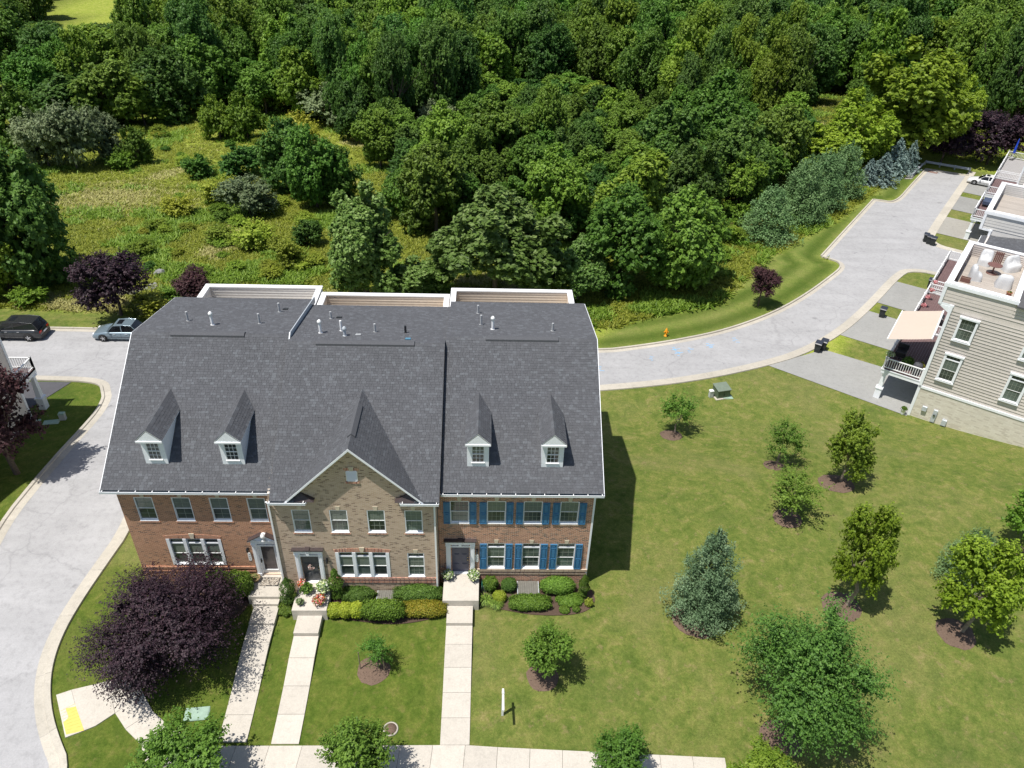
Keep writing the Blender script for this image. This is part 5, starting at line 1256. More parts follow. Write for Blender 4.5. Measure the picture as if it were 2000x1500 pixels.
t = thing('grill', 'round grey covered grill on the awning deck', 'grill', atB(-.62, 1.45, .43), 0, local=True); m = MB(); m.lathe((0, 0, 0), [(.3, 0), (.32, .5), (.36, .75), (.3, .95), (.12, 1.02)], 14); link('cover', m.mesh('cover', simple('charcoal cover', (.06, .06, .07), .7, .2, 4)), t)
m = MB(); m.cyl((0, 0, 1.0), (0, 0, 1.06), .04, .03, 8); link('handle', m.mesh('handle', M_black), t)
for lb, (u, v), s in (('dark wicker chair in the shade on the awning deck', (-2.2, 3.2), .8), ('black grill on the deck beside the pink baskets', (-1.0, 11.6), .9), ('navy covered table on the farther deck', (-1.9, 47.2), 1.5)):
    nm = 'covered_table' if 'navy' in lb else 'deck_chair' if 'chair' in lb else 'deck_grill'
    t = thing(nm, lb, 'table' if 'navy' in lb else 'chair' if 'chair' in lb else 'grill', atB(u, v, .43), RZB, local=True)
    mt = simple('navy cover', (.05, .07, .12), .8, .15, 4) if 'navy' in lb else M_black
    m = MB(); m.bbox(-s*.5, s*.5, -s*.55, s*.55, .3, .72, .05); link('top', m.mesh('top', mt), t)
    m = MB(); 
    for a in (-1, 1):
        for b in (-1, 1): m.box(a*s*.42-.03, a*s*.42+.03, b*s*.45-.03, b*s*.45+.03, 0, .3)
    link('legs', m.mesh('legs', M_black), t)
    if 'chair' in lb: m = MB(); m.box(-s*.5, s*.5, s*.45, s*.6, .7, 1.15); link('backrest', m.mesh('backrest', mt), t)
# blue closed parasol
q = Zp(1975, 312, .45); t = thing('closed_parasol', 'closed bright blue parasol on the farthest deck', 'parasol', (q.x, q.y, .45), local=True)
m = MB(); m.cyl((0, 0, 0), (0, 0, 3.0), .025, .025, 8); link('pole', m.mesh('pole', M_vinyl), t)
m = MB(); m.lathe((0, 0, .9), [(.02, 0), (.17, .1), (.15, .8), (.10, 1.6), (.03, 2.1)], 9, smooth=False); link('canopy', m.mesh('canopy', simple('bright blue canvas', (.01, .06, .5), .7, .1, 4)), t)
m = MB(); m.lathe((0, 0, 0), [(.28, 0), (.28, .06), (.06, .12)], 12); link('base', m.mesh('base', M_black), t)
# meters on the stone base
def meterthing(name, label, u, w_, h0, h1, d_, mat, extra=0):
    t = thing(name, label, 'utility box', atB(u, -.02, 0), RZB, local=True)
    m = MB(); m.bbox(-w_/2, w_/2, -d_, 0, h0, h1, .02); link('box', m.mesh('box', mat), t)
    if extra == 1:
        m = MB(); m.lathe((0, -d_, (h0+h1)/2+.1), [(.09, 0), (.09, -.05), (.07, -.09)], 12, axis='y'); link('dial', m.mesh('dial', M_glass), t)
    if extra == 2:
        m = MB(); m.cyl((-.15, -.1, h1+.05), (-.15, -.1, h0-.7), .02, .02, 6); m.cyl((-.15, -.1, h1+.05), (0, -.1, h1+.05), .02, .02, 6); m.cyl((0, -.1, h1+.05), (0, -.1, h1), .02, .02, 6); link('pipe', m.mesh('pipe', M_grey), t)
meterthing('junction_box', 'small grey junction box on the stone base next to the corner', .95, .34, -1.55, -1.15, .16, M_grey)
meterthing('electric_meter', 'tall grey electric meter box with round dial on the stone base', 1.75, .3, -2.25, -1.15, .14, M_grey, 1)
meterthing('gas_meter', 'gas meter with bent pipe on the stone base', 2.55, .34, -2.2, -1.7, .22, M_grey, 2)
pot('square_planter', 'white square planter with a round boxwood under the deck corner', 0, 0, 0, .2, .5, M_white, L_box, .24, .28, 400, atB(-.35, -.25, -2.38), .04, cat='planter')
# ------------------------------------------------------------------ left neighbour (partly outside the picture)
N1 = thing('neighbour_house', 'neighbouring house at the left edge, only its rear deck in view', 'house', (-31.1, 0, -2.4))
s = MB(); prof = [(0, -2.9), (16.5, -2.9), (16.5, 8.9), (12.4, 8.9), (12.4, 10.1), (6.76, 11.1), (0, 6.5)]
s.prism([(-39.5, y, z) for y, z in prof], (8.4, 0, 0)); W = s.build('wall', M_sidT, N1)
r = MB(); r.prism([(-39.9, -.33, 6.57), (-39.9, 6.76, 11.41), (-39.9, 12.83, 10.32), (-39.9, 12.83, 10.16), (-39.9, 6.76, 11.25), (-39.9, -.33, 6.41)], (9.15, 0, 0)); r.build('roof', M_rooft, N1)
m = MB(); m.box(-31.22, -31.05, 16.36, 16.56, -2.4, 9.3); m.box(-31.6, -31.05, 16.5, 16.58, .6, .75); m.build('corner_board', M_white, N1)
terrace(N1, -39.4, -31.12, 12.9, 16.5, 9.3, 8.2, M_sidT)
m = MB(); m.box(-31.1, -31.0, 6.0, 7.2, 1.4, 3.4); m.build('side_window', M_glassD, N1)
deck(N1, -35.6, -31.15, 16.55, 18.9, 1.0, -2.4, (False, True))
rail(N1, (-31.2, 16.62), (-31.2, 18.83), 1.0)
column(N1, -31.35, 18.55, -2.4, .58, .27)
pot('deck_shrub', 'dark potted shrub behind the left deck railing', 0, 0, 0, .3, .4, M_black, F_fol, .5, .8, 600, (-33.0, 18.1, 1.0), .06, cat='potted shrub')

# ------------------------------------------------------------------ vehicles
def loft(mb, secs, mi=0, smooth=True, cap=True):
    n = len(secs[0]); vs = [p for s_ in secs for p in s_]
    mb.add(vs, [(j*n+i, j*n+(i+1) % n, (j+1)*n+(i+1) % n, (j+1)*n+i) for j in range(len(secs)-1) for i in range(n)], mi, smooth)
    if cap: mb.add(vs, [tuple(range(n-1, -1, -1)), tuple(range((len(secs)-1)*n, len(secs)*n))], mi)
def paint(name, col, metal=.3, rough=.25):
    m, t, b, o = newmat(name); b.inputs['Base Color'].default_value = (*col, 1); b.inputs['Metallic'].default_value = metal; b.inputs['Roughness'].default_value = rough
    b.inputs['Coat Weight'].default_value = .6; b.inputs['Coat Roughness'].default_value = .05
    n = noise(t, 6, 4, .6, 'World'); r = ramp(t, n, [(.3, rough*.95), (.7, rough*1.1)]); t.links.new(r, b.inputs['Roughness']); return m
def car(label, kind, P, rz, mat, L=4.75, Wd=1.85, Hh=1.47):
    """nose towards +x; body shell with wheel arches, greenhouse, glass, lights, wheels"""
    t = thing('parked_car', label, 'car', P, rz, local=True); hw = Wd/2; wb = L*.29; wr = .335 if kind != 'suv' else .37
    belt = {'sedan': .90, 'suv': 1.06, 'coupe': .86}[kind]; hood = {'sedan': .80, 'suv': .98, 'coupe': .74}[kind]; tail = {'sedan': .92, 'suv': 1.08, 'coupe': .88}[kind]; gc = .2 if kind != 'suv' else .24
    # side profile (x, top z, half width factor)
    pr = [(-L/2, tail*.62, .80), (-L/2+.06, tail*.86, .88), (-L/2+.18, tail*.97, .94), (-L/2+.5, tail, .98), (-L*.25, belt+.01, 1), (0, belt, 1), (L*.16, belt-.02, 1), (L*.24, (belt+hood)/2+.03, .99), (L*.36, hood-.02, .97), (L/2-.28, hood*.88, .92), (L/2-.1, hood*.72, .84), (L/2, hood*.55, .72)]
    secs = []
    for x, z, f in pr:
        w_ = hw*f; d = z-gc
        secs.append([(x, -w_*.93, gc), (x, -w_, gc+d*.3), (x, -w_*1.0, gc+d*.62), (x, -w_*.955, z-.05), (x, -w_*.80, z+.0), (x, 0, z+.03), (x, w_*.80, z+.0), (x, w_*.955, z-.05), (x, w_, gc+d*.62), (x, w_, gc+d*.3), (x, w_*.93, gc)])
    m = MB(); loft(m, secs); body = link('body', m.mesh('body', mat), t)
    # greenhouse
    gh = {'sedan': [(-L*.335, belt, .80), (-L*.235, Hh-.06, .66), (-L*.10, Hh, .68), (L*.03, Hh-.02, .68), (L*.09, Hh-.08, .67), (L*.215, belt-.02, .80)],
          'suv': [(-L*.475, belt+.02, .82), (-L*.40, Hh-.08, .70), (-L*.2, Hh, .72), (L*.05, Hh-.01, .72), (L*.10, Hh-.07, .71), (L*.235, belt-.02, .82)],
          'coupe': [(-L*.42, belt+.02, .76), (-L*.20, Hh-.06, .62), (-L*.08, Hh, .64), (L*.02, Hh-.02, .64), (L*.07, Hh-.08, .63), (L*.22, belt-.03, .78)]}[kind]
    z0 = belt-.03
    lower = [(x, hw*.90 if 0 < i < 5 else hw*.80) for i, (x, z, f) in enumerate(gh)]
    m = MB(); g = MB()
    top = [(x, hw*f, z) for x, z, f in gh]
    # pillars and roof as one painted shell with glass set just inside the openings
    xs0 = [gh[0][0]-.03, gh[0][0]+.10*L*.6, -L*.12, L*.04, gh[5][0]-.12*L, gh[5][0]+.03]
    R = [top[1], top[2], top[3], top[4]]
    vs = [(p[0], s_*p[1], p[2]) for s_ in (-1, 1) for p in R]
    m.add([(p[0], -p[1], p[2]) for p in R]+[(p[0], 0, p[2]+.025) for p in R]+[(p[0], p[1], p[2]) for p in R], [(i, i+1, 4+i+1, 4+i) for i in range(3)]+[(4+i, 4+i+1, 8+i+1, 8+i) for i in range(3)], 0, True)
    A0, A1 = gh[0], gh[5]
    for s_ in (-1, 1):
        def strip(a, b, w_): 
            a, b = Vector(a), Vector(b); d = Vector((w_, 0, 0)); m.add([a-d, a+d, b+d, b-d], [(0, 1, 2, 3)]); 
        yb = s_*hw*.88
        strip((A0[0]+.03, s_*hw*.80, z0+.03), (R[0][0], s_*R[0][1], R[0][2]), .05); strip((A1[0]-.06, s_*hw*.84, z0+.03), (R[3][0], s_*R[3][1], R[3][2]), .035)
        strip((-L*.06, yb*1.0, z0+.02), (-L*.05, s_*hw*.70, Hh-.02), .035)
        m.cyl((R[0][0], s_*R[0][1], R[0][2]), (R[1][0], s_*R[1][1], R[1][2]-.0), .028, .028, 5); m.cyl((R[1][0], s_*R[1][1], R[1][2]), (R[3][0], s_*R[3][1], R[3][2]), .028, .028, 5)
        sg = [(A0[0]+.08, s_*hw*.82, z0+.02), (A1[0]-.12, s_*hw*.86, z0+.02), (R[3][0], s_*(R[3][1]-.01), R[3][2]-.01), (R[1][0], s_*(R[1][1]-.01), R[1][2]-.02), (R[0][0], s_*(R[0][1]-.01), R[0][2]-.01)]
        gg = MB(); gg.add(sg, [(0, 1, 2, 3, 4)]); link('side_window', gg.mesh('side_window', M_glassT), t)
    link('roof', m.mesh('roof', mat), t)
    for nm, a, b in (('rear_window', A0, R[0]), ('windscreen', A1, R[3])):
        gg = MB(); x0, x1 = a[0], b[0]; w0 = hw*.80
        gg.add([(x0, -w0, z0+.03), (x0+(.05 if nm == 'windscreen' else -.04), 0, z0+.05), (x0, w0, z0+.03), (x1, b[1]-.02, b[2]), (x1, 0, b[2]+.02), (x1, -b[1]+.02, b[2])], [(0, 1, 4, 5), (1, 2, 3, 4)], 0, True); link(nm, gg.mesh(nm, M_glassT), t)
    gg = MB(); gg.box(-L*.06, L*.035, -.36, .36, Hh+.012, Hh+.028); link('sunroof', gg.mesh('sunroof', M_glassT), t)
    for s_ in (-1, 1):
        for wx in (-wb, wb):
            w_ = MB(); w_.lathe((0, 0, 0), [(wr*.62, -.10), (wr*.96, -.10), (wr, -.06), (wr, .06), (wr*.96, .10), (wr*.62, .10)], 20, axis='y'); wh = link('wheel', w_.mesh('wheel', simple('tyre rubber', (.02, .02, .02), .8, .2, 6)), t, loc=(wx, s_*(hw-.10), wr))
            r_ = MB(); r_.lathe((0, 0, 0), [(wr*.64, -.07), (wr*.64, .07)], 20, axis='y')
            for k in range(5):
                a = k*1.2566; c_, sn = math.cos(a), math.sin(a); r_.add([(wr*.1*sn, s_*.112, -wr*.1*c_), (wr*.62*c_-wr*.12*sn*-1*0, s_*.108, wr*.62*sn), (wr*.62*math.cos(a+.35), s_*.108, wr*.62*math.sin(a+.35)), (-wr*.1*sn, s_*.112, wr*.1*c_)], [(0, 1, 2, 3)])
            link('rim', r_.mesh('rim', M_rim), wh)
            ar = MB(); n = 14; ys = s_*(hw+.004)
            ar.add([(wx+(wr+.055)*math.cos(math.pi*i/n), ys, max(gc, wr+(wr+.055)*math.sin(math.pi*i/n))) for i in range(n+1)]+[(wx, ys, gc)], [tuple(range(n+2))]); link('wheel_arch', ar.mesh('wheel_arch', M_black), t)
            w_loc = s_*(hw-.06); wh.location = (wx, w_loc, wr)
        l = MB(); zt_ = tail if kind != 'suv' else 1.0; l.box(-L/2-.0, -L/2+.16, s_*hw*.62-.16, s_*hw*.62+.2*1, zt_-.30, zt_-.13); link('tail_light', l.mesh('tail_light', simple('tail light red', (.35, .015, .01), .25, .1, 5)), t)
        l = MB(); l.box(L/2-.26, L/2-.06, s_*hw*.66-.15, s_*hw*.66+.15, hood*.60, hood*.78); link('headlight', l.mesh('headlight', simple('headlight lens', (.7, .72, .75), .15, .05, 5)), t)
        l = MB(); l.bbox(L*.14, L*.14+.16, s_*(hw+.02)-.0, s_*(hw+.02)+s_*.16, belt-.02, belt+.12, .02) if s_ > 0 else l.bbox(L*.14, L*.14+.16, -(hw+.18), -(hw+.02), belt-.02, belt+.12, .02); link('mirror', l.mesh('mirror', mat), t)
        for hx in (-L*.14, L*.07): l = MB(); l.box(hx-.1, hx+.1, s_*(hw+.0)-.015, s_*(hw+.0)+.02, belt-.16, belt-.125); link('door_handle', l.mesh('door_handle', M_rim), t)
        l = MB()
        for hx in (-L*.2, -L*.045, L*.125): l.box(hx-.006, hx+.006, s_*(hw+.002)-.004, s_*(hw+.002)+.004, gc+.12, belt-.05)
        l.box(-L*.3, L*.3, s_*(hw+.004)-.006, s_*(hw+.004)+.006, gc+.26, gc+.30); link('door_seams', l.mesh('door_seams', M_black), t)
    l = MB(); l.box(-L/2-.02, -L/2+.05, -hw*.75, hw*.75, gc+.02, gc+.26); l.box(L/2-.1, L/2+.02, -hw*.6, hw*.6, gc, gc+.2); link('bumper', l.mesh('bumper', M_black if kind == 'suv' else mat), t)
    l = MB(); l.box(-L/2-.03, -L/2+.0, -.26, .26, gc+.35, gc+.47); link('licence_plate', l.mesh('licence_plate', M_vinyl), t)
    return t
M_rim = simple('alloy rim', (.6, .61, .63), .3, .1, 5, metal=.8)
q = G(204, 667); car('silver blue sedan with an open sunroof hatch, half hidden behind the house', 'sedan', (q.x+1.38, q.y+.85, -2.375), math.pi, paint('silver blue paint', (.22, .29, .34), .4), L=4.75)
q = G(58, 667); car('dark charcoal sport utility car parked by the far kerb', 'suv', (q.x-1.33, q.y+.9, -2.375), math.pi, paint('charcoal paint', (.045, .048, .052), .4), L=4.8, Wd=1.93, Hh=1.7)
q = Vector(atB(-4.0, 65.2, -2.365)); car('white coupe on the last driveway at the road end', 'coupe', tuple(q), RZB+math.pi, paint('white paint', (.75, .76, .76), 0, .3), L=4.6, Hh=1.36)

# ------------------------------------------------------------------ bins, hydrant, utility things
def bin_(label, px, py, rz, lidlabel=False):
    t = at_thing('wheeled_bin', label, 'bin', px, py, None, rz, 'black wheeled bins'); m = MB()
    a, b = .24, .29; m.add([(-a*.85, -b*.85, .06), (a*.85, -b*.85, .06), (a*.85, b*.8, .06), (-a*.85, b*.8, .06), (-a*1.15, -b*1.1, .93), (a*1.15, -b*1.1, .93), (a*1.15, b*1.15, .93), (-a*1.15, b*1.15, .93)], [(0, 3, 2, 1), (4, 5, 6, 7), (0, 1, 5, 4), (1, 2, 6, 5), (2, 3, 7, 6), (3, 0, 4, 7)])
    m.box(-a*1.25, a*1.25, -b*1.2, b*1.2, .88, .93); m.box(-.13, .13, -b*1.02, -b*.9, .3, .5)
    link('body', m.mesh('body', M_plast), t)
    m = MB(); m.add([(-a*1.3, -b*1.35, .93), (a*1.3, -b*1.35, .93), (a*1.3, b*1.25, .95), (-a*1.3, b*1.25, .95), (-a*1.1, -b*1.1, .99), (a*1.1, -b*1.1, .99), (a*1.1, b*1.15, 1.04), (-a*1.1, b*1.15, 1.04)], [(0, 3, 2, 1), (4, 5, 6, 7), (0, 1, 5, 4), (1, 2, 6, 5), (2, 3, 7, 6), (3, 0, 4, 7)]); link('lid', m.mesh('lid', simple('bin lid', (.035, .04, .055), .4, .2, 5)), t)
    for s_ in (-1, 1): m = MB(); m.lathe((s_*.23, b*.85, .12), [(.12, -.03), (.12, .03)], 12, axis='x'); link('wheel', m.mesh('wheel', M_black), t)
    m = MB(); m.cyl((-a, b*1.4, .93), (a, b*1.4, .93), .018, .018, 6); link('handle', m.mesh('handle', M_black), t)
    return t
bin_('black wheeled bin with a white sticker, left of the pair by the lawn strip', 1595, 687, -.6); bin_('black wheeled bin touching its twin by the lawn strip, right of the pair', 1606, 683, -.6)
bin_('single black wheeled bin beside the second driveway', 1721, 619, -.6); bin_('black wheeled bin by the road court, left of the three', 1806, 472, -.5); bin_('black wheeled bin by the road court, middle one', 1812, 476, -.55)
bin_('lower black wheeled bin by the road court, right of the three', 1820, 479, -.7); bin_('dark bin behind the pink flower baskets', 1815, 562, -.6)
t = at_thing('fire_hydrant', 'orange yellow fire hydrant on the mown strip', 'hydrant', 1300, 656, None); M_hyd = simple('orange hydrant paint', (.78, .32, .015), .5, .12, 8)
m = MB(); m.lathe((0, 0, 0), [(.17, 0), (.17, .05), (.11, .06), (.11, .45), (.15, .46), (.15, .52), (.125, .54), (.125, .6), (.09, .7), (.04, .76), (.04, .82), (.02, .83)], 14); link('barrel', m.mesh('barrel', M_hyd), t)
for a, l in ((0, .2), (math.pi, .2), (-math.pi/2, .22)): m = MB(); m.cyl((0, 0, .4), (math.cos(a)*l, math.sin(a)*l, .4), .06, .065, 8); m.cyl((math.cos(a)*l, math.sin(a)*l, .4), (math.cos(a)*(l+.03), math.sin(a)*(l+.03), .4), .03, .03, 5); link('outlet', m.mesh('outlet', M_hyd), t)
t = at_thing('transformer', 'green electric transformer cabinet on the lawn', 'transformer', 1407, 772, None, .25); m = MB()
m.box(-.55, .55, -.45, .45, 0, .75); link('cabinet', m.mesh('cabinet', M_green), t)
m = MB(); m.add([(-.6, -.52, .75), (.6, -.52, .75), (.6, .5, .85), (-.6, .5, .85), (-.6, -.52, .80), (.6, -.52, .80), (.6, .5, .93), (-.6, .5, .93)], [(0, 3, 2, 1), (4, 5, 6, 7), (0, 1, 5, 4), (1, 2, 6, 5), (2, 3, 7, 6), (3, 0, 4, 7)]); link('lid', m.mesh('lid', simple('transformer lid', (.17, .21, .16), .5, .1, 5)), t)
m = MB(); m.box(-.7, .7, -.6, .6, -.02, .05); link('pad', m.mesh('pad', M_kerb), t); m = MB(); m.box(-.005, .005, -.458, -.45, .08, .7); m.box(.05, .09, -.475, -.45, .3, .42); link('door_seam', m.mesh('door_seam', M_black), t)
t = at_thing('utility_pedestal', 'small pale grey utility pedestal left of the green cabinet', 'pedestal', 1387.5, 775, None, .2); m = MB(); m.bbox(-.15, .15, -.13, .13, 0, .62, .04); link('body', m.mesh('body', simple('pale grey plastic', (.5, .52, .52), .5, .05, 5)), t); m = MB(); m.bbox(-.17, .17, -.15, .15, .56, .68, .05); link('cap', m.mesh('cap', M_vinyl), t)
t = at_thing('utility_pedestal', 'small pale utility pedestal in the shaded lawn at the left street', 'pedestal', 124, 819, None, .1); m = MB(); m.bbox(-.2, .2, -.15, .15, 0, .55, .04); link('body', m.mesh('body', simple('pale grey plastic', (.5, .52, .52), .5, .05, 5)), t); m = MB(); m.bbox(-.22, .22, -.17, .17, .5, .62, .05); link('cap', m.mesh('cap', M_lidg), t)
def lidded(label, px, py, w_, d_, rz, mat, round_=False, cat='cover'):
    q = G(px, py); m = MB()
    if round_: m.lathe((0, 0, -.02), [(w_, 0), (w_, .055), (w_*.86, .06), (w_*.85, .05), (0.01, .052)], 20)
    else: m.bbox(-w_/2, w_/2, -d_/2, d_/2, -.03, .05, .04)
    o = link('utility_cover', None, loc=tuple(q), rz=rz, label=label, cat=cat); OFF[o.name] = (0, 0, 0)
    link('frame', m.mesh('frame', mat), o); k = MB()
    if round_: k.lathe((0, 0, .031), [(w_*.8, 0), (w_*.8, .006), (.02, .008)], 20)
    else:
        k.bbox(-w_/2+.06, w_/2-.06, -d_/2+.06, d_/2-.06, .05, .058, .004)
    link('lid', k.mesh('lid', mat if not round_ else M_mulch), o)
lidded('flat pale green rectangular cover in the lawn near the corner tree', 385, 1394, 1.15, .7, .1, M_lidg)
lidded('flat pale green cover beside the green cabinet', 1420, 776, .9, .5, .1, M_lidg)
lidded('flat green cover in the shade beside the left pedestal', 100, 825, 1.1, .6, .2, M_lidg)
lidded('small flat pale lid in the shade under the left plum tree', 74, 822, .4, .3, .4, M_lidg)
lidded('round rusty brown cover in the lawn between two walks', 763, 1424, .36, 0, 0, M_kerb, True)
# window wells
for lb, (xa, xb, ya, yb_) in (('grey window well cover in the mulch bed under the blue shutters', (4.0, 5.2, -1.0, -.07)), ('grey window well cover behind the hedge of the tan house', (-3.62, -2.55, -1.6, -.76))):
    t = thing('window_well', lb, 'window well', ((xa+xb)/2, ya, -.45)); m = MB(); m.box(xa, xa+.04, ya, yb_, -.5, -.22); m.box(xb-.04, xb, ya, yb_, -.5, -.22); m.box(xa, xb, ya, ya+.04, -.5, -.24); m.build('rim', M_grey, t)
    n = 9
    for i in range(n): a = xa+.04+(xb-xa-.08)*i/n; k = MB(); k.box(a+.004, a+(xb-xa-.08)/n-.004, ya-.02, yb_, -.24, -.215+.012*(i % 2)); k.build('cover_panel', simple('well cover', (.17, .165, .145), .6, .12, 6), t)
# sign post
q = G(981, 1396); t = thing('sign_post', 'white empty estate sign post with its arm, on the lawn', 'sign post', (3.13, -7.62, H(3.13, -7.62)), local=True)
m = MB(); m.box(-.05, .05, -.05, .05, -.1, 1.8); link('post', m.mesh('post', M_vinyl), t)
m = MB(); m.add([(-.06, -.06, 1.8), (.06, -.06, 1.8), (.06, .06, 1.8), (-.06, .06, 1.8), (0, 0, 1.88)], [(0, 1, 4), (1, 2, 4), (2, 3, 4), (3, 0, 4)]); link('cap', m.mesh('cap', M_vinyl), t)
m = MB(); m.box(-.045, .045, -.82, .28, 1.58, 1.68); link('arm', m.mesh('arm', M_vinyl), t)
# U1 planter, doormat, pots by the doors
dm = MB(); dm.box(-9.93, -8.92, -.82, -.22, .151, .165); DM = link('doormat', dm.mesh('doormat', M_black), label='dark doormat covered with river pebbles at the left door', cat='doormat')
r_ = random.Random(3); pb = MB()
for k in range(330):
    x, y, s = r_.uniform(-9.88, -8.97), r_.uniform(-.78, -.26), r_.uniform(.02, .04); pb.lathe((x, y, .163), [(s, 0), (s*.95, s*.3), (s*.5, s*.55)], 6, smooth=True)
link('pebbles', pb.mesh('pebbles', islandmat('river pebbles', [(0, (.12, .11, .10)), (.3, (.30, .25, .2)), (.6, (.45, .40, .34)), (1, (.62, .58, .5))], .6, 10)), DM, kind='stuff')
pot('wide_pot', 'shallow brown pot with sparse stems left of the pedimented door', 0, 0, 0, .27, .26, simple('brown pot', (.24, .17, .09), .7, .2, 6), F_fol, .2, .3, 70, (-10.22, -.42, .15))
pot('stone_pot', 'small grey green pot right of the pedimented door', 0, 0, 0, .14, .25, simple('grey pot', (.3, .33, .3), .7, .1, 6), F_fol, .13, .2, 60, (-8.62, -.5, .15))
pot('urn', 'dark urn with pink and cream flowers left of the blue door', 0, 0, 0, .2, .38, M_black, F_mix, .33, .36, 420, (.20, -.42, .30), .045)
pot('urn', 'dark urn with white and lime flowers right of the blue door', 0, 0, 0, .22, .40, M_black, F_mix, .36, .40, 520, (1.60, -.45, .30), .045)
pot('flower_pot', 'tall pot of red flowers left of the grey door', 0, 0, 0, .2, .35, M_black, F_red, .26, .36, 260, (-7.55, -1.05, .30), .05)
pot('flower_pot', 'round pot of pale green trailing plants left on the middle porch', 0, 0, 0, .2, .3, M_plast, F_fol, .36, .4, 400, (-7.25, -1.35, .30), .05)
pot('flower_pot', 'small pot of pale succulents at the left porch edge', 0, 0, 0, .15, .22, M_plast, L_grey, .22, .22, 220, (-7.45, -2.15, .30), .04)
pot('flower_pot', 'big pot of white and lime flowers right of the grey door', 0, 0, 0, .26, .42, M_black, F_mix, .42, .5, 700, (-6.35, -1.35, .30), .05)
pot('flower_pot', 'low pot of red and cream flowers at the right porch edge', 0, 0, 0, .26, .3, M_black, F_red, .38, .26, 420, (-6.45, -2.1, .30), .05)
t = thing('hose_reel', 'green garden hose reel beside the porch of the blue shuttered house', 'hose reel', (2.08, -.5, -.45), local=True)
m = MB(); m.lathe((0, 0, .45), [(.28, -.03), (.28, -.01), (.12, 0), (.12, .14), (.28, .15), (.28, .17)], 14, axis='x'); link('reel', m.mesh('reel', simple('hose green', (.03, .2, .15), .5, .2, 5)), t)
m = MB(); m.box(-.05, .25, -.2, -.15, 0, .5); m.box(-.05, .25, .15, .2, 0, .5); link('stand', m.mesh('stand', M_green), t)
# guard rail and drain at the road end
ge = [G(1779, 348), G(1806, 322), G(1893, 337)]
for k, (a, b, lb) in enumerate(((ge[0], ge[1], 'short galvanised guard rail on the left of the road end'), (ge[1], ge[2], 'long galvanised guard rail across the road end'))):
    t = thing('guard_rail', lb, 'guard rail', (a.x, a.y, -2.4)); d = Vector((b.x-a.x, b.y-a.y)); L = d.length; d.normalize(); nn = Vector((d.y, -d.x)); m = MB()
    for z0 in (.38, .56):
        m.prism([(a.x, a.y, -2.4+z0-.08), (a.x+nn.x*.08, a.y+nn.y*.08, -2.4+z0), (a.x, a.y, -2.4+z0+.1), (a.x-nn.x*.02, a.y-nn.y*.02, -2.4+z0+.1), (a.x-nn.x*.02, a.y-nn.y*.02, -2.4+z0-.08)], (d.x*L, d.y*L, 0))
    m.build('beam', M_grey, t)
    for i in range(int(L/2)+1): x, y = a.x+d.x*2*i-nn.x*.12, a.y+d.y*2*i-nn.y*.12; p_ = MB(); p_.box(x-.07, x+.07, y-.07, y+.07, -2.5, -1.72); p_.build('post', M_grey, t)
q = G(1822, 337); m = MB()
for i in range(9): m.box(-.62+i*.14, -.54+i*.14, -.28, .28, 0, .03)
m.box(-.66, .64, -.31, -.28, 0, .03); m.box(-.66, .64, .28, .31, 0, .03)
link('drain_grate', m.mesh('drain_grate', simple('rusty iron', (.26, .13, .09), .9, .25, 9)), loc=(q.x, q.y, q.z+.025), rz=-.65, label='rusty red drain grate at the road end', cat='drain')
sheet('concrete_pad', [G2(x, y) for x, y in ((1766, 350), (1787, 322), (1806, 320), (1781, 350))], M_drive2, .03, kind='structure')
# utility marks sprayed on the road
M_mark = simple('light blue spray paint', (.18, .45, .75), .9, .2, 10)
for i, (px, py, k) in enumerate(((1172, 719, 3), (1271, 699, 3), (1318, 683, 5), (1324, 690, 2), (1348, 683, 4), (1385, 675, 5), (1436, 664, 4))):
    q = G(px, py); r_ = random.Random(i); m = MB()
    for s in range(k):
        y0 = -.45+s*.9/k; w_ = r_.uniform(.15, .42); x0 = r_.uniform(-.3, .0); dy = r_.uniform(-.12, .12); m.quad((x0, y0, 0), (x0+w_, y0+dy, 0), (x0+w_, y0+dy+.06, 0), (x0, y0+.06, 0))
    if i in (2, 3, 5): m.quad((-.3, -.1, .001), (.5, .12, .001), (.5, .17, .001), (-.3, -.04, .001))
    link('road_mark', m.mesh('road_mark', M_mark), loc=(q.x, q.y, q.z+.027), label=('blue sprayed utility mark %s' % ('next to the roof edge', 'between the roof and the hydrant', 'with a long stroke below the hydrant', 'just under the stroked mark near the hydrant', 'third along the far kerb after the hydrant', 'solid and bright, farther right along the kerb', 'faint and farthest right on the road')[i]), cat='road marking', group='blue utility marks on the road')
# stones beyond the alley
r_ = random.Random(12)
def rock_mesh(seed, s):
    q_ = random.Random(seed); bm = bmesh.new(); bmesh.ops.create_icosphere(bm, subdivisions=2, radius=s)
    for v in bm.verts: v.co *= q_.uniform(.8, 1.15); v.co.z *= .65
    me_ = bpy.data.meshes.new('rock'); bm.to_mesh(me_); bm.free(); me_.materials.append(M_rock); return me_
M_rock = simple('grey rock', (.22, .22, .215), .9, .35, 3, bmp=.5, bscale=8)
rocks = [rock_mesh(i, .22) for i in range(4)]
rk_ = link('rock_pile', None, label='strip of loose grey stones in the grass behind the left car', cat='rocks'); rk_['kind'] = 'stuff'
for i in range(70):
    t_ = r_.random(); q = G(262+t_*44+r_.uniform(-4, 4), 571-t_*12+r_.uniform(-5, 5)); s = r_.uniform(.4, 1.3); o = link('stone', rocks[i % 4], rk_, loc=(q.x, q.y, q.z+.03), rz=r_.uniform(0, 6), scale=(s, s*.8, s))
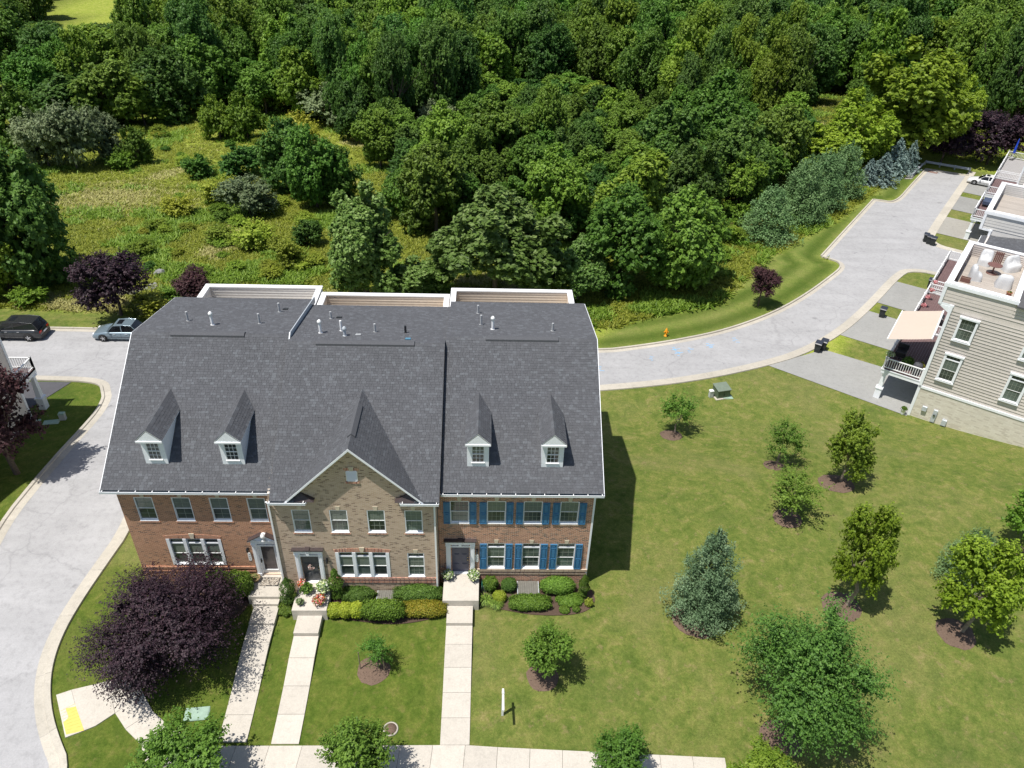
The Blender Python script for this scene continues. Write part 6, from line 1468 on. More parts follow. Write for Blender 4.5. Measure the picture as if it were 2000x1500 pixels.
q = G(248, 577); hw_t = thing('headwall', 'small concrete culvert headwall in the long grass behind the alley', 'headwall', (q.x, q.y, q.z), .1, local=True); m = MB(); m.box(-.75, .75, -.15, .15, -.3, .75); link('wall', m.mesh('wall', M_kerb), hw_t); m = MB(); m.lathe((0, -.16, .2), [(.3, 0), (.3, .02)], 16, axis='y'); link('pipe_mouth', m.mesh('pipe_mouth', M_dark), hw_t)
q = G(312, 536); link('boulder', rock_mesh(9, .55), loc=(q.x, q.y, q.z+.2), label='single dark grey boulder in the meadow', cat='boulder')
# ------------------------------------------------------------------ vegetation kinds
def fam(nm, k, mats, **kw):
    return [crown_mesh(nm+'_crown', 100*hash_(nm)+i*7, mats[i % len(mats)], **kw) for i in range(k)]
def hash_(s): return sum(ord(c)*(i+3) for i, c in enumerate(s)) % 997
FM = {}
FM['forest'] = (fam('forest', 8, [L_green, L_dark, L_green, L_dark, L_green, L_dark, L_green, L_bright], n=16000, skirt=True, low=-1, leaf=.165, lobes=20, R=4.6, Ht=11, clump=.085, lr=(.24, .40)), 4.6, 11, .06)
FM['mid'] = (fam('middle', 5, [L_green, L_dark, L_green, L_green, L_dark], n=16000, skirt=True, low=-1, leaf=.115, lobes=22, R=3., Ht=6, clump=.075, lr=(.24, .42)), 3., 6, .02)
FM['bright'] = (fam('bright', 2, [L_bright], n=12000, skirt=True, low=-1, leaf=.15, lobes=18, R=3.2, Ht=7, clump=.08, shape='pyramid'), 3.2, 7, .03)
FM['yellow'] = (fam('yellow', 2, [L_yellow], n=15000, skirt=True, low=-1, leaf=.17, lobes=22, R=4.2, Ht=10, clump=.07, lr=(.2, .36)), 4.2, 10, .05)
FM['syc'] = (fam('sycamore', 2, [L_syc], n=26000, leaf=.12, lobes=24, R=3.8, Ht=9, clump=.055, lr=(.2, .36), shape='pyramid'), 3.8, 9, .03)
FM['grey'] = (fam('grey', 2, [L_grey], n=9000, leaf=.09, lobes=16, R=2., Ht=3.2, clump=.09, spiky=.3), 2., 3.2, .0)
FM['bush'] = (fam('bush', 4, [L_green, L_dark, L_bright, L_green], n=6500, skirt=True, low=-1, leaf=.085, lobes=15, R=1.5, Ht=2.4, clump=.09, spiky=.3), 1.5, 2.4, .0)
FM['weedy'] = (fam('weedy', 3, [L_weed, L_bright, L_weed], n=4200, leaf=.085, lobes=14, R=1.4, Ht=1.5, clump=.14, spiky=.5), 1.4, 1.5, .0)
FM['purple'] = (fam('purple', 1, [L_purple], n=60000, leaf=.057, lobes=34, R=4.1, Ht=5.6, clump=.055, spiky=.9, lr=(.2, .36), low=-.9), 4.1, 5.6, .10)
FM['purple2'] = (fam('purpletwo', 2, [L_purple, L_purple2], n=13000, leaf=.075, lobes=20, R=2.3, Ht=3.4, clump=.075, spiky=.3), 2.3, 3.4, .28)
FM['dkmaple'] = (fam('maple', 1, [L_dark], n=40000, leaf=.06, lobes=34, R=3.6, Ht=5.2, clump=.065, spiky=.9, lr=(.15, .27), shape='pyramid'), 3.6, 5.2, .14)
FM['lawn'] = (fam('lawntree', 3, [L_bright, L_yellow, L_bright], n=11000, leaf=.06, lobes=20, R=1.5, Ht=3.6, clump=.09, spiky=.2, lr=(.2, .36)), 1.5, 3.6, .16)
FM['young'] = (fam('young', 2, [L_green], n=4600, leaf=.045, lobes=24, R=1.2, Ht=2.6, clump=.12, spiky=.7, lr=(.12, .24)), 1.2, 2.6, .14)
FM['maple2'] = (fam('mapletwo', 2, [L_green], n=13000, leaf=.06, lobes=20, R=2., Ht=3.2, clump=.08, spiky=.35, lr=(.2, .36)), 2., 3.2, .25)
FM['pine'] = ([conifer_mesh('pine_crown', 5+i, L_pine, R=2.4, Ht=5.2, tiers=17, per=12, leaf=.085, dens=75, droop=.05, fluffy=.36, ex=.5) for i in range(3)], 2.4, 5.2, .0)
FM['spruce'] = ([conifer_mesh('spruce_crown', 15+i, L_blue, R=1.5, Ht=4.2, tiers=20, per=11, leaf=.085, dens=32, droop=.2, fluffy=.14) for i in range(2)], 1.5, 4.2, .0)
FM['bluepine'] = ([conifer_mesh('blue_pine_crown', 25, L_blue2, R=2., Ht=5., tiers=17, per=11, leaf=.055, dens=170, droop=.04, fluffy=.30, ex=.65)], 2., 5., .0)
FM['middark'] = (FM['mid'][0][1::3], *FM['mid'][1:])
FM['olive'] = (fam('olive', 2, [L_olive], n=15000, leaf=.13, lobes=22, R=3.4, Ht=7, clump=.07, lr=(.2, .36)), 3.4, 7, .03)
for k_, (ms_, r_0, h_0, b_0) in list(FM.items()):
    rr = []; zz = []
    for me_ in ms_:
        a_ = np.empty(len(me_.vertices)*3, np.float32); me_.vertices.foreach_get('co', a_); a_ = a_.reshape(-1, 3)
        rr.append(np.percentile(np.hypot(a_[:, 0], a_[:, 1]), 97)); zz.append(np.percentile(a_[:, 2], 99.6))
    FM[k_] = (ms_, float(np.mean(rr)), float(np.mean(zz)), b_0)
TRK = {k: trunk_mesh(k+'_trunk', 1.0, r, b, i, f, nl) for i, (k, r, b, f, nl) in enumerate((('tree', .022, L_bark, .45, 6), ('pole', .02, L_bark, .6, 1), ('palebark', .016, L_barkp, .4, 5), ('multi', .02, L_bark, .2, 9)))}
def m_per_px(P): return (P-CC).length/CF
def TREE(sp, bx, by, wpx, ytop, label=None, cat='tree', name=None, group=None, trunk='tree', vi=None, bottom=None, wscale=1.):
    ms, R0, H0, bt = FM[sp]; bt = bt if bottom is None else bottom
    P = G(bx, by); mp = m_per_px(P); d = (P-CC).normalized(); E = math.asin(-d.z); R = wpx*mp/2*wscale
    want = (by-ytop)*mp
    lo, hi = .3, 45
    for _ in range(30):
        h = (lo+hi)/2; c = h*(1-bt)/2; zc = h*bt+c; got = zc*math.cos(E)+math.sqrt((R*math.sin(E))**2*.8+(c*math.cos(E))**2)
        if got < want: lo = h
        else: hi = h
    h = max(h, .5)
    me = ms[(vi if vi is not None else rnd.randrange(len(ms))) % len(ms)]
    if 'pine' in sp or sp == 'spruce': trunk = 'pole'
    t = thing(name or {'tree': 'tree', 'shrub': 'shrub'}[cat], label, cat, tuple(P), rnd.uniform(0, 6.28), group, local=True)
    link('trunk', TRK[trunk], t, scale=(h*.95,)*3)
    link('crown', me, t, loc=(0, 0, h*bt), scale=(R/R0, R/R0, h*(1-bt)/H0)); return t, h, R
def PLACE(sp, P, R, h, label, cat='tree', name='tree', group=None, trunk='tree', bottom=None, vi=None):
    ms, R0, H0, bt = FM[sp]; bt = bt if bottom is None else bottom
    t = thing(name, label, cat, tuple(P), rnd.uniform(0, 6.28), group, local=True); link('trunk', TRK[trunk], t, scale=(h*.95,)*3)
    link('crown', ms[(vi if vi is not None else rnd.randrange(len(ms))) % len(ms)], t, loc=(0, 0, h*bt), scale=(R/R0, R/R0, h*(1-bt)/H0)); return t
T = TREE
# front lawn and street
PLACE('purple', G(352, 1296), 3.72, 5.05, 'large dark purple plum tree in front of the left house', name='plum_tree', trunk='multi', bottom=.09)
T('purple2', 36, 925, 150, 748, 'purple plum tree half cut by the left picture edge', name='plum_tree', bottom=.2, vi=1)
T('purple2', 236, 616, 122, 503, 'purple plum tree beyond the alley behind the silver blue sedan', name='plum_tree', vi=0, bottom=.22)
T('purple2', 381, 588, 74, 530, 'small dusky purple plum tree beside the white parapet', name='plum_tree', vi=1, bottom=.05, trunk='multi')
T('purple2', 1480, 598, 64, 527, 'small round reddish plum tree on the mown strip', name='plum_tree', vi=1, bottom=.3)
T('purple2', 1836, 321, 88, 250, 'left one of two dark plum trees behind the guard rail', name='plum_tree', vi=0, bottom=.15)
T('purple2', 1925, 321, 105, 236, 'right one of two dark plum trees behind the guard rail', name='plum_tree', vi=0, bottom=.12)
def ring(px, py, r, lb): mulch_ring(px, py, r, lb)
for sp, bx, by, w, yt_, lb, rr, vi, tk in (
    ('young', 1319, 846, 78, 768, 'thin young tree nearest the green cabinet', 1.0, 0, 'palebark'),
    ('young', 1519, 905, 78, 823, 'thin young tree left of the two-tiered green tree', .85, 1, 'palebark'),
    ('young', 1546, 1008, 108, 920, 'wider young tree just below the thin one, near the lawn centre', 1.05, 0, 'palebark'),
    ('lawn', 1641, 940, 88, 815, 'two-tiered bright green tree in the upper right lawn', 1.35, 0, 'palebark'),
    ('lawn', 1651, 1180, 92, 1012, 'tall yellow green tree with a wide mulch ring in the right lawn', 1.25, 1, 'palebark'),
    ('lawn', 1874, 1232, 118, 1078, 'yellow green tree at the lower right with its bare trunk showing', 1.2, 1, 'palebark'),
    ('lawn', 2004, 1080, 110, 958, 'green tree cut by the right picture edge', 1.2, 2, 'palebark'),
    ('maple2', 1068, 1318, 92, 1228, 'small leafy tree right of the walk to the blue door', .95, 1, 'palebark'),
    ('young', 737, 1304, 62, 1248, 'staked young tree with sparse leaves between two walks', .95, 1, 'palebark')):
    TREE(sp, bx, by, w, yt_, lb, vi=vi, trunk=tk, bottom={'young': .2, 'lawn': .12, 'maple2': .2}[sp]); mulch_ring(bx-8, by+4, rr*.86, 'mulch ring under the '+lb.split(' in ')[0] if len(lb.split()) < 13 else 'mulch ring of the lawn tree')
TREE('dkmaple', 1534, 1426, 212, 1222, 'big dark green maple at the bottom of the right lawn', name='maple_tree', bottom=.2); mulch_ring(1524, 1445, 1.0, 'mulch ring under the big dark green maple')
TREE('bluepine', 1366, 1198, 122, 1050, 'blue green pine standing alone in the lawn', name='pine_tree', vi=0); mulch_ring(1360, 1208, 1.3, 'mulch ring under the lone blue green pine')
TREE('pine', 1880, 1130, 88, 1040, 'small dark pine behind the yellow green tree', name='pine_tree', vi=1); mulch_ring(1872, 1132, .8, 'mulch ring under the small dark pine')
for px, py, r, h, lb, sp in ((368, 1545, 2.15, 3.9, 'street tree beside the pale green cover at the lower left', 'maple2'), (708, 1535, 1.65, 4.1, 'street tree at the bottom edge between two walks', 'maple2'), (1206, 1535, 1.45, 3.6, 'street tree at the bottom edge, low beside the sidewalk end', 'maple2'), (1478, 1545, 1.4, 2.6, 'street tree whose tip shows below the big maple', 'lawn')):
    q = G(px, py); PLACE(sp, q, r, h, lb, bottom=.2, trunk='palebark')
for px, py in ((704, 1307), (751, 1311)):
    q = G(px, py); m = MB(); m.cyl((0, 0, -.1), (0, 0, 1.35), .035, .03, 6); link('tree_stake', m.mesh('tree_stake', M_wood), loc=tuple(q), label='left wooden stake of the staked young tree' if px < 720 else 'right wooden stake of the staked young tree', cat='stake')
# behind the alley
TREE('syc', 716, 592, 158, 392, 'pale green sycamore left of the two behind the roofs', name='sycamore_tree', vi=0)
TREE('syc', 968, 594, 250, 372, 'broad pale green sycamore behind the middle of the roofs', name='sycamore_tree', vi=1)
TREE('syc', 826, 598, 118, 505, 'low pale green sycamore between the two larger ones', name='sycamore_tree', vi=0)
TREE('syc', 1125, 585, 105, 465, 'low pale green sycamore right of the broad one', name='sycamore_tree', vi=1)
for bx, by, w, yt_, sp, lb in ((1210, 565, 170, 385, 'mid', 'dense green tree behind the roof at the right house end'), (1320, 562, 180, 380, 'mid', 'dense green tree bordering the tall grass strip'),
    (1245, 470, 160, 308, 'bright', 'brighter green tree rising behind the dense pair'), (1085, 470, 130, 300, 'olive', 'yellowish tree rising behind the broad sycamore'), (1150, 400, 110, 290, 'olive', 'small yellowish tree left of the brighter green one'),
    (850, 455, 150, 295, 'mid', 'dark dense tree left of the broad sycamore'), (790, 430, 90, 330, 'mid', 'dark dense tree at the grassy gap'), (925, 400, 110, 265, 'mid', 'dark tree behind the broad sycamore'),
    (880, 360, 110, 215, 'olive', 'grey brown half bare tree in the middle of the thicket'), (975, 345, 130, 200, 'olive', 'olive yellow tree in the middle of the thicket'), (1065, 330, 80, 190, 'olive', 'thin olive tree right of the olive yellow one'),
    (1340, 440, 130, 290, 'mid', 'vine covered tree in the thicket left of the pines'), (1420, 400, 130, 250, 'mid', 'vine covered tree above the pines'), (1500, 370, 130, 230, 'mid', 'rounded vine covered tree close to the gap'), (1300, 360, 140, 220, 'mid', 'vine covered tree farther back in the thicket'),
    (1400, 320, 150, 170, 'mid', 'taller tree behind the vine covered ones'), (570, 375, 110, 250, 'mid', 'left one of three dark rounded trees in the meadow'), (620, 405, 115, 265, 'mid', 'middle one of three dark rounded trees in the meadow'), (665, 400, 90, 300, 'mid', 'right one of three dark rounded trees in the meadow'), (470, 345, 80, 290, 'bush', 'small dark tree left of the dark rounded trio'),
    (60, 555, 178, 335, 'middark', 'large dark green tree at the left edge of the meadow'), (-20, 560, 160, 350, 'middark', 'dark tree cut by the left edge of the meadow'), (22, 570, 95, 452, 'yellow', 'yellow green tree in front of the large dark one at left')):
    TREE(sp, bx, by, w, yt_, lb)
for i_, (bx, by, w, yt_, sp) in enumerate(((95, 232, 110, 130, 'mid'), (160, 250, 130, 165, 'mid'), (228, 252, 120, 150, 'mid'), (285, 245, 110, 165, 'bright'), (345, 232, 120, 120, 'mid'), (405, 212, 110, 100, 'mid'), (15, 175, 120, 60, 'mid'), (520, 222, 90, 140, 'mid'), (590, 232, 90, 120, 'bright'), (700, 275, 90, 170, 'mid'), (735, 310, 80, 220, 'mid'))):
    TREE(sp, bx, by, w, yt_, 'bushy tree at the wood edge, '+('behind the dark left bush', 'above the silver grey bushes', 'right of the silver grey bushes', 'bright green, above the open meadow', 'above the middle of the meadow', 'where the meadow narrows', 'at the upper left corner of the meadow', 'above the twin dark bushes', 'bright green, above the pale bush', 'at the head of the grassy gap', 'just left of the middle thicket')[i_], bottom=0)
TREE('yellow', 1752, 312, 190, 142, 'tall yellow green tree behind the road end', name='tree', vi=0, bottom=0)
TREE('yellow', 1838, 296, 80, 165, 'narrow yellow green tree leaning on the tall one', vi=1, bottom=.02)
TREE('yellow', 1655, 325, 130, 200, 'broad yellow green tree left of the tall one', vi=1, bottom=.0)
TREE('yellow', 1590, 345, 110, 262, 'low yellow green tree at the thicket edge', vi=0, bottom=.0)
for bx, by, w, yt_, lb, vi in ((1494, 464, 104, 372, 'nearest pine of the row on the mown strip', 0), (1556, 430, 96, 322, 'second pine of the row counted from the nearest', 1), (1594, 404, 94, 310, 'middle pine of the row on the mown strip', 2), (1638, 381, 82, 294, 'fourth pine of the row next to the blue spruces', 1)):
    TREE('pine', bx, by, w, yt_, lb, name='pine_tree', vi=vi)
TREE('spruce', 1717, 358, 58, 308, 'small pale blue spruce closest to the pines', name='spruce_tree', vi=0); TREE('spruce', 1740, 342, 52, 283, 'taller blue spruce left of the guard rail', name='spruce_tree', vi=1); TREE('spruce', 1770, 336, 38, 286, 'greenish spruce closest to the guard rail', name='spruce_tree', vi=0); TREE('spruce', 1690, 360, 38, 318, 'small blue spruce hidden between pine and spruce', name='spruce_tree', vi=1)
def front_y0(px):
    for (x0, y0), (x1, y1) in zip(forest_front_px, forest_front_px[1:]):
        if x0 <= px <= x1: return y0+(y1-y0)*(px-x0)/(x1-x0)
    return 250
# bushes in the meadow
for bx, by, w, yt_, sp, lb in ((45, 285, 92, 195, 'bush', 'dark rounded bush at the left meadow edge'), (95, 325, 90, 240, 'grey', 'silver grey bush cluster, left part'), (150, 330, 100, 225, 'grey', 'silver grey bush cluster, middle part'), (205, 315, 80, 235, 'grey', 'silver grey bush cluster, right part'), (268, 322, 60, 262, 'bush', 'small dark bush right of the silver grey cluster'),
    (432, 272, 60, 205, 'bush', 'dark bush left of the twin dark bushes'), (485, 272, 68, 198, 'bush', 'right one of the twin dark bushes'), (490, 422, 100, 352, 'grey', 'silver grey bush under the dark trees'), (590, 300, 90, 232, 'weedy', 'pale bush behind the dark trio'), (395, 345, 60, 305, 'bush', 'low bush in the middle of the meadow'),
    (440, 395, 70, 350, 'weedy', 'pale low bush left of the silver grey one'), (350, 420, 60, 385, 'weedy', 'pale low bush beside the straw patch'), (240, 330, 50, 300, 'weedy', 'pale low bush near the grey cluster'), (640, 240, 100, 175, 'grey', 'pale bush at the wood edge'), (545, 215, 80, 160, 'weedy', 'lighter bush at the wood edge'),
    (560, 520, 70, 465, 'weedy', 'bramble bush left of the first sycamore'), (500, 480, 80, 435, 'weedy', 'bramble bush in the lower meadow'), (430, 470, 60, 440, 'weedy', 'bramble bush by the straw patch'), (600, 480, 60, 430, 'bush', 'small dark bush left of the first sycamore'),
    (300, 612, 70, 575, 'weedy', 'leafy bush at the kerb behind the sedan'), (340, 600, 60, 565, 'bush', 'leafy bush beside the roof corner'), (60, 592, 60, 560, 'weedy', 'tall weeds at the left strip'), (1560, 300, 70, 240, 'bush', 'bush at the green gap in the wood'), (1440, 430, 60, 395, 'weedy', 'pale bush above the nearest pine'), (1400, 470, 70, 430, 'weedy', 'pale bush left of the nearest pine'),
    (1380, 500, 70, 465, 'weedy', 'weedy bush right of the dense green tree'), (1460, 330, 90, 270, 'bush', 'rounded bush in front of the gap')):
    TREE(sp, bx, by, w, yt_, lb, cat='shrub', name='bush', trunk='multi', bottom=0)
rb = random.Random(77); k = 0
while k < 85:
    px, py = rb.uniform(250, 620), rb.uniform(255, 545)
    if k > 55: px, py = rb.uniform(1360, 1560), rb.uniform(400, 600)
    if k > 70: px, py = rb.uniform(0, 640), rb.uniform(215, 330)
    if py < front_y0(px)+10 or (px < 330 and 335 < py < 440) or (px-180)**2/90**2+(py-470)**2/60**2 < 1: continue
    if k > 55 and k <= 70:
        q = G(px, py)
        if any(in_poly(np.array([q.x+a_]), np.array([q.y+b_]), pl_)[0] for a_ in (-2, 0, 2) for b_ in (-2, 0, 2) for pl_ in (lawn_strip, road_poly)): continue
        if in_poly(np.array([q.x]), np.array([q.y]), lawn_strip)[0] or in_poly(np.array([q.x]), np.array([q.y]), road_poly)[0]: k += 0; continue
    q = G(px, py); R = rb.uniform(.7, 1.5); PLACE('weedy' if rb.random() < .75 else 'bush', q, R, R*rb.uniform(.7, 1.25), 'low bramble clump in the overgrown meadow', cat='shrub', name='bramble', group='brambles scattered over the meadow', trunk='multi', bottom=0); k += 1
# wood: fills the hill behind
def rect(P, R, h):
    a = pix((P.x, P.y, P.z+h)); b = pix((P.x, P.y, P.z)); mp = m_per_px(P); return a, b, R/mp
ffp = forest_front_px
def front_y(px):
    for (x0, y0), (x1, y1) in zip(ffp, ffp[1:]):
        if x0 <= px <= x1: return y0+(y1-y0)*(px-x0)/(x1-x0)
    return 250
rf = random.Random(42); cand = []; y = 40.
while y < 330:
    stp = 6.2 if y < 110 else 8.5+(y-110)*.022; x = -190-rf.uniform(0, stp)
    while x < 300:
        X_, Y_ = x+rf.uniform(-.3, .3)*stp, y+rf.uniform(-.3, .3)*stp; P = Vector((X_, Y_, H(X_, Y_))); p = pix(P)
        if -110 < p[0] < 2110 and p[1] > -40 and p[1] < front_y(p[0]): cand.append((P, p, stp))
        x += stp
    y += stp*.92
out = []
for P, p, stp in cand:
    dist_ = (P-CC).length; tall = 1 if p[1] < 262 or p[0] < 700 else 0
    tallx = p[1] < 240+40*math.sin(p[0]*.01)
    if tallx: h = rf.uniform(12.5, 18.5); R = stp*rf.uniform(.52, .72); sp = 'forest'
    else: h = rf.uniform(5.5, 8.5); R = stp*rf.uniform(.48, .62); sp = 'mid'
    if 1560 < p[0] < 1660 and 180 < p[1] < 300: continue
    a, b, rp = rect(P, R, h)
    if a[0]+rp > 80 and a[0]-rp < 205 and a[1] < 40:
        if p[1] < 75: continue
        while rect(P, R, h)[0][1] < 44 and h > 3: h *= .92
        R = min(R, h*.55)
    out.append((P, R, h, sp, p))
out.sort(key=lambda t: (t[0]-CC).length)
nearT = out[:275]; rest = out[275:]
for P, R, h, sp, p in nearT:
    g = 'tall trees of the wood' if sp == 'forest' else 'lower trees along the wood edge'
    k = rf.random(); s2 = sp
    if k < .09: s2 = 'olive'
    elif k < .17: s2 = 'bright'
    elif k < .19 and sp == 'mid': s2 = 'grey'
    lb = {'forest': 'tall dark green tree of the wood behind the meadow', 'mid': 'lower green tree in the thicket before the tall wood', 'olive': 'yellowish tree among the dark trees of the wood', 'bright': 'brighter green tree among the dark trees of the wood', 'grey': 'greyish tree in the thicket before the tall wood'}[s2]
    PLACE(s2, P, R, h, lb, name='forest_tree', group={'olive': 'yellowish trees in the wood', 'bright': 'brighter green trees in the wood', 'grey': 'greyish trees in the thicket'}.get(s2, g), bottom=.03)
far = link('far_forest', None, kind='stuff', label='far trees of the wood that merge into one mass')
for P, R, h, sp, p in rest:
    ms, R0, H0, bt = FM['forest']; link('forest_mass', ms[rf.randrange(len(ms))], far, loc=tuple(P), rz=rf.uniform(0, 6), scale=(R/R0, R/R0, h/H0))
print('forest', len(nearT), len(rest))

# ------------------------------------------------------------------ shrubs of the front beds
def hedge_mesh(name, seed, mat, sx, sy, sz, n, leaf, box=2.6, lump=.06):
    rng = np.random.default_rng(seed); d = unit(rng.normal(size=(n, 3))); d[:, 2] = np.where(d[:, 2] < -.2, -d[:, 2], d[:, 2])
    k = (np.abs(d)**box).sum(1)**(-1/box); P = d*k[:, None]
    w_ = 1+lump*np.sin(P[:, 0]*7+seed)*np.cos(P[:, 1]*6)+rng.normal(size=n)*.05-np.abs(rng.normal(size=n))*.08+.05*np.sin(P[:, 0]*19+P[:, 2]*11)*np.sin(P[:, 1]*17+seed)
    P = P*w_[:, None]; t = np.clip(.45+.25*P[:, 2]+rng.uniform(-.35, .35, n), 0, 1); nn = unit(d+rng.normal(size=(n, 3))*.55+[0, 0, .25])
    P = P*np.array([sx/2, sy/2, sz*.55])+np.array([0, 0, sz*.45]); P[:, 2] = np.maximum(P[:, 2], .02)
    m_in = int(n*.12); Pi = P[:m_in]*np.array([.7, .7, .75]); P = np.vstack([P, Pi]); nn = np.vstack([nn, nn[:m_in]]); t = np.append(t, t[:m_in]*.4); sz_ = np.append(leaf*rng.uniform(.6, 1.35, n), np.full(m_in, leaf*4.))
    return leaves_mesh(name, P, nn, sz_, t, mat, .65, rng)
def shrub(label, x0, x1, ytop, ybot, mat, deep=None, box=2.4, n=None, leaf=.036, name='shrub', zb=None, lump=.06):
    c = Zp((x0+x1)/2, ybot, -.42 if zb is None else zb); mp = m_per_px(c); w_ = (x1-x0)*mp; E = math.asin(-((c-CC).normalized()).z)
    dp = deep or min(w_*.9, .95); hh = max(.25, ((ybot-ytop)*mp-dp*math.sin(E)*.85)/math.cos(E)); y = c.y+dp/2*.85
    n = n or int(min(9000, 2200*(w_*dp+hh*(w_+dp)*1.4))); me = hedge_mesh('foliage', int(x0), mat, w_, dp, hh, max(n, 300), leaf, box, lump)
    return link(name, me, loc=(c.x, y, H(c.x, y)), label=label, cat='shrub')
shrub('lime ball shrub next to the middle porch', 637, 668, 1176, 1211, L_lime, box=2.2)
shrub('middle one of the three lime ball shrubs', 661, 690, 1175, 1213, L_lime, box=2.2)
shrub('lime ball shrub touching the big green hedge', 683, 711, 1174, 1213, L_lime, box=2.2)
shrub('big clipped green hedge before the triple window', 708, 786, 1170, 1219, L_box, box=3)
shrub('bronze green clipped hedge beside the right walk', 784, 869, 1172, 1209, L_orange, box=3)
shrub('dark leafy shrub left of the window well of the tan house', 661, 728, 1144, 1180, L_dark, lump=.12)
shrub('dark leafy shrub right of the window well of the tan house', 771, 861, 1140, 1181, L_dark, lump=.12)
shrub('low reddish shrub beside the red flower pot', 640, 668, 1163, 1184, L_purple2)
shrub('upright rounded shrub beside the hose reel', 944, 971, 1124, 1160, L_box, lump=.12)
shrub('small round shrub left of the right window well', 980, 1008, 1127, 1160, L_dark)
shrub('broad round shrub right of the window well under the shutters', 1056, 1121, 1124, 1166, L_green, lump=.08)
shrub('long low clipped hedge in front of the right window well', 997, 1073, 1160, 1195, L_box, box=3.4)
shrub('yellow green ball shrub above the day lilies', 963, 988, 1152, 1179, L_lime)
shrub('low angular clipped shrub near the bed end', 1089, 1138, 1157, 1184, L_box, box=3)
shrub('tiny round shrub at the front of the bed', 1093, 1113, 1184, 1199, L_box)
shrub('tiny sprig of shrub near the bed tip', 1119, 1132, 1184, 1196, L_box, lump=.3)
shrub('thin weedy shrub at the right bed corner', 1143, 1157, 1168, 1186, L_weed, lump=.3)
shrub('green clipped shrub right of the purple tree', 440, 490, 1115, 1180, L_box, lump=.1, deep=1.2)
shrub('green clipped shrub under the left picture window', 400, 450, 1113, 1170, L_box, lump=.1, deep=1.2)
shrub('low green ground cover between the two left walks', 541, 574, 1172, 1203, L_box, lump=.15, deep=1.1)
shrub('small green sprig left of the shallow brown pot', 482, 503, 1112, 1138, L_box, lump=.2, zb=-.1)
def topiary(label, x, y, h, r, mat, seed, spiral=0):
    t = thing('conifer_shrub', label, 'shrub', (x, y, H(x, y)), 0, local=True); rng = np.random.default_rng(seed); n = 3200
    s = rng.uniform(0, 1, n)**.8; a = rng.uniform(0, 6.283, n); rr = r*(np.sin(np.pi*np.clip(s*.86+.14, 0, 1))**.7)*(1+.22*np.sin(s*16+a*spiral+seed))*rng.uniform(.75, 1.05, n)
    P = np.stack([rr*np.cos(a), rr*np.sin(a), .1+s*(h-.1)], 1); nn = unit(np.stack([np.cos(a), np.sin(a), np.full(n, .5)], 1)+rng.normal(size=(n, 3))*.5)
    link('foliage', leaves_mesh('foliage', P, nn, .035*rng.uniform(.7, 1.4, n), np.clip(rng.uniform(0, 1, n)*.7+.15, 0, 1), mat, .6, rng), t); m = MB(); m.cyl((0, 0, 0), (0, 0, h*.9), .03, .01, 6); link('stem', m.mesh('stem', L_bark), t)
topiary('dark conical evergreen left of the middle porch', -8.18, -1.55, 2.1, .42, L_dark, 3); topiary('narrow evergreen right of the grey door', -5.72, -1.2, 2.4, .36, L_green, 5)
topiary('narrow bright conifer at the right house corner', 7.62, -.95, 1.75, .27, L_box, 8, 1)
def lily(label, px, py, w_):
    q = Zp(px, py, -.42); rng = np.random.default_rng(int(px)); m = MB()
    for k in range(260):
        a = rng.uniform(0, 6.283); L = w_*rng.uniform(.4, 1.); b = Vector((rng.normal()*.08*w_, rng.normal()*.08*w_, 0)); d = Vector((math.cos(a), math.sin(a), 0)); s = Vector((-d.y, d.x, 0))*.014
        p1 = b+d*L*.45+Vector((0, 0, L*.65)); p2 = b+d*L+Vector((0, 0, L*.35)); m.add([b-s, b+s, p1+s, p1-s, p2], [(0, 1, 2, 3), (3, 2, 4)])
    link('day_lily', m.mesh('day_lily', islandmat('lily blades', [(0, (.08, .15, .02)), (1, (.25, .36, .06))], .6, 10) if 'lily blades' not in MATS else MATS['lily blades']), loc=(q.x, q.y, H(q.x, q.y)+.03), label=label, cat='plant')
lily('clump of arching day lily leaves nearest the porch', 948, 1176, .62); lily('second clump of day lily leaves, right of the first', 969, 1184, .5)

# ------------------------------------------------------------------ long grass and weeds of the meadow, one mass
rg = np.random.default_rng(4); Nt = 60000
px_ = rg.uniform(-60, 2060, Nt*2); py_ = rg.uniform(180, 640, Nt*2)**1.0
pts = []
for a, b in zip(px_, py_):
    if a < 760 or b > 370 or a > 1380: pts.append((a, b))
pts = np.array(pts)
F3 = np.array([[*_F], [*_R2], [*_U2]]); d = F3[0]+F3[1]*((pts[:, :1]-1000)/CF)-F3[2]*((pts[:, 1:]-750)/CF)
z = np.full(len(pts), -2.4)
for _ in range(6):
    q = np.array(CC)+d*((z-CC.z)/d[:, 2])[:, None]; z = .4*z+.6*np.array([H(x, y) for x, y in q[:, :2]])
q = np.array(CC)+d*((z-CC.z)/d[:, 2])[:, None]
keep = ~in_poly(q[:, 0], q[:, 1], [p for p in road_poly]) & ~in_poly(q[:, 0], q[:, 1], lawn_strip) & ~in_poly(q[:, 0], q[:, 1], meadow_strip) & (q[:, 1] > 30.5+np.maximum(0, q[:, 0]*0))
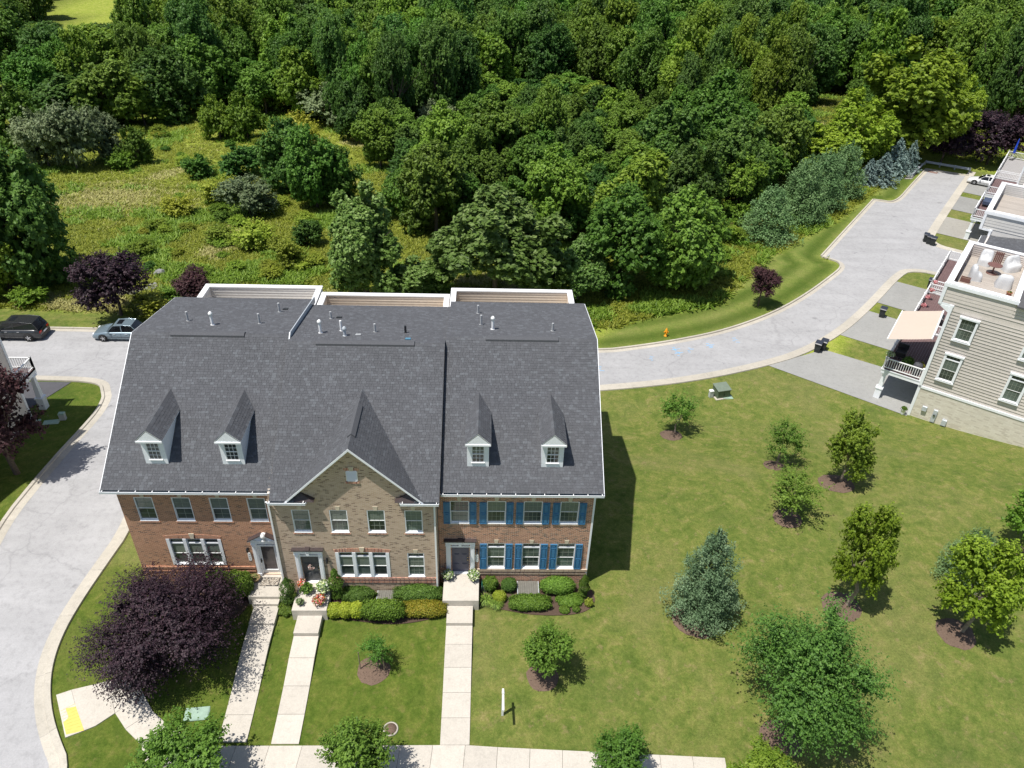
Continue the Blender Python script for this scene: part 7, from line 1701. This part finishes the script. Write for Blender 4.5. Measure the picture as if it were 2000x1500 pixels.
uu = (q[:, 0]-OB.x)*UB.x+(q[:, 1]-OB.y)*UB.y; keep &= ~((uu > -14) & ((q[:, 0]-OB.x)*VB.x+(q[:, 1]-OB.y)*VB.y < 76))
q = q[keep]; 
from mathutils import noise as mnoise
nz = np.array([mnoise.noise(Vector((x*.13, y*.13, 0)))+.5*mnoise.noise(Vector((x*.5, y*.5, 3))) for x, y in q[:, :2]])
def tufts(sel, hgt, spread, mat, nm, lb, k=5, wd=.05):
    Q = q[sel]; n = len(Q)*k; B = np.repeat(Q, k, 0); B[:, :2] += rg.normal(size=(n, 2))*spread*.6; a = rg.uniform(0, 6.283, n); hh = hgt*rg.uniform(.5, 1.3, n); dx = np.stack([np.cos(a), np.sin(a), 0*a], 1)
    w_ = wd*rg.uniform(.6, 1.5, n)[:, None]; tip = B+dx*(spread*rg.uniform(.5, 1.3, n))[:, None]; tip[:, 2] += hh; sd = np.stack([-np.sin(a), np.cos(a), 0*a], 1)*w_
    V = np.stack([B-sd, B+sd, tip+sd*.35, tip-sd*.35], 1).reshape(-1, 3); me = bpy.data.meshes.new(nm); me.vertices.add(4*n); me.vertices.foreach_set('co', V.astype(np.float32).ravel()); me.loops.add(4*n); me.loops.foreach_set('vertex_index', np.arange(4*n, dtype=np.int32))
    me.polygons.add(n); me.polygons.foreach_set('loop_start', np.arange(0, 4*n, 4, dtype=np.int32)); me.polygons.foreach_set('loop_total', np.full(n, 4, np.int32)); at = me.attributes.new('tint', 'FLOAT', 'FACE'); at.data.foreach_set('value', rg.uniform(0, 1, n).astype(np.float32)); me.materials.append(mat); me.update(calc_edges=True)
    link(nm, me, kind='stuff', label=lb)
sw = np.sqrt(((q[:, 0]-_c[0])/9)**2+((q[:, 1]-_c[1])/7)**2)
isstraw = (sw+rg.normal(size=len(q))*.4 < .7) | ((nz > .5))
tufts(isstraw, .22, .4, L_straw, 'dry_grass', 'straw coloured dry grass patches in the meadow')
tufts(~isstraw & (nz > -.25), .22, .42, L_weed, 'meadow_grass', 'long yellow green grass of the meadow', wd=.055)
tufts(~isstraw & (nz <= -.25), .38, .5, L_weed2, 'meadow_weeds', 'bright tall weeds of the meadow', wd=.09)
